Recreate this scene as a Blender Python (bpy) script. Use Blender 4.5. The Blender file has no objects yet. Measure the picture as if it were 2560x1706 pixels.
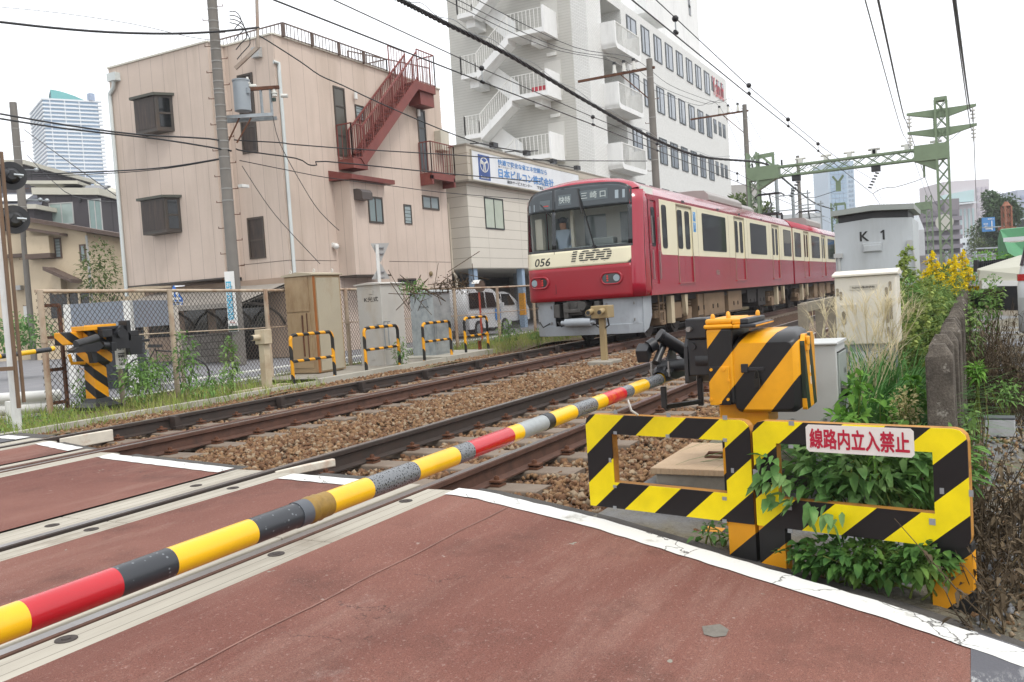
import bpy, bmesh, math, random
import numpy as np
from mathutils import Vector, Matrix
random.seed(11); rng = np.random.default_rng(11)
S = bpy.context.scene; COL = S.collection
R = math.radians
# ---------------------------------------------------------------- camera, sky, sun, exposure
# world axes: X runs along the railway (away to the right), Y across it, Z up; rail heads lie at z = 0
F, PITCH, ROLL, YAW, CH = 2199.344, 0.0478420447, -0.0643288623, 0.490535759, 1.11781417
def cam_axes():
    cy, sy, cp, sp = math.cos(YAW), math.sin(YAW), math.cos(PITCH), math.sin(PITCH)
    f = Vector((cy*cp, sy*cp, -sp)); r = Vector((sy, -cy, 0)); u = r.cross(f)
    cr, sr = math.cos(ROLL), math.sin(ROLL)
    return r*cr + u*sr, -r*sr + u*cr, f
CR, CU, CF = cam_axes(); CO = Vector((0, 0, CH))
cam = bpy.data.cameras.new('camera'); camo = bpy.data.objects.new('camera', cam); COL.objects.link(camo)
cam.sensor_width = 36; cam.lens = F/2560*36; cam.clip_start = 0.05; cam.clip_end = 6000
camo.matrix_world = Matrix(((CR.x, CU.x, -CF.x, CO.x), (CR.y, CU.y, -CF.y, CO.y), (CR.z, CU.z, -CF.z, CO.z), (0, 0, 0, 1)))
S.camera = camo
SUN_EL, SUN_AZ = R(58), R(250)           # soft, high, from the camera's side
w = bpy.data.worlds.new('World'); S.world = w; w.use_nodes = True
N, L = w.node_tree.nodes, w.node_tree.links
bg = N['Background']
sky = N.new('ShaderNodeTexSky'); sky.sky_type = 'NISHITA'; sky.sun_disc = False
sky.sun_elevation = SUN_EL; sky.sun_rotation = R(90) - SUN_AZ; sky.air_density = 1.5; sky.dust_density = 6; sky.ozone_density = 1
hs = N.new('ShaderNodeHueSaturation'); hs.inputs['Saturation'].default_value = 0.25
cloud = N.new('ShaderNodeMix'); cloud.data_type = 'RGBA'; cloud.inputs[0].default_value = 0.85
cloud.inputs[7].default_value = (12.2, 12.4, 12.8, 1)       # the white overcast
L.new(sky.outputs[0], hs.inputs['Color']); L.new(hs.outputs[0], cloud.inputs[6])
L.new(cloud.outputs[2], bg.inputs[0]); bg.inputs[1].default_value = 0.11
sl = bpy.data.lights.new('sun', 'SUN'); so = bpy.data.objects.new('sun', sl); COL.objects.link(so)
sl.energy = 1.5; sl.angle = R(14); sl.color = (1, .97, .92)
sd = Vector((math.cos(SUN_EL)*math.cos(SUN_AZ), math.cos(SUN_EL)*math.sin(SUN_AZ), math.sin(SUN_EL)))
so.rotation_euler = sd.to_track_quat('Z', 'Y').to_euler()
S.view_settings.view_transform = 'Standard'; S.view_settings.look = 'None'
S.view_settings.exposure = 0.36; S.view_settings.gamma = 1
S.cycles.max_bounces = 6; S.cycles.transparent_max_bounces = 12
# ---------------------------------------------------------------- surveying: photograph points onto known real planes
def ray(x, y):
    return CR*((x-1280)/F) - CU*((y-853)/F) + CF
def onZ(x, y, z=0.0):
    d = ray(x, y); return CO + d*((z-CO.z)/d.z)
def onY(x, y, Y):
    d = ray(x, y); return CO + d*(Y/d.y)
def onX(x, y, X):
    d = ray(x, y); return CO + d*(X/d.x)
def onD(x, y, D):
    return CO + ray(x, y)*D
# ---------------------------------------------------------------- meshes and objects
V3 = lambda *a: Vector(a)
SPLIT = {'vent_slot', 'steel_band', 'edge_clip', 'bolt', 'wiper', 'lid_knob', 'stud', 'latch', 'insulator', 'eye_tube', 'cable_loop', 'bolt_head', 'hinge', 'handrail', 'post_insulator', 'strain_insulator', 'sign_lamp', 'wall_lamp', 'lifting_eye', 'cover_plate', 'arm_brace', 'arrester', 'post', 'leg', 'mast_arm', 'upright', 'decal', 'tail_lens', 'solar_panel', 'conduit', 'column', 'step_bolt', 'bracket', 'air_hose', 'fin', 'grille', 'base_beam', 'panel_seam', 'seam'}
class MB:
    _one = False
    def __init__(s): s.v, s.f, s.m, s.s = [], [], [], []
    def pieces(s):                    # separate groups of faces whose boxes touch
        n = len(s.v); par = list(range(n))
        def find(i):
            while par[i] != i: par[i] = par[par[i]]; i = par[i]
            return i
        for f in s.f:
            for i in f[1:]: par[find(i)] = find(f[0])
        G = {}
        for k, f in enumerate(s.f): G.setdefault(find(f[0]), []).append(k)
        B = []
        for fs in G.values():
            q = np.array([s.v[i] for k in fs for i in s.f[k]]); B.append([q.min(0)-.004, q.max(0)+.004, list(fs)])
        ch = True
        while ch:
            ch = False
            for i in range(len(B)):
                for j in range(len(B)-1, i, -1):
                    if (B[i][0] <= B[j][1]).all() and (B[j][0] <= B[i][1]).all(): B[i] = [np.minimum(B[i][0], B[j][0]), np.maximum(B[i][1], B[j][1]), B[i][2]+B[j][2]]; B.pop(j); ch = True
        out = []
        for _, _, fs in B:
            m = MB(); m._one = True; mp = {}
            for k in sorted(fs):
                for i in s.f[k]:
                    if i not in mp: mp[i] = len(m.v); m.v.append(s.v[i])
                m.f.append([mp[i] for i in s.f[k]]); m.m.append(s.m[k]); m.s.append(s.s[k])
            out.append(m)
        return out
    def add(s, vs, fs, m=0, sm=False):
        o = len(s.v); s.v += [tuple(q) for q in vs]
        for f in fs: s.f.append([i+o for i in f]); s.m.append(m); s.s.append(sm)
        return s
    def box(s, x0, x1, y0, y1, z0, z1, m=0):
        vs = [(x, y, z) for z in (z0, z1) for y in (y0, y1) for x in (x0, x1)]
        return s.add(vs, [(0,2,3,1),(4,5,7,6),(0,1,5,4),(2,6,7,3),(0,4,6,2),(1,3,7,5)], m)
    def obox(s, c, a, b, d, m=0):       # centre and three half vectors
        c, a, b, d = map(Vector, (c, a, b, d))
        vs = [c+a*i+b*j+d*k for k in (-1,1) for j in (-1,1) for i in (-1,1)]
        return s.add(vs, [(0,2,3,1),(4,5,7,6),(0,1,5,4),(2,6,7,3),(0,4,6,2),(1,3,7,5)], m)
    def beam(s, a, b, w, h, m=0, up=(0,0,1)):
        a, b, up = Vector(a), Vector(b), Vector(up); d = (b-a).normalized()
        sd = d.cross(up)
        if sd.length < 1e-4: sd = d.cross(Vector((1,0,0)))
        sd.normalize(); uu = sd.cross(d)
        return s.obox((a+b)/2, (b-a)/2, sd*(w/2), uu*(h/2), m)
    def tube(s, pts, r, n=8, m=0, sm=True, cap=True):
        pts = [Vector(p) for p in pts]; k = len(pts); rs = r if isinstance(r, (list, tuple)) else [r]*k
        vs, fs = [], []; prev = None
        for i, p in enumerate(pts):
            d = (pts[min(i+1, k-1)] - pts[max(i-1, 0)])
            d = d.normalized() if d.length > 1e-9 else Vector((0,0,1))
            if prev is None:
                a = d.cross(Vector((0,0,1)))
                if a.length < 1e-3: a = d.cross(Vector((1,0,0)))
            else: a = prev - d*prev.dot(d)
            a.normalize(); prev = a; b = d.cross(a)
            for j in range(n):
                t = 2*math.pi*j/n; vs.append(p + (a*math.cos(t) + b*math.sin(t))*rs[i])
        for i in range(k-1):
            for j in range(n):
                fs.append((i*n+j, i*n+(j+1)%n, (i+1)*n+(j+1)%n, (i+1)*n+j))
        s.add(vs, fs, m, sm)
        if cap:
            s.add(vs[:n], [tuple(range(n))[::-1]], m); s.add(vs[-n:], [tuple(range(n))], m)
        return s
    def prism(s, poly, o, u, v, wv, m=0, ms=None):      # polygon in the (u,v) plane at o, pushed along wv
        o, u, v, wv = map(Vector, (o, u, v, wv)); n = len(poly)
        a = [o+u*p[0]+v*p[1] for p in poly]; b = [q+wv for q in a]
        s.add(a+b, [tuple(range(n)), tuple(range(2*n-1, n-1, -1))], m)
        return s.add(a+b, [((i+1)%n, i, n+i, n+(i+1)%n) for i in range(n)], m if ms is None else ms)
    def frame(s, outer, inner, o, u, v, wv, m=0):        # ring between two polygons with equal point counts
        o, u, v, wv = map(Vector, (o, u, v, wv)); n = len(outer)
        P = [o+u*p[0]+v*p[1] for p in outer] + [o+u*p[0]+v*p[1] for p in inner]
        Q = [p+wv for p in P]; fs = []
        for i in range(n):
            j = (i+1) % n
            fs += [(i, j, n+j, n+i), (2*n+i, 3*n+i, 3*n+j, 2*n+j), (i, 2*n+i, 2*n+j, j), (n+i, n+j, 3*n+j, 3*n+i)]
        return s.add(P+Q, fs, m)
    def loft(s, rings, m=0, sm=True, closed=True, c0=False, c1=False):
        n = len(rings[0]); vs = [p for r in rings for p in r]; fs = []
        for i in range(len(rings)-1):
            for j in range(n if closed else n-1):
                fs.append((i*n+j, i*n+(j+1)%n, (i+1)*n+(j+1)%n, (i+1)*n+j))
        s.add(vs, fs, m, sm)
        if c0: s.add(rings[0], [tuple(range(n))[::-1]], m)
        if c1: s.add(rings[-1], [tuple(range(n))], m)
        return s
    def sphere(s, c, r, n=10, m=0, sc=(1,1,1)):
        c = Vector(c); k = max(4, n//2)
        rings = [[c+Vector((r*sc[0]*math.sin(math.pi*i/k)*math.cos(2*math.pi*j/n), r*sc[1]*math.sin(math.pi*i/k)*math.sin(2*math.pi*j/n), r*sc[2]*math.cos(math.pi*i/k))) for j in range(n)] for i in range(k+1)]
        return s.loft(rings, m, True)
    def poly(s, pts, m=0): return s.add(pts, [tuple(range(len(pts)))], m)
    def text(s, t, o, u, v, wv, width=None, height=None, bold=0.0, m=0, align='L', shear=0.0):
        cjk = any(ord(ch) > 999 for ch in t) and bold > .004
        T = glyphs(t, 0 if cjk else bold); xs = [p[0] for p in T[0]]; ys = [p[1] for p in T[0]]
        x0, x1, y0, y1 = min(xs), max(xs), min(ys), max(ys)
        kx = width/(x1-x0) if width else None; ky = height/(y1-y0) if height else None
        kx = kx or ky; ky = ky or kx
        o, u, v, wv = map(Vector, (o, u, v, wv))
        off = -(x1-x0)*kx/2 if align == 'C' else 0
        n_ = wv.normalized() if wv.length > 1e-9 else u.cross(v)
        for i, (a, b) in enumerate(((0, 0), (1, 0), (-1, 0), (0, 1), (0, -1), (.7, .7), (-.7, .7), (.7, -.7), (-.7, -.7)) if cjk else ((0, 0),)):
            s.add([o + u*((p[0]-x0+a*bold)*kx+off+(p[1]-y0)*ky*shear) + v*((p[1]-y0+b*bold)*ky) + wv + n_*(.00012*i) for p in T[0]], T[1], m)
        return s
    def build(s, name, mats, parent=None, bevel=0, seg=2, weld=False):
        if name in SPLIT and not s._one:
            P = s.pieces()
            if 1 < len(P) <= 60:
                return [q.build(name, mats, parent, bevel, seg, weld) for q in P][0]
        me = bpy.data.meshes.new(name); me.from_pydata(s.v, [], s.f)
        if not isinstance(mats, (list, tuple)): mats = [mats]
        for q in mats: me.materials.append(q)
        me.polygons.foreach_set('material_index', s.m); me.polygons.foreach_set('use_smooth', s.s)
        if weld:
            bm = bmesh.new(); bm.from_mesh(me); bmesh.ops.remove_doubles(bm, verts=bm.verts, dist=1e-4)
            bmesh.ops.recalc_face_normals(bm, faces=bm.faces); bm.to_mesh(me); bm.free()
        me.update()
        o = bpy.data.objects.new(name, me); COL.objects.link(o)
        if bevel:
            md = o.modifiers.new('bevel', 'BEVEL'); md.width = bevel; md.segments = seg; md.limit_method = 'ANGLE'; md.angle_limit = R(40); md.harden_normals = False
        if parent: adopt(o, parent)
        return o
_gl = {}
def glyphs(t, bold):
    if (t, bold) not in _gl:
        c = bpy.data.curves.new('lettering', 'FONT'); c.body = t; c.offset = bold; c.resolution_u = 3
        o = bpy.data.objects.new('lettering', c); COL.objects.link(o)
        dg = bpy.context.evaluated_depsgraph_get(); me = bpy.data.meshes.new_from_object(o.evaluated_get(dg))
        _gl[(t, bold)] = ([(q.co.x, q.co.y) for q in me.vertices], [tuple(p.vertices) for p in me.polygons])
        bpy.data.objects.remove(o); bpy.data.curves.remove(c); bpy.data.meshes.remove(me)
    return _gl[(t, bold)]
def adopt(o, parent):
    o.parent = parent
    if parent.type == 'EMPTY': o.matrix_parent_inverse = Matrix.Translation(-Vector(parent.location))
def tag(o, label=None, cat=None, group=None, kind=None):
    if label: o['label'] = label
    if cat: o['category'] = cat
    if group: o['group'] = group
    if kind: o['kind'] = kind
    return o
def thing(name, label, cat, loc=(0,0,0), group=None):
    o = bpy.data.objects.new(name, None); COL.objects.link(o); o.location = loc; o.empty_display_size = .2
    return tag(o, label, cat, group)
def structure(o): o['kind'] = 'structure'; return o
KIDS = {}
def dup(root, d, label=None, group=None, rz=0):
    r = root.copy(); COL.objects.link(r); r.location = Vector(root.location) + Vector(d); r.rotation_euler.z += rz
    if label: r['label'] = label
    if group: r['group'] = group
    def rec(a, b):
        for ch in [c for c in KIDS.get(a.name) or list(a.children)]:
            q = ch.copy(); COL.objects.link(q); q.parent = b; q.matrix_parent_inverse = ch.matrix_parent_inverse.copy(); rec(ch, q)
    rec(root, r); return r
def npmesh(name, v, f, mats, parent=None, midx=None, smooth=False):
    me = bpy.data.meshes.new(name); v = np.asarray(v, np.float32); f = np.asarray(f, np.int32); k = f.shape[1]
    me.vertices.add(len(v)); me.vertices.foreach_set('co', v.ravel())
    me.loops.add(f.size); me.loops.foreach_set('vertex_index', f.ravel())
    me.polygons.add(len(f)); me.polygons.foreach_set('loop_start', np.arange(0, f.size, k, dtype=np.int32))
    if not isinstance(mats, (list, tuple)): mats = [mats]
    for q in mats: me.materials.append(q)
    if midx is not None: me.polygons.foreach_set('material_index', np.asarray(midx, np.int32))
    if smooth: me.polygons.foreach_set('use_smooth', np.ones(len(f), bool))
    me.update(calc_edges=True); me.validate()
    o = bpy.data.objects.new(name, me); COL.objects.link(o)
    if parent: adopt(o, parent)
    return o
# ---------------------------------------------------------------- materials
def C(h):
    h = h.lstrip('#'); r = []
    for i in (0, 2, 4):
        q = int(h[i:i+2], 16)/255; r.append(q/12.92 if q <= .04045 else ((q+.055)/1.055)**2.4)
    return (*r, 1)
def sc(c, k): return (min(1, c[0]*k), min(1, c[1]*k), min(1, c[2]*k), 1)
class NT:
    def __init__(s, name):
        s.mat = bpy.data.materials.new(name); s.mat.use_nodes = True; s.t = s.mat.node_tree; s.n = s.t.nodes; s.l = s.t.links
        s.b = s.n['Principled BSDF']; s.co = s.n.new('ShaderNodeTexCoord').outputs['Object']
    def put(s, sock, val):
        if hasattr(val, 'is_linked') or isinstance(val, bpy.types.NodeSocket): s.l.new(val, sock)
        else: sock.default_value = val
    def math(s, op, a, b=0.0, c=0.0):
        q = s.n.new('ShaderNodeMath'); q.operation = op
        for i, x in enumerate((a, b, c)): s.put(q.inputs[i], x)
        return q.outputs[0]
    def dot(s, v, co=None):
        q = s.n.new('ShaderNodeVectorMath'); q.operation = 'DOT_PRODUCT'; s.l.new(co or s.co, q.inputs[0]); q.inputs[1].default_value = v
        return q.outputs['Value']
    def noise(s, scale, detail=4, rough=.55, co=None, stretch=None):
        q = s.n.new('ShaderNodeTexNoise'); q.inputs['Scale'].default_value = scale; q.inputs['Detail'].default_value = detail; q.inputs['Roughness'].default_value = rough
        src = co or s.co
        if stretch:
            mp = s.n.new('ShaderNodeMapping'); mp.inputs['Scale'].default_value = stretch; s.l.new(src, mp.inputs[0]); src = mp.outputs[0]
        s.l.new(src, q.inputs['Vector']); return q.outputs[0]
    def voro(s, scale, feature='F1', out=0, co=None):
        q = s.n.new('ShaderNodeTexVoronoi'); q.feature = feature; q.inputs['Scale'].default_value = scale; s.l.new(co or s.co, q.inputs['Vector']); return q.outputs[out]
    def ramp(s, v, a, b, lo=0.0, hi=1.0):
        q = s.n.new('ShaderNodeMapRange'); q.clamp = True
        for i, x in enumerate((v, a, b, lo, hi)): s.put(q.inputs[i], x)
        return q.outputs[0]
    def mix(s, f, a, b):
        q = s.n.new('ShaderNodeMix'); q.data_type = 'RGBA'; s.put(q.inputs[0], f); s.put(q.inputs[6], a); s.put(q.inputs[7], b); return q.outputs[2]
    def bump(s, h, st=.3, d=.01):
        q = s.n.new('ShaderNodeBump'); q.inputs['Strength'].default_value = st; q.inputs['Distance'].default_value = d; s.l.new(h, q.inputs['Height']); s.l.new(q.outputs[0], s.b.inputs['Normal']); return s
    def done(s, col=None, rough=.6, metal=0., spec=.5, coat=0.):
        if col is not None: s.put(s.b.inputs['Base Color'], col)
        s.put(s.b.inputs['Roughness'], rough); s.b.inputs['Metallic'].default_value = metal; s.b.inputs['Specular IOR Level'].default_value = spec
        if coat: s.b.inputs['Coat Weight'].default_value = coat; s.b.inputs['Coat Roughness'].default_value = .08
        return s.mat
def paint(name, col, rough=.5, var=.12, scale=2.5, dirt=None, damt=.5, dscale=1.3, bump=0., bscale=60, metal=0., spec=.5, coat=0., stretch=None):
    t = NT(name); col = C(col) if isinstance(col, str) else col
    c = t.mix(t.ramp(t.noise(scale, 5), .25, .75), sc(col, 1-var), sc(col, 1+var))
    if dirt:
        d = C(dirt) if isinstance(dirt, str) else dirt
        c = t.mix(t.math('MULTIPLY', t.ramp(t.noise(dscale, 7, .7, stretch=stretch), .5, .72), damt), c, d)
    if bump: t.bump(t.noise(bscale, 6, .65), bump)
    return t.done(c, rough, metal, spec, coat)
def lined(name, col, lines, linecol, rough=.7, var=.07, dirt=None, damt=.3, bump=.0, stretch=(1,1,.12), dscale=1.2):
    t = NT(name); col = C(col); c = t.mix(t.ramp(t.noise(1.2, 5), .25, .75), sc(col, 1-var), sc(col, 1+var))
    if dirt: c = t.mix(t.math('MULTIPLY', t.ramp(t.noise(dscale, 6, .65, stretch=stretch), .48, .75), damt), c, C(dirt))
    k = None
    for axis, per, wd, ph in lines:
        f = t.math('LESS_THAN', t.math('FRACT', t.math('MULTIPLY_ADD', t.dot(axis), 1/per, ph)), wd/per)
        k = f if k is None else t.math('MAXIMUM', k, f)
    c = t.mix(k, c, C(linecol))
    if bump: t.bump(t.noise(90, 3), bump)
    return t.done(c, rough, 0, .3)
def striped(name, ca, cb, vec, per, ph=0., duty=.5, rough=.45, wear=.25, wearcol='#8a8478', spec=.4):
    t = NT(name); ca, cb = C(ca), C(cb)
    f = t.math('LESS_THAN', t.math('FRACT', t.math('MULTIPLY_ADD', t.dot(vec), 1/per, ph)), duty)
    v = t.ramp(t.noise(6, 5), .3, .7, .86, 1.1)
    c = t.mix(f, cb, ca)
    h = t.n.new('ShaderNodeHueSaturation'); t.l.new(c, h.inputs['Color']); t.l.new(v, h.inputs['Value'])
    c = t.mix(t.math('MULTIPLY', t.ramp(t.noise(9, 8, .75), .66, .70), wear), h.outputs[0], C(wearcol))
    return t.done(c, rough, 0, spec)
def glass(name, col, rough=.04, alpha=1.0, spec=.6):
    t = NT(name); t.done(C(col), rough, 0, spec)
    if alpha < 1: t.b.inputs['Alpha'].default_value = alpha
    return t.mat
def leafmat(name, cols, scale=9., trans=.25, rough=.68):
    t = NT(name); c = t.mix(t.ramp(t.noise(scale, 3), .3, .7), C(cols[0]), C(cols[1]))
    if len(cols) > 2: c = t.mix(t.ramp(t.noise(scale*.23, 4), .5, .7), c, C(cols[2]))
    m = t.done(c, rough, 0, .18)
    tr = t.n.new('ShaderNodeBsdfTranslucent'); t.l.new(c, tr.inputs[0]); mx = t.n.new('ShaderNodeMixShader'); mx.inputs[0].default_value = trans
    t.l.new(t.b.outputs[0], mx.inputs[1]); t.l.new(tr.outputs[0], mx.inputs[2]); t.l.new(mx.outputs[0], t.n['Material Output'].inputs[0]); return m
M = {}
M['white'] = paint('white_paint', '#d8d8d4', .5, .05, dirt='#8e867a', damt=.3)
M['black'] = paint('black_steel', '#1d1e21', .38, .25, dirt='#5a564f', damt=.35, spec=.5)
M['black_plastic'] = paint('black_plastic', '#121213', .35, .1)
M['grey'] = paint('grey_paint', '#a9aaa8', .5, .06, dirt='#77736b', damt=.4, dscale=3, stretch=(1,1,.3))
M['galv'] = paint('galvanised_steel', '#9aa0a3', .45, .15, 8, metal=.6)
M['steel'] = paint('bare_steel', '#8d8a86', .35, .12, metal=.8)
M['rust'] = paint('rusty_steel', '#5d3a26', .85, .3, 5, dirt='#2e211a', damt=.7, bump=.2)
M['rail_side'] = paint('rusty_rail', '#54392d', .75, .22, 9, dirt='#241b18', damt=.6, dscale=7, bump=.15, bscale=120)
M['rail_dark'] = paint('dark_rail', '#352c27', .6, .2, 9, dirt='#4a342a', damt=.5, dscale=6, bump=.12, bscale=120)
M['rail_top'] = paint('polished_rail', '#9c9896', .28, .1, 12, metal=.9, dirt='#6a5a50', damt=.35, dscale=12)
M['concrete'] = paint('concrete', '#8d877c', .9, .14, 4, dirt='#5a5246', damt=.55, dscale=3, bump=.3, bscale=50)
M['sleeper'] = paint('sleeper_concrete', '#76695c', .9, .15, 5, dirt='#5b4230', damt=.7, dscale=4, bump=.3)
M['panel'] = paint('crossing_plank_concrete', '#a39c90', .85, .08, 3, dirt='#6e6558', damt=.55, dscale=2.2, bump=.15, stretch=(.25,1.5,1))
M['yellow'] = paint('orange_yellow_paint', '#e09a10', .42, .07, 4, dirt='#8a6a2a', damt=.3, dscale=3)
M['wood'] = paint('weathered_wood', '#82796a', .85, .18, 12, stretch=(1,1,.1))
M['cable'] = paint('cable_black', '#17171a', .5, .1)
M['wire_blue'] = paint('copper_wire', '#22232c', .45, .1)
M['insul'] = paint('porcelain', '#c9c9c2', .2, .05)
M['win'] = glass('window_glass', '#2b3236', .05)
M['win_pale'] = glass('pale_window_glass', '#7d8a8c', .06)
M['win_dark'] = glass('dark_window_glass', '#15181a', .06)
M['curtain'] = paint('curtain', '#a8aaa0', .9, .05)
M['green'] = paint('green_gantry_paint', '#74876a', .5, .08, 3, dirt='#55604a', damt=.4)
M['asphalt'] = paint('asphalt', '#56565a', .92, .12, 4, dirt='#77757a', damt=.4, dscale=.6, bump=.35, bscale=160)
M['polecon'] = paint('pole_concrete', '#74706a', .9, .1, 3, dirt='#4c4a46', damt=.5, bump=.1, stretch=(1,1,.2))
# ---------------------------------------------------------------- ground, road and tracks
N1, N2, F1, F2 = 3.06, 4.56, 6.99, 8.49          # rail centre lines
EDGE = [(-3, 2.2), (-1.2, 3.0), (-.09, 3.52), (.34, 3.72), (.91, 3.92), (1.8, 4.24), (2.86, 4.46), (3.73, 4.55), (4.81, 4.68), (6.5, 4.98), (8, 5.42), (9.2, 5.8), (11.5, 6.6), (40, 12)]
def edge(Y): return float(np.interp(Y, [e[0] for e in EDGE], [e[1] for e in EDGE]))
def zr(Y): return min(0.0, -0.09*(2.6-Y)) if Y < 8.8 else -0.05*min(4, Y-8.8)
def onR(x, y):
    d = ray(x, y); lo, hi = .3, 60
    for _ in range(60):
        t = (lo+hi)/2; P = CO + d*t
        if P.z > zr(P.y): lo = t
        else: hi = t
    return P
def sheet(name, xs, ys, zf, mat):
    mb = MB(); nx, ny = len(xs), len(ys)
    mb.add([(x, y, zf(x, y)) for y in ys for x in xs], [(j*nx+i, j*nx+i+1, (j+1)*nx+i+1, (j+1)*nx+i) for j in range(ny-1) for i in range(nx-1)], 0, True)
    return structure(mb.build(name, mat))
soil = paint('soil', '#6b6252', .95, .2, .7, dirt='#8b8372', damt=.6, dscale=.35, bump=.6, bscale=30)
sheet('ground', np.concatenate([[-2500, -300, -60], np.linspace(-20, 120, 15), [300, 900, 3000]]), np.concatenate([[-2500, -300, -60], np.linspace(-20, 60, 9), [120, 400, 3000]]), lambda x, y: -.36, soil)
# near-side gravel verge
def verge_mat():
    t = NT('gravel_verge'); n1 = t.noise(14, 8, .75); n2 = t.voro(60)
    c = t.mix(t.ramp(n1, .3, .7), C('#5f584c'), C('#85806f')); c = t.mix(t.ramp(t.noise(1.1, 5), .48, .62), c, C('#7f8184'))
    c = t.mix(t.ramp(n2, .0, .25, .5, 0), c, C('#3a352d')); t.bump(t.math('ADD', n1, t.math('MULTIPLY', n2, .6)), .8, .02); return t.done(c, .95, 0, .2)
def vz(x, y):
    return min(-.03, zr(y)-.035) + .03*math.sin(x*3.1+y*2.3)*math.sin(y*4.1-x) if y < 2.6 else -.05
sheet('gravel_verge', np.linspace(2.0, 30, 90), np.linspace(-12, 1.9, 50), lambda x, y: max(vz(x, y), -.3), verge_mat())
# red anti-skid road
def red_mat():
    t = NT('red_road'); g = t.noise(230, 2, .6); g2 = t.noise(75, 3, .6); big = t.noise(.55, 6, .62); st = t.noise(1.5, 7, .72, stretch=(.3, 1.7, 1))
    c = t.mix(t.ramp(big, .32, .68), C('#7c4f45'), C('#97695c')); c = t.mix(t.ramp(st, .50, .72, 0, .6), c, C('#a8877a'))
    c = t.mix(t.ramp(t.noise(1.3, 7, .7), .54, .70, 0, .75), c, C('#66463d')); c = t.mix(t.ramp(t.noise(3.4, 8, .75), .62, .70, 0, .45), c, C('#a99189'))
    c = t.mix(t.ramp(g, .34, .66), sc2(c, t, .5), c); c = t.mix(t.ramp(g2, .60, .72, 0, .4), c, C('#b7a098'))
    w_ = t.noise(1.15, 7, .62); cr = t.ramp(t.math('ABSOLUTE', t.math('SUBTRACT', w_, .5)), .0, .0045, 1, 0)
    c = t.mix(t.math('MULTIPLY', cr, t.ramp(t.noise(.75, 3), .56, .64, 0, .75)), c, C('#40302d'))
    sp = t.noise(5.5, 3, .5); c = t.mix(t.ramp(sp, .735, .745), c, C('#8d8b80')); c = t.mix(t.ramp(t.noise(13, 3, .5), .74, .75, 0, .8), c, C('#9c8d85'))
    t.bump(t.math('ADD', g, g2), .7, .008); return t.done(c, .9, 0, .3)
def sc2(c, t, k): return t.mix(1-k, c, (0, 0, 0, 1))
def warp(t):
    q = t.n.new('ShaderNodeVectorMath'); q.operation = 'MULTIPLY_ADD'; nz = t.n.new('ShaderNodeTexNoise'); nz.inputs['Scale'].default_value = 3; nz.inputs['Detail'].default_value = 5
    t.l.new(t.co, nz.inputs['Vector']); t.l.new(nz.outputs[1], q.inputs[0]); q.inputs[1].default_value = (.5, .5, .5); t.l.new(t.co, q.inputs[2]); return q.outputs[0]
NT.warp = warp
RED = red_mat()
RX0 = -9
def strip(name, y0, y1, mat, dz=0, x0=RX0, inset=0.0, n=None, xf=None):
    n = n or max(2, int((y1-y0)/.12)+1); ys = np.linspace(y0, y1, n); mb = MB(); k = 26
    for i in range(n-1):
        pts = []
        for y in (ys[i], ys[i+1]):
            xe = edge(y) - inset
            pts.append([(x0 + (xe-x0)*j/(k-1), y, zr(y)+dz) for j in range(k)])
        for j in range(k-1): mb.add([pts[0][j], pts[0][j+1], pts[1][j+1], pts[1][j]], [(0, 1, 2, 3)])
    return structure(mb.build(name, mat, weld=True))
dark_asph = paint('shoulder_asphalt', '#4b4845', .95, .2, 6, dirt='#6b6660', damt=.5, bump=.8, bscale=80)
strip('road_shoulder', -6, 2.74, dark_asph, -.03, inset=-.17); strip('road_shoulder', N1+.4, N2-.4, dark_asph, -.03, inset=-.22)
strip('road_shoulder', N2+.4, F1-.4, dark_asph, -.03, inset=-.2); strip('road_shoulder', F1+.3, F2-.3, dark_asph, -.03, inset=-.15); strip('road_shoulder', F2+.3, 11.5, dark_asph, -.03, inset=-.3)
# grey asphalt where the red surfacing ends, near the camera
strip('road', -.35, 2.80, RED); strip('road', N1+.32, N2-.30, RED); strip('road', N2+.33, F1-.3, RED); strip('road', F1+.33, F2-.3, RED)
strip('road', F2+.3, 11.5, M['asphalt'])
worn = NT('worn_asphalt'); wn = worn.noise(9, 9, .72, stretch=(1, 3, 1))
worn = worn.bump(worn.noise(120, 5), .5).done(worn.mix(worn.math('MULTIPLY', worn.ramp(wn, .5, .56), worn.ramp(worn.noise(1.3, 3), .4, .55)), C('#5d5d62'), C('#b9bab8')), .92, 0, .2)
strip('road', -6, -.35, worn)
q1, q2 = onR(2427, 1583), onR(2427, 1706); mb = MB(); d = q2-q1; e2 = q1+d*4; n_ = 14; yy = np.linspace(q1.y, -3, n_)
for i in range(n_-1):
    pa, pb = [(q1.x+(q2.x-q1.x)*(y-q1.y)/(q2.y-q1.y), y) for y in (yy[i], yy[i+1])]; mb.add([(pa[0], pa[1], zr(pa[1])+.003), (edge(pa[1])+.02, pa[1], zr(pa[1])+.003), (edge(pb[1])+.02, pb[1], zr(pb[1])+.003), (pb[0], pb[1], zr(pb[1])+.003)], [(0, 1, 2, 3)])
structure(mb.build('road', worn))
mb = MB(); mb.poly([V3(*p.xy, zr(p.y)+.003) for p in [onR(*q) for q in ((1755, 1568), (1800, 1562), (1822, 1576), (1815, 1592), (1785, 1595), (1760, 1588))]]); structure(mb.build('road_patch', paint('patch_mortar', '#6f6a62', .95, .25, 30, bump=.5)))
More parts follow.
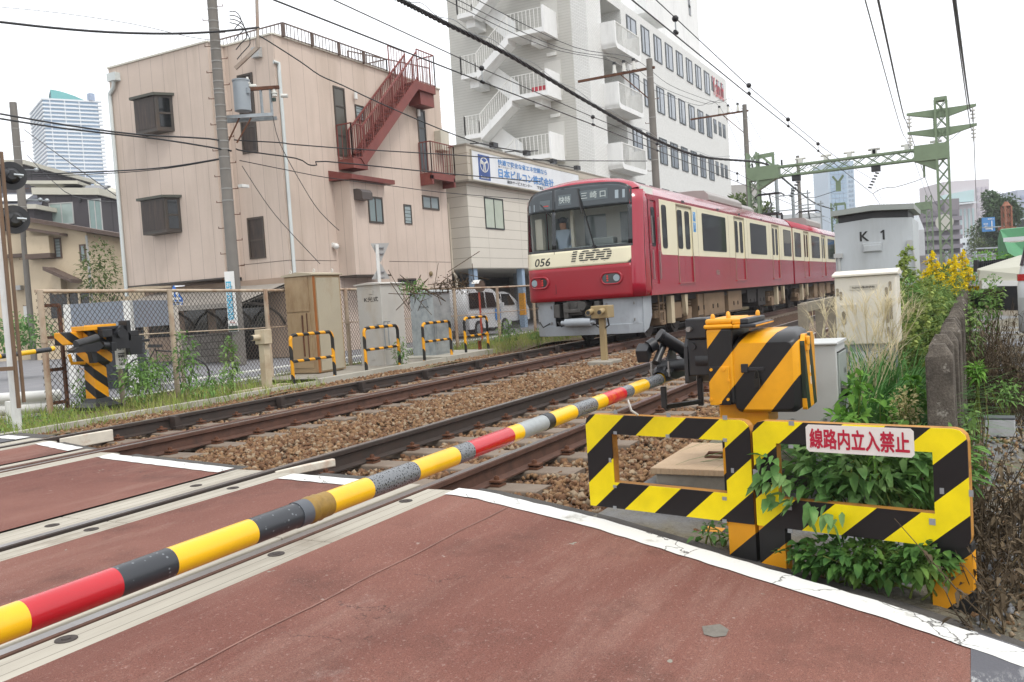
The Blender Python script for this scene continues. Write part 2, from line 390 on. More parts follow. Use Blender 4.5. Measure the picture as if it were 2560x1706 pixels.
# white edge lines, worn
def line_mat():
    t = NT('white_road_paint'); c = t.mix(t.ramp(t.noise(5, 6, .7), .58, .7), C('#d6d6d2'), C('#a9a69e'))
    ck = t.voro(2.2, 'DISTANCE_TO_EDGE', 0, t.warp()); c = t.mix(t.math('MULTIPLY', t.ramp(ck, .0, .012, 1, 0), t.ramp(t.noise(1.7, 2), .45, .55)), c, C('#4a4744'))
    t.bump(t.noise(150, 3), .3); return t.done(c, .75, 0, .3)
LINE = line_mat()
def white_line(y0, y1, wd=.16, off=.0):
    mb = MB(); n = max(3, int((y1-y0)/.05)); ys = np.linspace(y0, y1, n)
    jit = lambda y, k: .0025*math.sin(y*37+k)+.003*math.sin(y*91+k*2)
    for i in range(n-1):
        a, b = ys[i], ys[i+1]
        mb.add([(edge(a)-wd-off+jit(a, 1), a, zr(a)+.005), (edge(a)-off+jit(a, 4), a, zr(a)+.005), (edge(b)-off+jit(b, 4), b, zr(b)+.005), (edge(b)-wd-off+jit(b, 1), b, zr(b)+.005)], [(0, 1, 2, 3)])
    structure(mb.build('road_marking', LINE))
white_line(-3, 2.80); white_line(N1+.34, N2-.31); white_line(N2+.34, F1-.31); white_line(F1+.34, F2-.3); white_line(F2+.3, 9.6)
# seam in the red surfacing
mb = MB(); xs = np.linspace(-4, 4.25, 60)
for i in range(59):
    y = lambda x: 2.33+.006*math.sin(x*9)
    mb.add([(xs[i], y(xs[i])-.004, zr(2.33)+.003), (xs[i+1], y(xs[i+1])-.004, zr(2.33)+.003), (xs[i+1], y(xs[i+1])+.004, zr(2.34)+.003), (xs[i], y(xs[i])+.004, zr(2.34)+.003)], [(0, 1, 2, 3)])
structure(mb.build('road_seam', paint('seam', '#7f5e54', .95, .25, 8)))
# concrete planks beside the rails
def plank_mat():
    t = NT('crossing_plank'); n = t.noise(2.5, 6, .6, stretch=(.2, 2, 1)); c = t.mix(t.ramp(n, .3, .7), C('#8f897d'), C('#b3ada0'))
    for ph in (.13, .62): pass
    g = t.math('LESS_THAN', t.math('FRACT', t.math('MULTIPLY_ADD', t.dot((0, 1, 0)), 1/.085, .21)), .05)
    c = t.mix(t.math('MULTIPLY', g, .75), c, C('#4d483f')); c = t.mix(t.ramp(t.noise(1.1, 6, .7), .55, .72, 0, .6), c, C('#6b5f50'))
    t.bump(n, .2); return t.done(c, .85, 0, .3)
PLK = plank_mat()
def planks(y0, y1, xe):
    mb = MB(); x = RX0
    while x < xe-.05:
        x2 = min(xe, x+2.05); zb = zr((y0+y1)/2)
        mb.box(x, x2-.006, y0, y1, zb-.12, zb-.008); x = x2
    structure(mb.build('road_planks', PLK, bevel=.006))
for a, b in ((2.795, N1-.04), (N1+.085, N1+.315), (N2-.295, N2-.085), (N2+.04, N2+.325), (F1-.295, F1-.04), (F1+.19, F1+.325), (F2-.295, F2-.085), (F2+.04, F2+.295)):
    planks(a, b, edge((a+b)/2)+(.05 if a > 2.8 else -.02))
# round bolt recesses in the planks
REC = paint('rusty_recess', '#3b3430', .9, .3, 30)
mb = MB()
def recess(px, py, r):
    P = onZ(px, py); mb.tube([(P.x, P.y, -.0075), (P.x, P.y, -.0045)], [r, r*.98], 16, 0, False); mb.tube([(P.x, P.y, -.0045), (P.x, P.y, -.001)], [r*.45, r*.4], 10, 0, False)
for px, py in ((165, 1594), (690, 1382), (1014, 1250), (130, 1311), (228, 1321), (490, 1212), (582, 1218)): recess(px, py, .04)
structure(mb.build('road_bolts', REC))
# ---------------- rails
def rail_profile(y, k=1.0):
    h = [(-.0635, -.153), (.0635, -.153), (.0635, -.142), (.012, -.126), (.008, -.05), (.0325, -.036), (.0325, -.006), (.026, 0), (-.026, 0), (-.0325, -.006), (-.0325, -.036), (-.008, -.05), (-.012, -.126), (-.0635, -.142)]
    return [(y+a*k, b) for a, b in h]
def rail(name, y, x0, x1, side, label, bright=True):
    mb = MB(); pr = rail_profile(y); n = len(pr); xs = np.linspace(x0, x1, 24)
    for i in range(23):
        for j in range(n):
            a, b = pr[j], pr[(j+1) % n]; mi = 1 if j == 7 and bright else 0
            mb.add([(xs[i], *a), (xs[i+1], *a), (xs[i+1], *b), (xs[i], *b)], [(0, 1, 2, 3)], mi)
    mb.add([(x1, *q) for q in pr], [tuple(range(n))])
    o = mb.build(name, [side, M['rail_top']], weld=True); return tag(o, label, 'rail', 'rails')
rail('rail', N1, -12, 150, M['rail_side'], 'brown running rail nearest the camera, crossing the red road')
rail('rail', N2, -12, 150, M['rail_dark'], 'dark grey running rail, the second from the camera, beside the white flared end')
f1 = rail('rail', F1, -12, 150, M['rail_side'], 'brown running rail of the far track, on its near side under the train')
f2 = rail('rail', F2, -12, 150, M['rail_dark'], 'dark running rail of the far track, beside the grassy verge')
o = rail('check_rail', F1+.125, -12, 33, M['rail_side'], 'rusty check rail lying close behind the far track\'s near rail', False)
mb = MB()
for x in np.arange(7.2, 34, 1.78):
    b = MB(); b.box(x-.035, x+.035, F2-.13, F2-.04, -.153, -.004); b.box(x-.05, x+.05, F2-.16, F2-.10, -.153, -.12)
    adopt(b.build('rail_brace', M['rail_dark']), f2)
# flared white guard ends at the edge of the crossing
FL = paint('chalky_white_paint', '#c9c2b4', .85, .1, 8, dirt='#9a6a44', damt=.7, dscale=5)
def flare(P, Q, label, wd=.05, h=.055):
    mb = MB(); P, Q = Vector(P), Vector(Q); P.z = .004; Q.z = .012
    d = (Q-P).normalized(); s = Vector((-d.y, d.x, 0))*wd; dn = Vector((0, 0, -h))
    mb.loft([[P, P+s*.3, P+s*.3+dn, P+dn], [P+d*.25, P+d*.25+s, P+d*.25+s+dn, P+d*.25+dn], [Q, Q+s, Q+s+dn, Q+dn]], 0, False, True, True, True)
    tag(mb.build('guard_rail_end', FL, bevel=.008), label, 'rail end', 'white flared ends of the guard rails')
flare(onZ(690, 1180), onZ(838, 1152), 'white flared guard rail end beside the second rail from the camera')
flare(onZ(150, 1098), onZ(282, 1077), 'chipped white flared guard rail end between the rails of the far track', .05, .12)
# ---------------- sleepers with rail clips
def sleeper(x, yc, label, group, parts):
    y0, y1 = yc-1.2, yc+1.2
    mb = MB(); mb.prism([(-.14, -.36), (.14, -.36), (.115, -.158), (-.115, -.158)], (x, y0, 0), (1, 0, 0), (0, 0, 1), (0, y1-y0, 0))
    t = thing('sleeper', label, 'sleeper', (x, yc, -.36), group); mb.build('concrete_beam', M['sleeper'], t, bevel=.012)
    if parts:
        for yr in (yc-.75, yc+.75):
            for sgn in (-1, 1):
                b = MB(); yy = yr+sgn*.088
                b.box(x-.05, x+.05, yy-.045, yy+.045, -.157, -.142); b.box(x-.042, x+.042, yy-.05, yy+.035, -.128, -.116)
                b.tube([(x, yy, -.142), (x, yy, -.088)], .013, 6); b.tube([(x, yy, -.116), (x, yy, -.094)], .021, 6, 0, False)
                b.build('rail_clip', M['rust'], t)
    return t
for yc, nm, gl in ((N1+.75, 'near', 'weathered concrete sleeper of the near track, with bolted rail clips, in brown ballast'), (F1+.75, 'far', 'weathered concrete sleeper of the far track, with bolted rail clips, in brown ballast')):
    x0 = 5.21 if nm == 'near' else 5.83
    a = sleeper(x0, yc, gl, f'sleepers of the {nm} track', True)
    b = None
    for i in range(1, 66):
        x = x0+i*.585
        if i < 24: dup(a, (x-x0, 0, 0))
        else:
            if b is None: b = sleeper(x, yc, gl, f'sleepers of the {nm} track', False); xb = x
            else: dup(b, (x-xb, 0, 0))
# ---------------- ballast
def bal_mat():
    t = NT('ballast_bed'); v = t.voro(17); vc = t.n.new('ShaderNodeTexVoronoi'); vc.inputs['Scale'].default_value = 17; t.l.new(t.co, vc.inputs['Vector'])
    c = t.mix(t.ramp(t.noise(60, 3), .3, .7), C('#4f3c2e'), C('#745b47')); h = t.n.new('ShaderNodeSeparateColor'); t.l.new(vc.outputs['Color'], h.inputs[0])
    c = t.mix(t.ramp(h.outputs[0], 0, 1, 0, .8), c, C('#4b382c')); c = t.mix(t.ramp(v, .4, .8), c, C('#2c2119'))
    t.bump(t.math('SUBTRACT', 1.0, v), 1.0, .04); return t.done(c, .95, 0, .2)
BAL = bal_mat()
def bz(x, y):
    z = -.205 + .012*math.sin(x*2.1+y)*math.sin(y*3.3)
    if y > 9.9: z += .03*(y-9.9)
    if y < 1.6: z -= .02
    return z
def dens_h(y):       # stones pile a little between the tracks
    return .045*math.exp(-((y-5.78)/.5)**2)
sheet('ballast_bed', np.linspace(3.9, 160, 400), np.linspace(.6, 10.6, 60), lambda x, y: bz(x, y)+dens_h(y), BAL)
def stones(n, xr, yr, size, mats, name, excl=True, zf=None, w=(.45, .4, .15)):
    m = int(n); x = rng.uniform(xr[0], xr[1], m) ** 1.0; y = rng.uniform(yr[0], yr[1], m)
    keep = np.ones(m, bool)
    e = np.interp(y, [q[0] for q in EDGE], [q[1] for q in EDGE]); keep &= x > e + .12 + .1*rng.random(m)
    if excl:
        for r in (N1, N2, F1, F2): keep &= (np.abs(y-r) > .08) & ((np.abs(y-r) > .17) | (rng.random(m) < .35))
        keep &= ~((np.abs(y-F1-.125) < .06))
        for yc, x0 in ((N1+.75, 5.21), (F1+.75, 5.83)):
            ph = np.abs(((x-x0+.2925) % .585)-.2925); on = (np.abs(y-yc) < 1.2) & (ph < .125); keep &= ~(on & (rng.random(m) < .93))
            cl = (ph < .10) & ((np.abs(np.abs(y-yc)-.75) < .17)); keep &= ~cl
    x, y = x[keep], y[keep]; m = len(x)
    z = np.array([(zf or (lambda a, b: bz(a, b)+dens_h(b)))(a, b) for a, b in zip(x, y)]) + rng.uniform(.0, .03, m)
    s = size*rng.uniform(.6, 1.35, m)
    base = np.array([(i, j, k) for k in (-1, 1) for j in (-1, 1) for i in (-1, 1)], float)
    v = base[None]*(1+rng.uniform(-.6, .3, (m, 8, 3)))*rng.uniform(.45, 1, (m, 1, 3))
    a, b, c = rng.uniform(0, 6.28, m), rng.uniform(-.9, .9, m), rng.uniform(-.9, .9, m)
    ca, sa, cb, sb, cc, s3 = np.cos(a), np.sin(a), np.cos(b), np.sin(b), np.cos(c), np.sin(c); O = np.zeros(m); I = np.ones(m)
    Rz = np.stack([np.stack([ca, -sa, O], -1), np.stack([sa, ca, O], -1), np.stack([O, O, I], -1)], 1)
    Ry = np.stack([np.stack([cb, O, sb], -1), np.stack([O, I, O], -1), np.stack([-sb, O, cb], -1)], 1)
    Rx = np.stack([np.stack([I, O, O], -1), np.stack([O, cc, -s3], -1), np.stack([O, s3, cc], -1)], 1)
    v = np.einsum('nij,nkj->nki', Rz@Ry@Rx, v)*s[:, None, None] + np.stack([x, y, z], -1)[:, None]
    f = np.array([(0,2,3,1),(4,5,7,6),(0,1,5,4),(2,6,7,3),(0,4,6,2),(1,3,7,5)])[None] + np.arange(m)[:, None, None]*8
    mi = np.repeat(rng.choice(len(mats), m, p=w), 6)
    return npmesh(name, v.reshape(-1, 3), f.reshape(-1, 4), mats, midx=mi)
SM = [paint('ballast_brown', '#7f6245', .95, .4, 20, bump=.4), paint('ballast_rust', '#684a32', .95, .4, 20, bump=.4), paint('ballast_grey', '#8f7d66', .95, .35, 20, bump=.4)]
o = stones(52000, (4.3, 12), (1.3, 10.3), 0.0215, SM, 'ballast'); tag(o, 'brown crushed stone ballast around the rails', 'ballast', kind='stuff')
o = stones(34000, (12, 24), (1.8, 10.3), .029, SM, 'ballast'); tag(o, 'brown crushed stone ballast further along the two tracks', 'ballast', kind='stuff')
# ---------------------------------------------------------------- the train
TY, HW = 7.79, 1.415
RDP = paint('train_red_gloss', '#980828', .22, .04, .8, spec=.5, coat=.6)
RDF = paint('train_red_front', '#8e0019', .35, .04, .8, spec=.4, coat=.25)
CRM = paint('train_cream', '#dcd5b8', .35, .03, .8, coat=.2)
TRF = paint('train_roof', '#95908c', .5, .06, dirt='#8d8884', damt=.4)
UND = paint('underframe_dark', '#241f1c', .85, .25, 5)
TAN = paint('dusty_equipment_box', '#78634c', .85, .15, 3, dirt='#4a3a2c', damt=.6, bump=.1)
SKT = paint('skirt_grey', '#9aa0a6', .5, .06, 3, dirt='#5f5a55', damt=.35)
BLK = paint('window_surround_black', '#1b1f23', .18, .05, spec=.6)
INT = paint('cab_interior', '#9fa4a2', .8, .05)
WS = glass('windscreen', '#39454a', .03, .42, .7)
TW = NT('train_window'); twn = TW.noise(1.3, 4, .6, stretch=(.5, 1, 2)); TW = TW.done(C('#0b0e10'), .05, 0, .5)
XF = 17.97
def prof(hw, zb=.99):
    h = [(hw-.03, zb), (hw, zb+.14), (hw, 3.12), (hw-.03, 3.25), (hw-.10, 3.38), (hw-.24, 3.51), (hw-.48, 3.60), (hw-.85, 3.66), (.25, 3.69)]
    return h + [(-a, b) for a, b in h[::-1]]
def nx(y, z, g=None):
    s = abs(y-TY)/HW if g is None else g
    return XF + .30*s**10 + .085*max(0, z-1.7)**1.25
def car_body(root, x0, x1, nose):
    mb = MB(); rings = []; P = prof(HW)
    if nose:
        for g in (0.001, .3, .6, .78, .87, .92, .955, .98, .993, 1.0):
            rg = []
            for y, z in P:
                zz = z - (.17*(1-g**4)*((z-2.6)/1.1) if z > 2.6 else 0)
                rg.append((nx(0, zz, g), TY+y*g, zz))
            rings.append(rg)
        xa = max(p[0] for p in rings[-1])
        mb.loft(rings, 0, True)
        mb.loft([rings[-1], [(x0+.55, TY+y, z) for y, z in P]], 0, True)
        Q = prof(HW-.03); mb.loft([[(x0+.55, TY+y, z) for y, z in Q], [(x1, TY+y, z) for y, z in Q]], 0, True, c1=True)
    else:
        Q = prof(HW-.03); mb.loft([[(x0, TY+y, z) for y, z in Q], [(x1, TY+y, z) for y, z in Q]], 0, True, c0=True, c1=True)
    if nose:              # leave the windscreen open so the cab shows
        keep = []
        for k, f in enumerate(mb.f):
            q = [mb.v[i] for i in f]; cx, cz = sum(p[0] for p in q)/len(q), sum(p[2] for p in q)/len(q)
            lo_, hi_ = min(p[2] for p in q), max(p[2] for p in q)
            keep.append(not (cx < XF+.44 and hi_ > 2.2 and lo_ < 3.3))
        mb.f = [f for f, k in zip(mb.f, keep) if k]; mb.m = [f for f, k in zip(mb.m, keep) if k]; mb.s = [f for f, k in zip(mb.s, keep) if k]
    return mb.build('body', RDP, root, weld=True)
def side_skin(root, x0, x1, doors, xcream, slots=()):
    y0, y1 = TY-HW, TY-HW+.032
    red, cre = MB(), MB(); cuts = sorted(list(doors)+list(slots)); x = x0
    segs = []
    for a, b in cuts: segs.append((x, a)); x = b
    segs.append((x, x1))
    ZB = 1.907
    for a, b in segs:
        red.box(a, b, y0, y1, 1.245, ZB)
        if b <= xcream+.01: red.box(a, b, y0, y1, ZB, 3.115)
        elif a < xcream:
            red.box(a, xcream, y0, y1, ZB, 3.115); r = .09
            pl = [(xcream+r*(1-math.cos(t)), ZB+r*(1-math.sin(t))) for t in np.linspace(0, math.pi/2, 6)]
            cre.box(xcream, b, y0-.001, y1, ZB, 3.115)
            red.poly([(xcream-.001, y0-.002, ZB-.001)]+[(p, y0-.002, q) for p, q in pl][::-1])
        else: cre.box(a, b, y0-.001, y1, ZB, 3.115)
    red.box(x0, x1, y0, y1, 1.0, 1.243)
    xc = max(xcream, x0); cre.box(xc, x1, y0-.001, y1, 3.117, 3.172)
    if xc > x0: red.box(x0, xc, y0, y1, 3.117, 3.172)
    red.box(x0, x1, y0+.004, y1+.02, 3.174, 3.235)
    red.box(x0, x1, TY+HW-.03, TY+HW, 1.0, 3.2)
    red.build('side_panel', RDP, root); cre.build('cream_band', CRM, root)
def pane(root, name, x0, x1, z0, z1, y, r=.04, mat=None, fr=.025):
    def rr(x0, x1, z0, z1, r):
        out = []
        for cx, cz, a0 in ((x1-r, z1-r, 0), (x0+r, z1-r, 90), (x0+r, z0+r, 180), (x1-r, z0+r, 270)):
            out += [(cx+r*math.cos(R(a0+t)), cz+r*math.sin(R(a0+t))) for t in (0, 30, 60, 90)]
        return out
    mb = MB(); mb.prism(rr(x0, x1, z0, z1, r), (0, y, 0), (1, 0, 0), (0, 0, 1), (0, -.005, 0))
    w_ = mb.build(name, mat or TW, root)
    mb = MB(); mb.frame(rr(x0-fr, x1+fr, z0-fr, z1+fr, r+fr), rr(x0, x1, z0, z1, r), (0, y, 0), (1, 0, 0), (0, 0, 1), (0, -.009, 0))
    mb.build('window_frame', BLK, w_)
    return w_
def door(root, a, b):
    y = TY-HW+.03; m = (a+b)/2
    for i, (p, q) in enumerate(((a, m-.004), (m+.004, b))):
        mb = MB(); mb.box(p, q, y-.003, y+.02, 1.25, 1.90, 0); mb.box(p, q, y-.003, y+.02, 1.90, 3.11, 1)
        d = mb.build('door_leaf', [RDP, CRM], root)
        pane(d, 'door_window', p+.13, q-.13, 2.09, 3.0, y-.003, .06, None, .018)
    mb = MB(); mb.box(a-.06, b+.06, TY-HW-.03, TY-HW, 1.21, 1.243); mb.build('door_sill', RDP, root)
    mb = MB(); mb.frame([(a-.04, 1.243), (b+.04, 1.243), (b+.04, 3.15), (a-.04, 3.15)], [(a, 1.25), (b, 1.25), (b, 3.108), (a, 3.108)], (0, TY-HW-.0015, 0), (1, 0, 0), (0, 0, 1), (0, -.006, 0))
    mb.build('door_frame', paint('door_edge', '#7b6f5a', .6, .1), root)
BRC = paint('bracket_cream', '#b5a78c', .7, .1)
def bogie(root, xc):
    yn = TY-.05
    fr = MB(); fr.box(xc-1.5, xc+1.5, yn-1.12, yn-.95, .45, .62); fr.box(xc-.35, xc+.35, yn-1.2, yn-.9, .38, .78); fr.box(xc-1.5, xc+1.5, yn+.95, yn+1.12, .45, .62)
    fr.box(xc-.3, xc+.3, yn-.95, yn+.95, .5, .85)
    b = fr.build('bogie', TAN, root, bevel=.02)
    for dx in (-1.05, 1.05):
        w_ = MB()
        for yy in (yn-.72, yn+.72):
            w_.tube([(xc+dx, yy-.065, .43), (xc+dx, yy+.065, .43)], .43, 28, 0, False); w_.tube([(xc+dx, yy-.085, .43), (xc+dx, yy-.06, .43)], .33, 20, 0, False)
            w_.tube([(xc+dx, yy+.05, .43), (xc+dx, yy+.08, .43)], .46, 28, 0, False)
        w_.tube([(xc+dx, yn-1.0, .43), (xc+dx, yn+1.0, .43)], .09, 10)
        w_.build('wheelset', paint('wheel_steel', '#3b3430', .6, .2), b)
        a = MB(); a.box(xc+dx-.2, xc+dx+.2, yn-1.18, yn-.86, .28, .58)
        for k in range(5): a.tube([(xc+dx-.26, yn-1.02, .46+k*.07), (xc+dx-.26, yn-1.02, .5+k*.07)], .12, 12); a.tube([(xc+dx+.26, yn-1.02, .46+k*.07), (xc+dx+.26, yn-1.02, .5+k*.07)], .12, 12)
        a.build('axle_box', TAN, b, bevel=.015)
    d = MB(); d.prism([(-.13, .95), (.13, .95), (.08, .5), (0, .42), (-.06, .5)], (xc+.45, yn-1.3, 0), (1, 0, 0), (0, 0, 1), (0, .09, 0)); d.build('damper_bracket', BRC, b); d = MB(); d.box(xc-.7, xc-.45, yn-1.27, yn-1.15, .3, .95)
    d.build('damper_bracket', BRC, b)
def panto(root, P, Bx):
    """single-arm pantograph: head at P, foot on the roof at x = Bx"""
    mb = MB()
    mb.tube([P+V3(0, -.62, -.12), P+V3(0, -.5, -.02), P+V3(0, .5, -.02), P+V3(0, .62, -.12)], .03, 8); mb.beam(P+V3(-.12, -.45, .0), P+V3(-.12, .45, 0), .05, .05); mb.beam(P+V3(.12, -.45, .0), P+V3(.12, .45, 0), .05, .05)
    el = V3(Bx+.95, TY, (P.z+3.95)/2); ft = V3(Bx, TY, 3.98)
    mb.tube([P, el], .028, 8); mb.tube([el, ft], .045, 8); mb.tube([el+V3(-.08, .1, -.05), ft+V3(-.35, .1, .0)], .015, 6)
    mb.beam(ft+V3(-.6, -.5, -.04), ft+V3(.6, -.5, -.04), .06, .06); mb.beam(ft+V3(-.6, .5, -.04), ft+V3(.6, .5, -.04), .06, .06); mb.beam(ft+V3(-.3, -.55, 0), ft+V3(-.3, .55, 0), .07, .07); mb.beam(ft+V3(.3, -.55, 0), ft+V3(.3, .55, 0), .07, .07)
    for dx in (-.5, .5):
        for dy in (-.5, .5): mb.tube([ft+V3(dx, dy, -.3), ft+V3(dx, dy, -.06)], .05, 8)
    return mb.build('pantograph', M['black'], root)
def roof_units(root, lst):
    for a, b, z, hw in lst:
        mb = MB(); pr = [(-hw, 3.6), (-hw, z-.14), (-hw+.12, z-.03), (-hw*.5, z), (hw*.5, z), (hw-.12, z-.03), (hw, z-.14), (hw, 3.6)]
        mb.loft([[(a, TY+p, q) for p, q in pr], [(b, TY+p, q) for p, q in pr]], 0, False, True, True, True); mb.build('roof_unit', TRF, root, bevel=.03)
# leading car
c1 = thing('train_car', 'red and cream leading train car with a black framed front and the number 056', 'train car', (27, TY, 0), 'cars of the red train')
car_body(c1, 18.12, 35.55, True)
side_skin(c1, 18.62, 35.55, [(20.74, 21.96), (26.42, 27.62), (31.82, 32.98)], 19.45, [(18.82, 19.22)])
for a, b in ((20.74, 21.96), (26.42, 27.62), (31.82, 32.98)): door(c1, a, b)
ys = TY-HW-.001
pane(c1, 'side_window', 19.6, 19.9, 2.08, 3.03, ys, .05)
for a, b in ((22.95, 25.34), (28.47, 30.82), (33.87, 35.28)): pane(c1, 'side_window', a, b, 2.08, 3.02, ys, .03)
mb = MB(); mb.box(18.825, 19.215, ys+.028, ys+.05, 1.26, 3.1); cd = mb.build('cab_door', RDP, c1); pane(cd, 'door_window', 18.9, 19.14, 2.1, 2.95, ys+.028, .05, None, .015)
mb = MB()
for x in (18.79, 19.25): mb.tube([(x, ys-.03, 1.35), (x, ys-.03, 2.0)], .013, 6); mb.tube([(x, ys-.03, 2.15), (x, ys-.03, 2.75)], .013, 6)
mb.build('handrail', M['steel'], cd)
mb = MB(); mb.text('1056', (24.15, ys-.003, 1.42), (1, 0, 0), (0, 0, 1), (0, 0, 0), None, .13, .01); mb.build('lettering', paint('silver_letter', '#8f8a80', .4, .05), c1)
mb = MB()
for k in range(2): mb.box(22.12, 22.34, ys-.003, ys-.001, 2.52+k*.27, 2.76+k*.27)
stk = mb.build('accessibility_sticker', paint('sticker_blue', '#3f8ecb', .5, .05), c1)
mb = MB()
for k in range(2):
    zc = 2.52+k*.27
    mb.tube([(22.2, ys-.005, zc+.20), (22.2, ys-.004, zc+.20)], .025, 8); mb.beam((22.2, ys-.0045, zc+.17), (22.21, ys-.0045, zc+.08), .03, .002); mb.beam((22.21, ys-.0045, zc+.08), (22.28, ys-.0045, zc+.04), .03, .002)
mb.build('pictogram', M['white'], stk)
# front: everything follows the curved nose
def front_patch(root, name, mat, ya, yb, zb, zt, off=.004, n=28, m=8, th=.012):
    mb = MB(); g = []
    for i in range(n+1):
        y = ya+(yb-ya)*i/n; lo, hi = zb(y), zt(y)
        g.append([(nx(y, lo+(hi-lo)*j/m)-off, y, lo+(hi-lo)*j/m) for j in range(m+1)])
    for i in range(n):
        for j in range(m): mb.add([g[i][j], g[i+1][j], g[i+1][j+1], g[i][j+1]], [(0, 1, 2, 3)], 0, True)
    edge_ = [g[i][0] for i in range(n+1)] + [g[n][j] for j in range(1, m+1)] + [g[i][m] for i in range(n-1, -1, -1)] + [g[0][j] for j in range(m-1, 0, -1)]
    k = len(edge_)
    for i in range(k):
        a, b = edge_[i], edge_[(i+1) % k]; mb.add([a, b, (b[0]+th, b[1], b[2]), (a[0]+th, a[1], a[2])], [(0, 1, 2, 3)])
    return mb.build(name, mat, root, weld=True)
s_ = lambda y: min(1, abs(y-TY)/1.40)
zwb = lambda y: 2.10
zwt = lambda y: 3.56 - .10*s_(y)**2 - .36*s_(y)**9
front_patch(c1, 'front_panel', RDF, TY-1.19, TY+1.37, lambda y: 1.0, lambda y: 1.735, .003, n=60)
fc = front_patch(c1, 'front_cream_band', CRM, TY-1.2, TY+1.385, lambda y: 1.735+.09*max(0, (TY-1.1-y)/.1)**2, zwb, .005)
YP = TY+.60           # pillar between the two panes
ZG0, ZG1 = 2.155, 3.0
inner_t = lambda y: zwt(y)-.05-.02*s_(y)**8
def front_pt(y, z, off): return Vector((nx(y, z)-off, y, z))
k1_ = lambda q: (lambda y: q)
fs = front_patch(c1, 'front_window_surround', BLK, TY-1.235, TY+1.385, k1_(ZG1), zwt, .006)
front_patch(fs, 'window_sill', BLK, TY-1.235, TY+1.385, zwb, k1_(ZG0), .006)
for ya, yb in ((TY-1.235, TY-1.15), (YP-.045, YP+.045), (TY+1.32, TY+1.385)): front_patch(fs, 'window_pillar', BLK, ya, yb, k1_(ZG0), k1_(ZG1), .0061, n=6)
front_patch(c1, 'corner_panel', RDP, TY-HW+.001, TY-1.19, k1_(1.0), k1_(3.32), .0025, n=24); front_patch(c1, 'corner_panel', RDP, TY+1.37, TY+HW-.001, k1_(1.0), k1_(3.32), .0025, n=16)
UPB = glass('upper_windscreen', '#2d363b', .03, 1, .7)
front_patch(fs, 'blind_panel', UPB, TY-1.16, YP-.03, k1_(ZG1+.01), inner_t, .010); front_patch(fs, 'blind_panel', UPB, YP+.03, TY+1.33, k1_(ZG1+.01), inner_t, .010)
WGL = glass('windscreen_glass', '#2c3636', .02, .16, .8)
for ya, yb in ((TY-1.16, YP-.04), (YP+.04, TY+1.33)): front_patch(fs, 'windscreen', WGL, ya, yb, k1_(ZG0-.01), k1_(ZG1+.005), .008, th=.001)
CW = paint('cab_wall', '#cfd3cc', .8, .05); xb = XF+1.25
mb = MB(); mb.box(xb, xb+.04, TY-1.3, TY+1.3, 1.2, 3.4); mb.box(XF+.45, xb, TY-1.36, TY-1.33, 1.2, 3.4); mb.box(XF+.45, xb, TY+1.33, TY+1.36, 1.2, 3.4); mb.box(XF+.42, xb, TY-1.33, TY+1.33, 3.10, 3.14); mb.box(XF+.42, xb, TY-1.33, TY+1.33, 1.16, 1.2); mb.build('cab_wall', CW, c1)
mb = MB(); mb.box(XF+.12, XF+.6, TY-1.1, TY+.4, 2.0, 2.18); mb.box(XF+.2, XF+.5, TY-.75, TY-.2, 2.18, 2.34); mb.build('driving_desk', paint('desk_grey', '#6d7674', .6, .08), c1, bevel=.02)
mb = MB()
for a, b in ((-.95, -.55), (-.2, .35), (.75, 1.1)): mb.box(xb-.006, xb-.001, TY+a, TY+b, 2.15, 2.95)
mb.build('bulkhead_window', M['win_pale'], c1)
mb = MB(); mb.box(XF+.5, XF+.6, TY-1.15, TY-1.02, 2.15, 3.0); mb.box(XF+.6, XF+.7, TY+.35, TY+.42, 2.0, 3.05); mb.box(XF+.4, XF+.55, TY+1.05, TY+1.22, 2.2, 2.9); mb.build('cab_locker', paint('locker_cream', '#c8c7b6', .7, .05), c1)
# wiper, displays, lamps
mb = MB(); mb.beam(front_pt(TY-.38, 2.15, .03), front_pt(TY-.05, 3.3, .03), .025, .02); mb.beam(front_pt(TY-.1, 2.9, .04), front_pt(TY-.02, 3.46, .04), .03, .02); mb.tube([front_pt(TY-.38, 2.15, .005), front_pt(TY-.38, 2.15, .05)], .04, 10)
mb.beam(front_pt(TY+.92, 3.2, .03), front_pt(TY+.66, 2.9, .03), .015, .015)
mb.build('wiper', M['black_plastic'], fs)
def front_sign(ya, yb, za, zb_, text, col, txt):
    mb = MB(); mb.add([front_pt(a, b, .014) for a, b in ((ya, za), (yb, za), (yb, zb_), (ya, zb_))], [(0, 1, 2, 3)]); d = mb.build('destination_display', col, fs)
    if text:
        o_ = front_pt((ya+yb)/2, za+(zb_-za)*.18, .018); u = (front_pt(ya, za, .018)-front_pt(yb, za, .018)).normalized(); v = (front_pt(ya, zb_, .018)-front_pt(ya, za, .018)).normalized()
        mb = MB(); mb.text(text, o_, u, v, (0, 0, 0), abs(yb-ya)*.86, (zb_-za)*.66, .01, 0, 'C'); mb.build('lettering', txt, d)
LED = NT('led_letter'); LED.b.inputs['Emission Color'].default_value = C('#e6ece8'); LED.b.inputs['Emission Strength'].default_value = .12; LED = LED.done(C('#9fa8a6'), .6)
DSP = paint('display_grey', '#4d585c', .2, .05, spec=.6); LMP = paint('lamp_lens', '#8f9ca3', .15, .1, spec=.7); 
front_sign(TY+.16, TY+.48, 3.13, 3.36, '快特', DSP, LED); front_sign(TY-.71, TY-.03, 3.17, 3.40, '三 崎 口', DSP, LED)
front_sign(TY-1.10, TY-.88, 3.15, 3.33, None, LMP, LED); front_sign(TY+1.08, TY+1.24, 3.05, 3.21, None, LMP, LED); front_sign(TY+.68, TY+.94, 3.09, 3.28, None, DSP, LED)
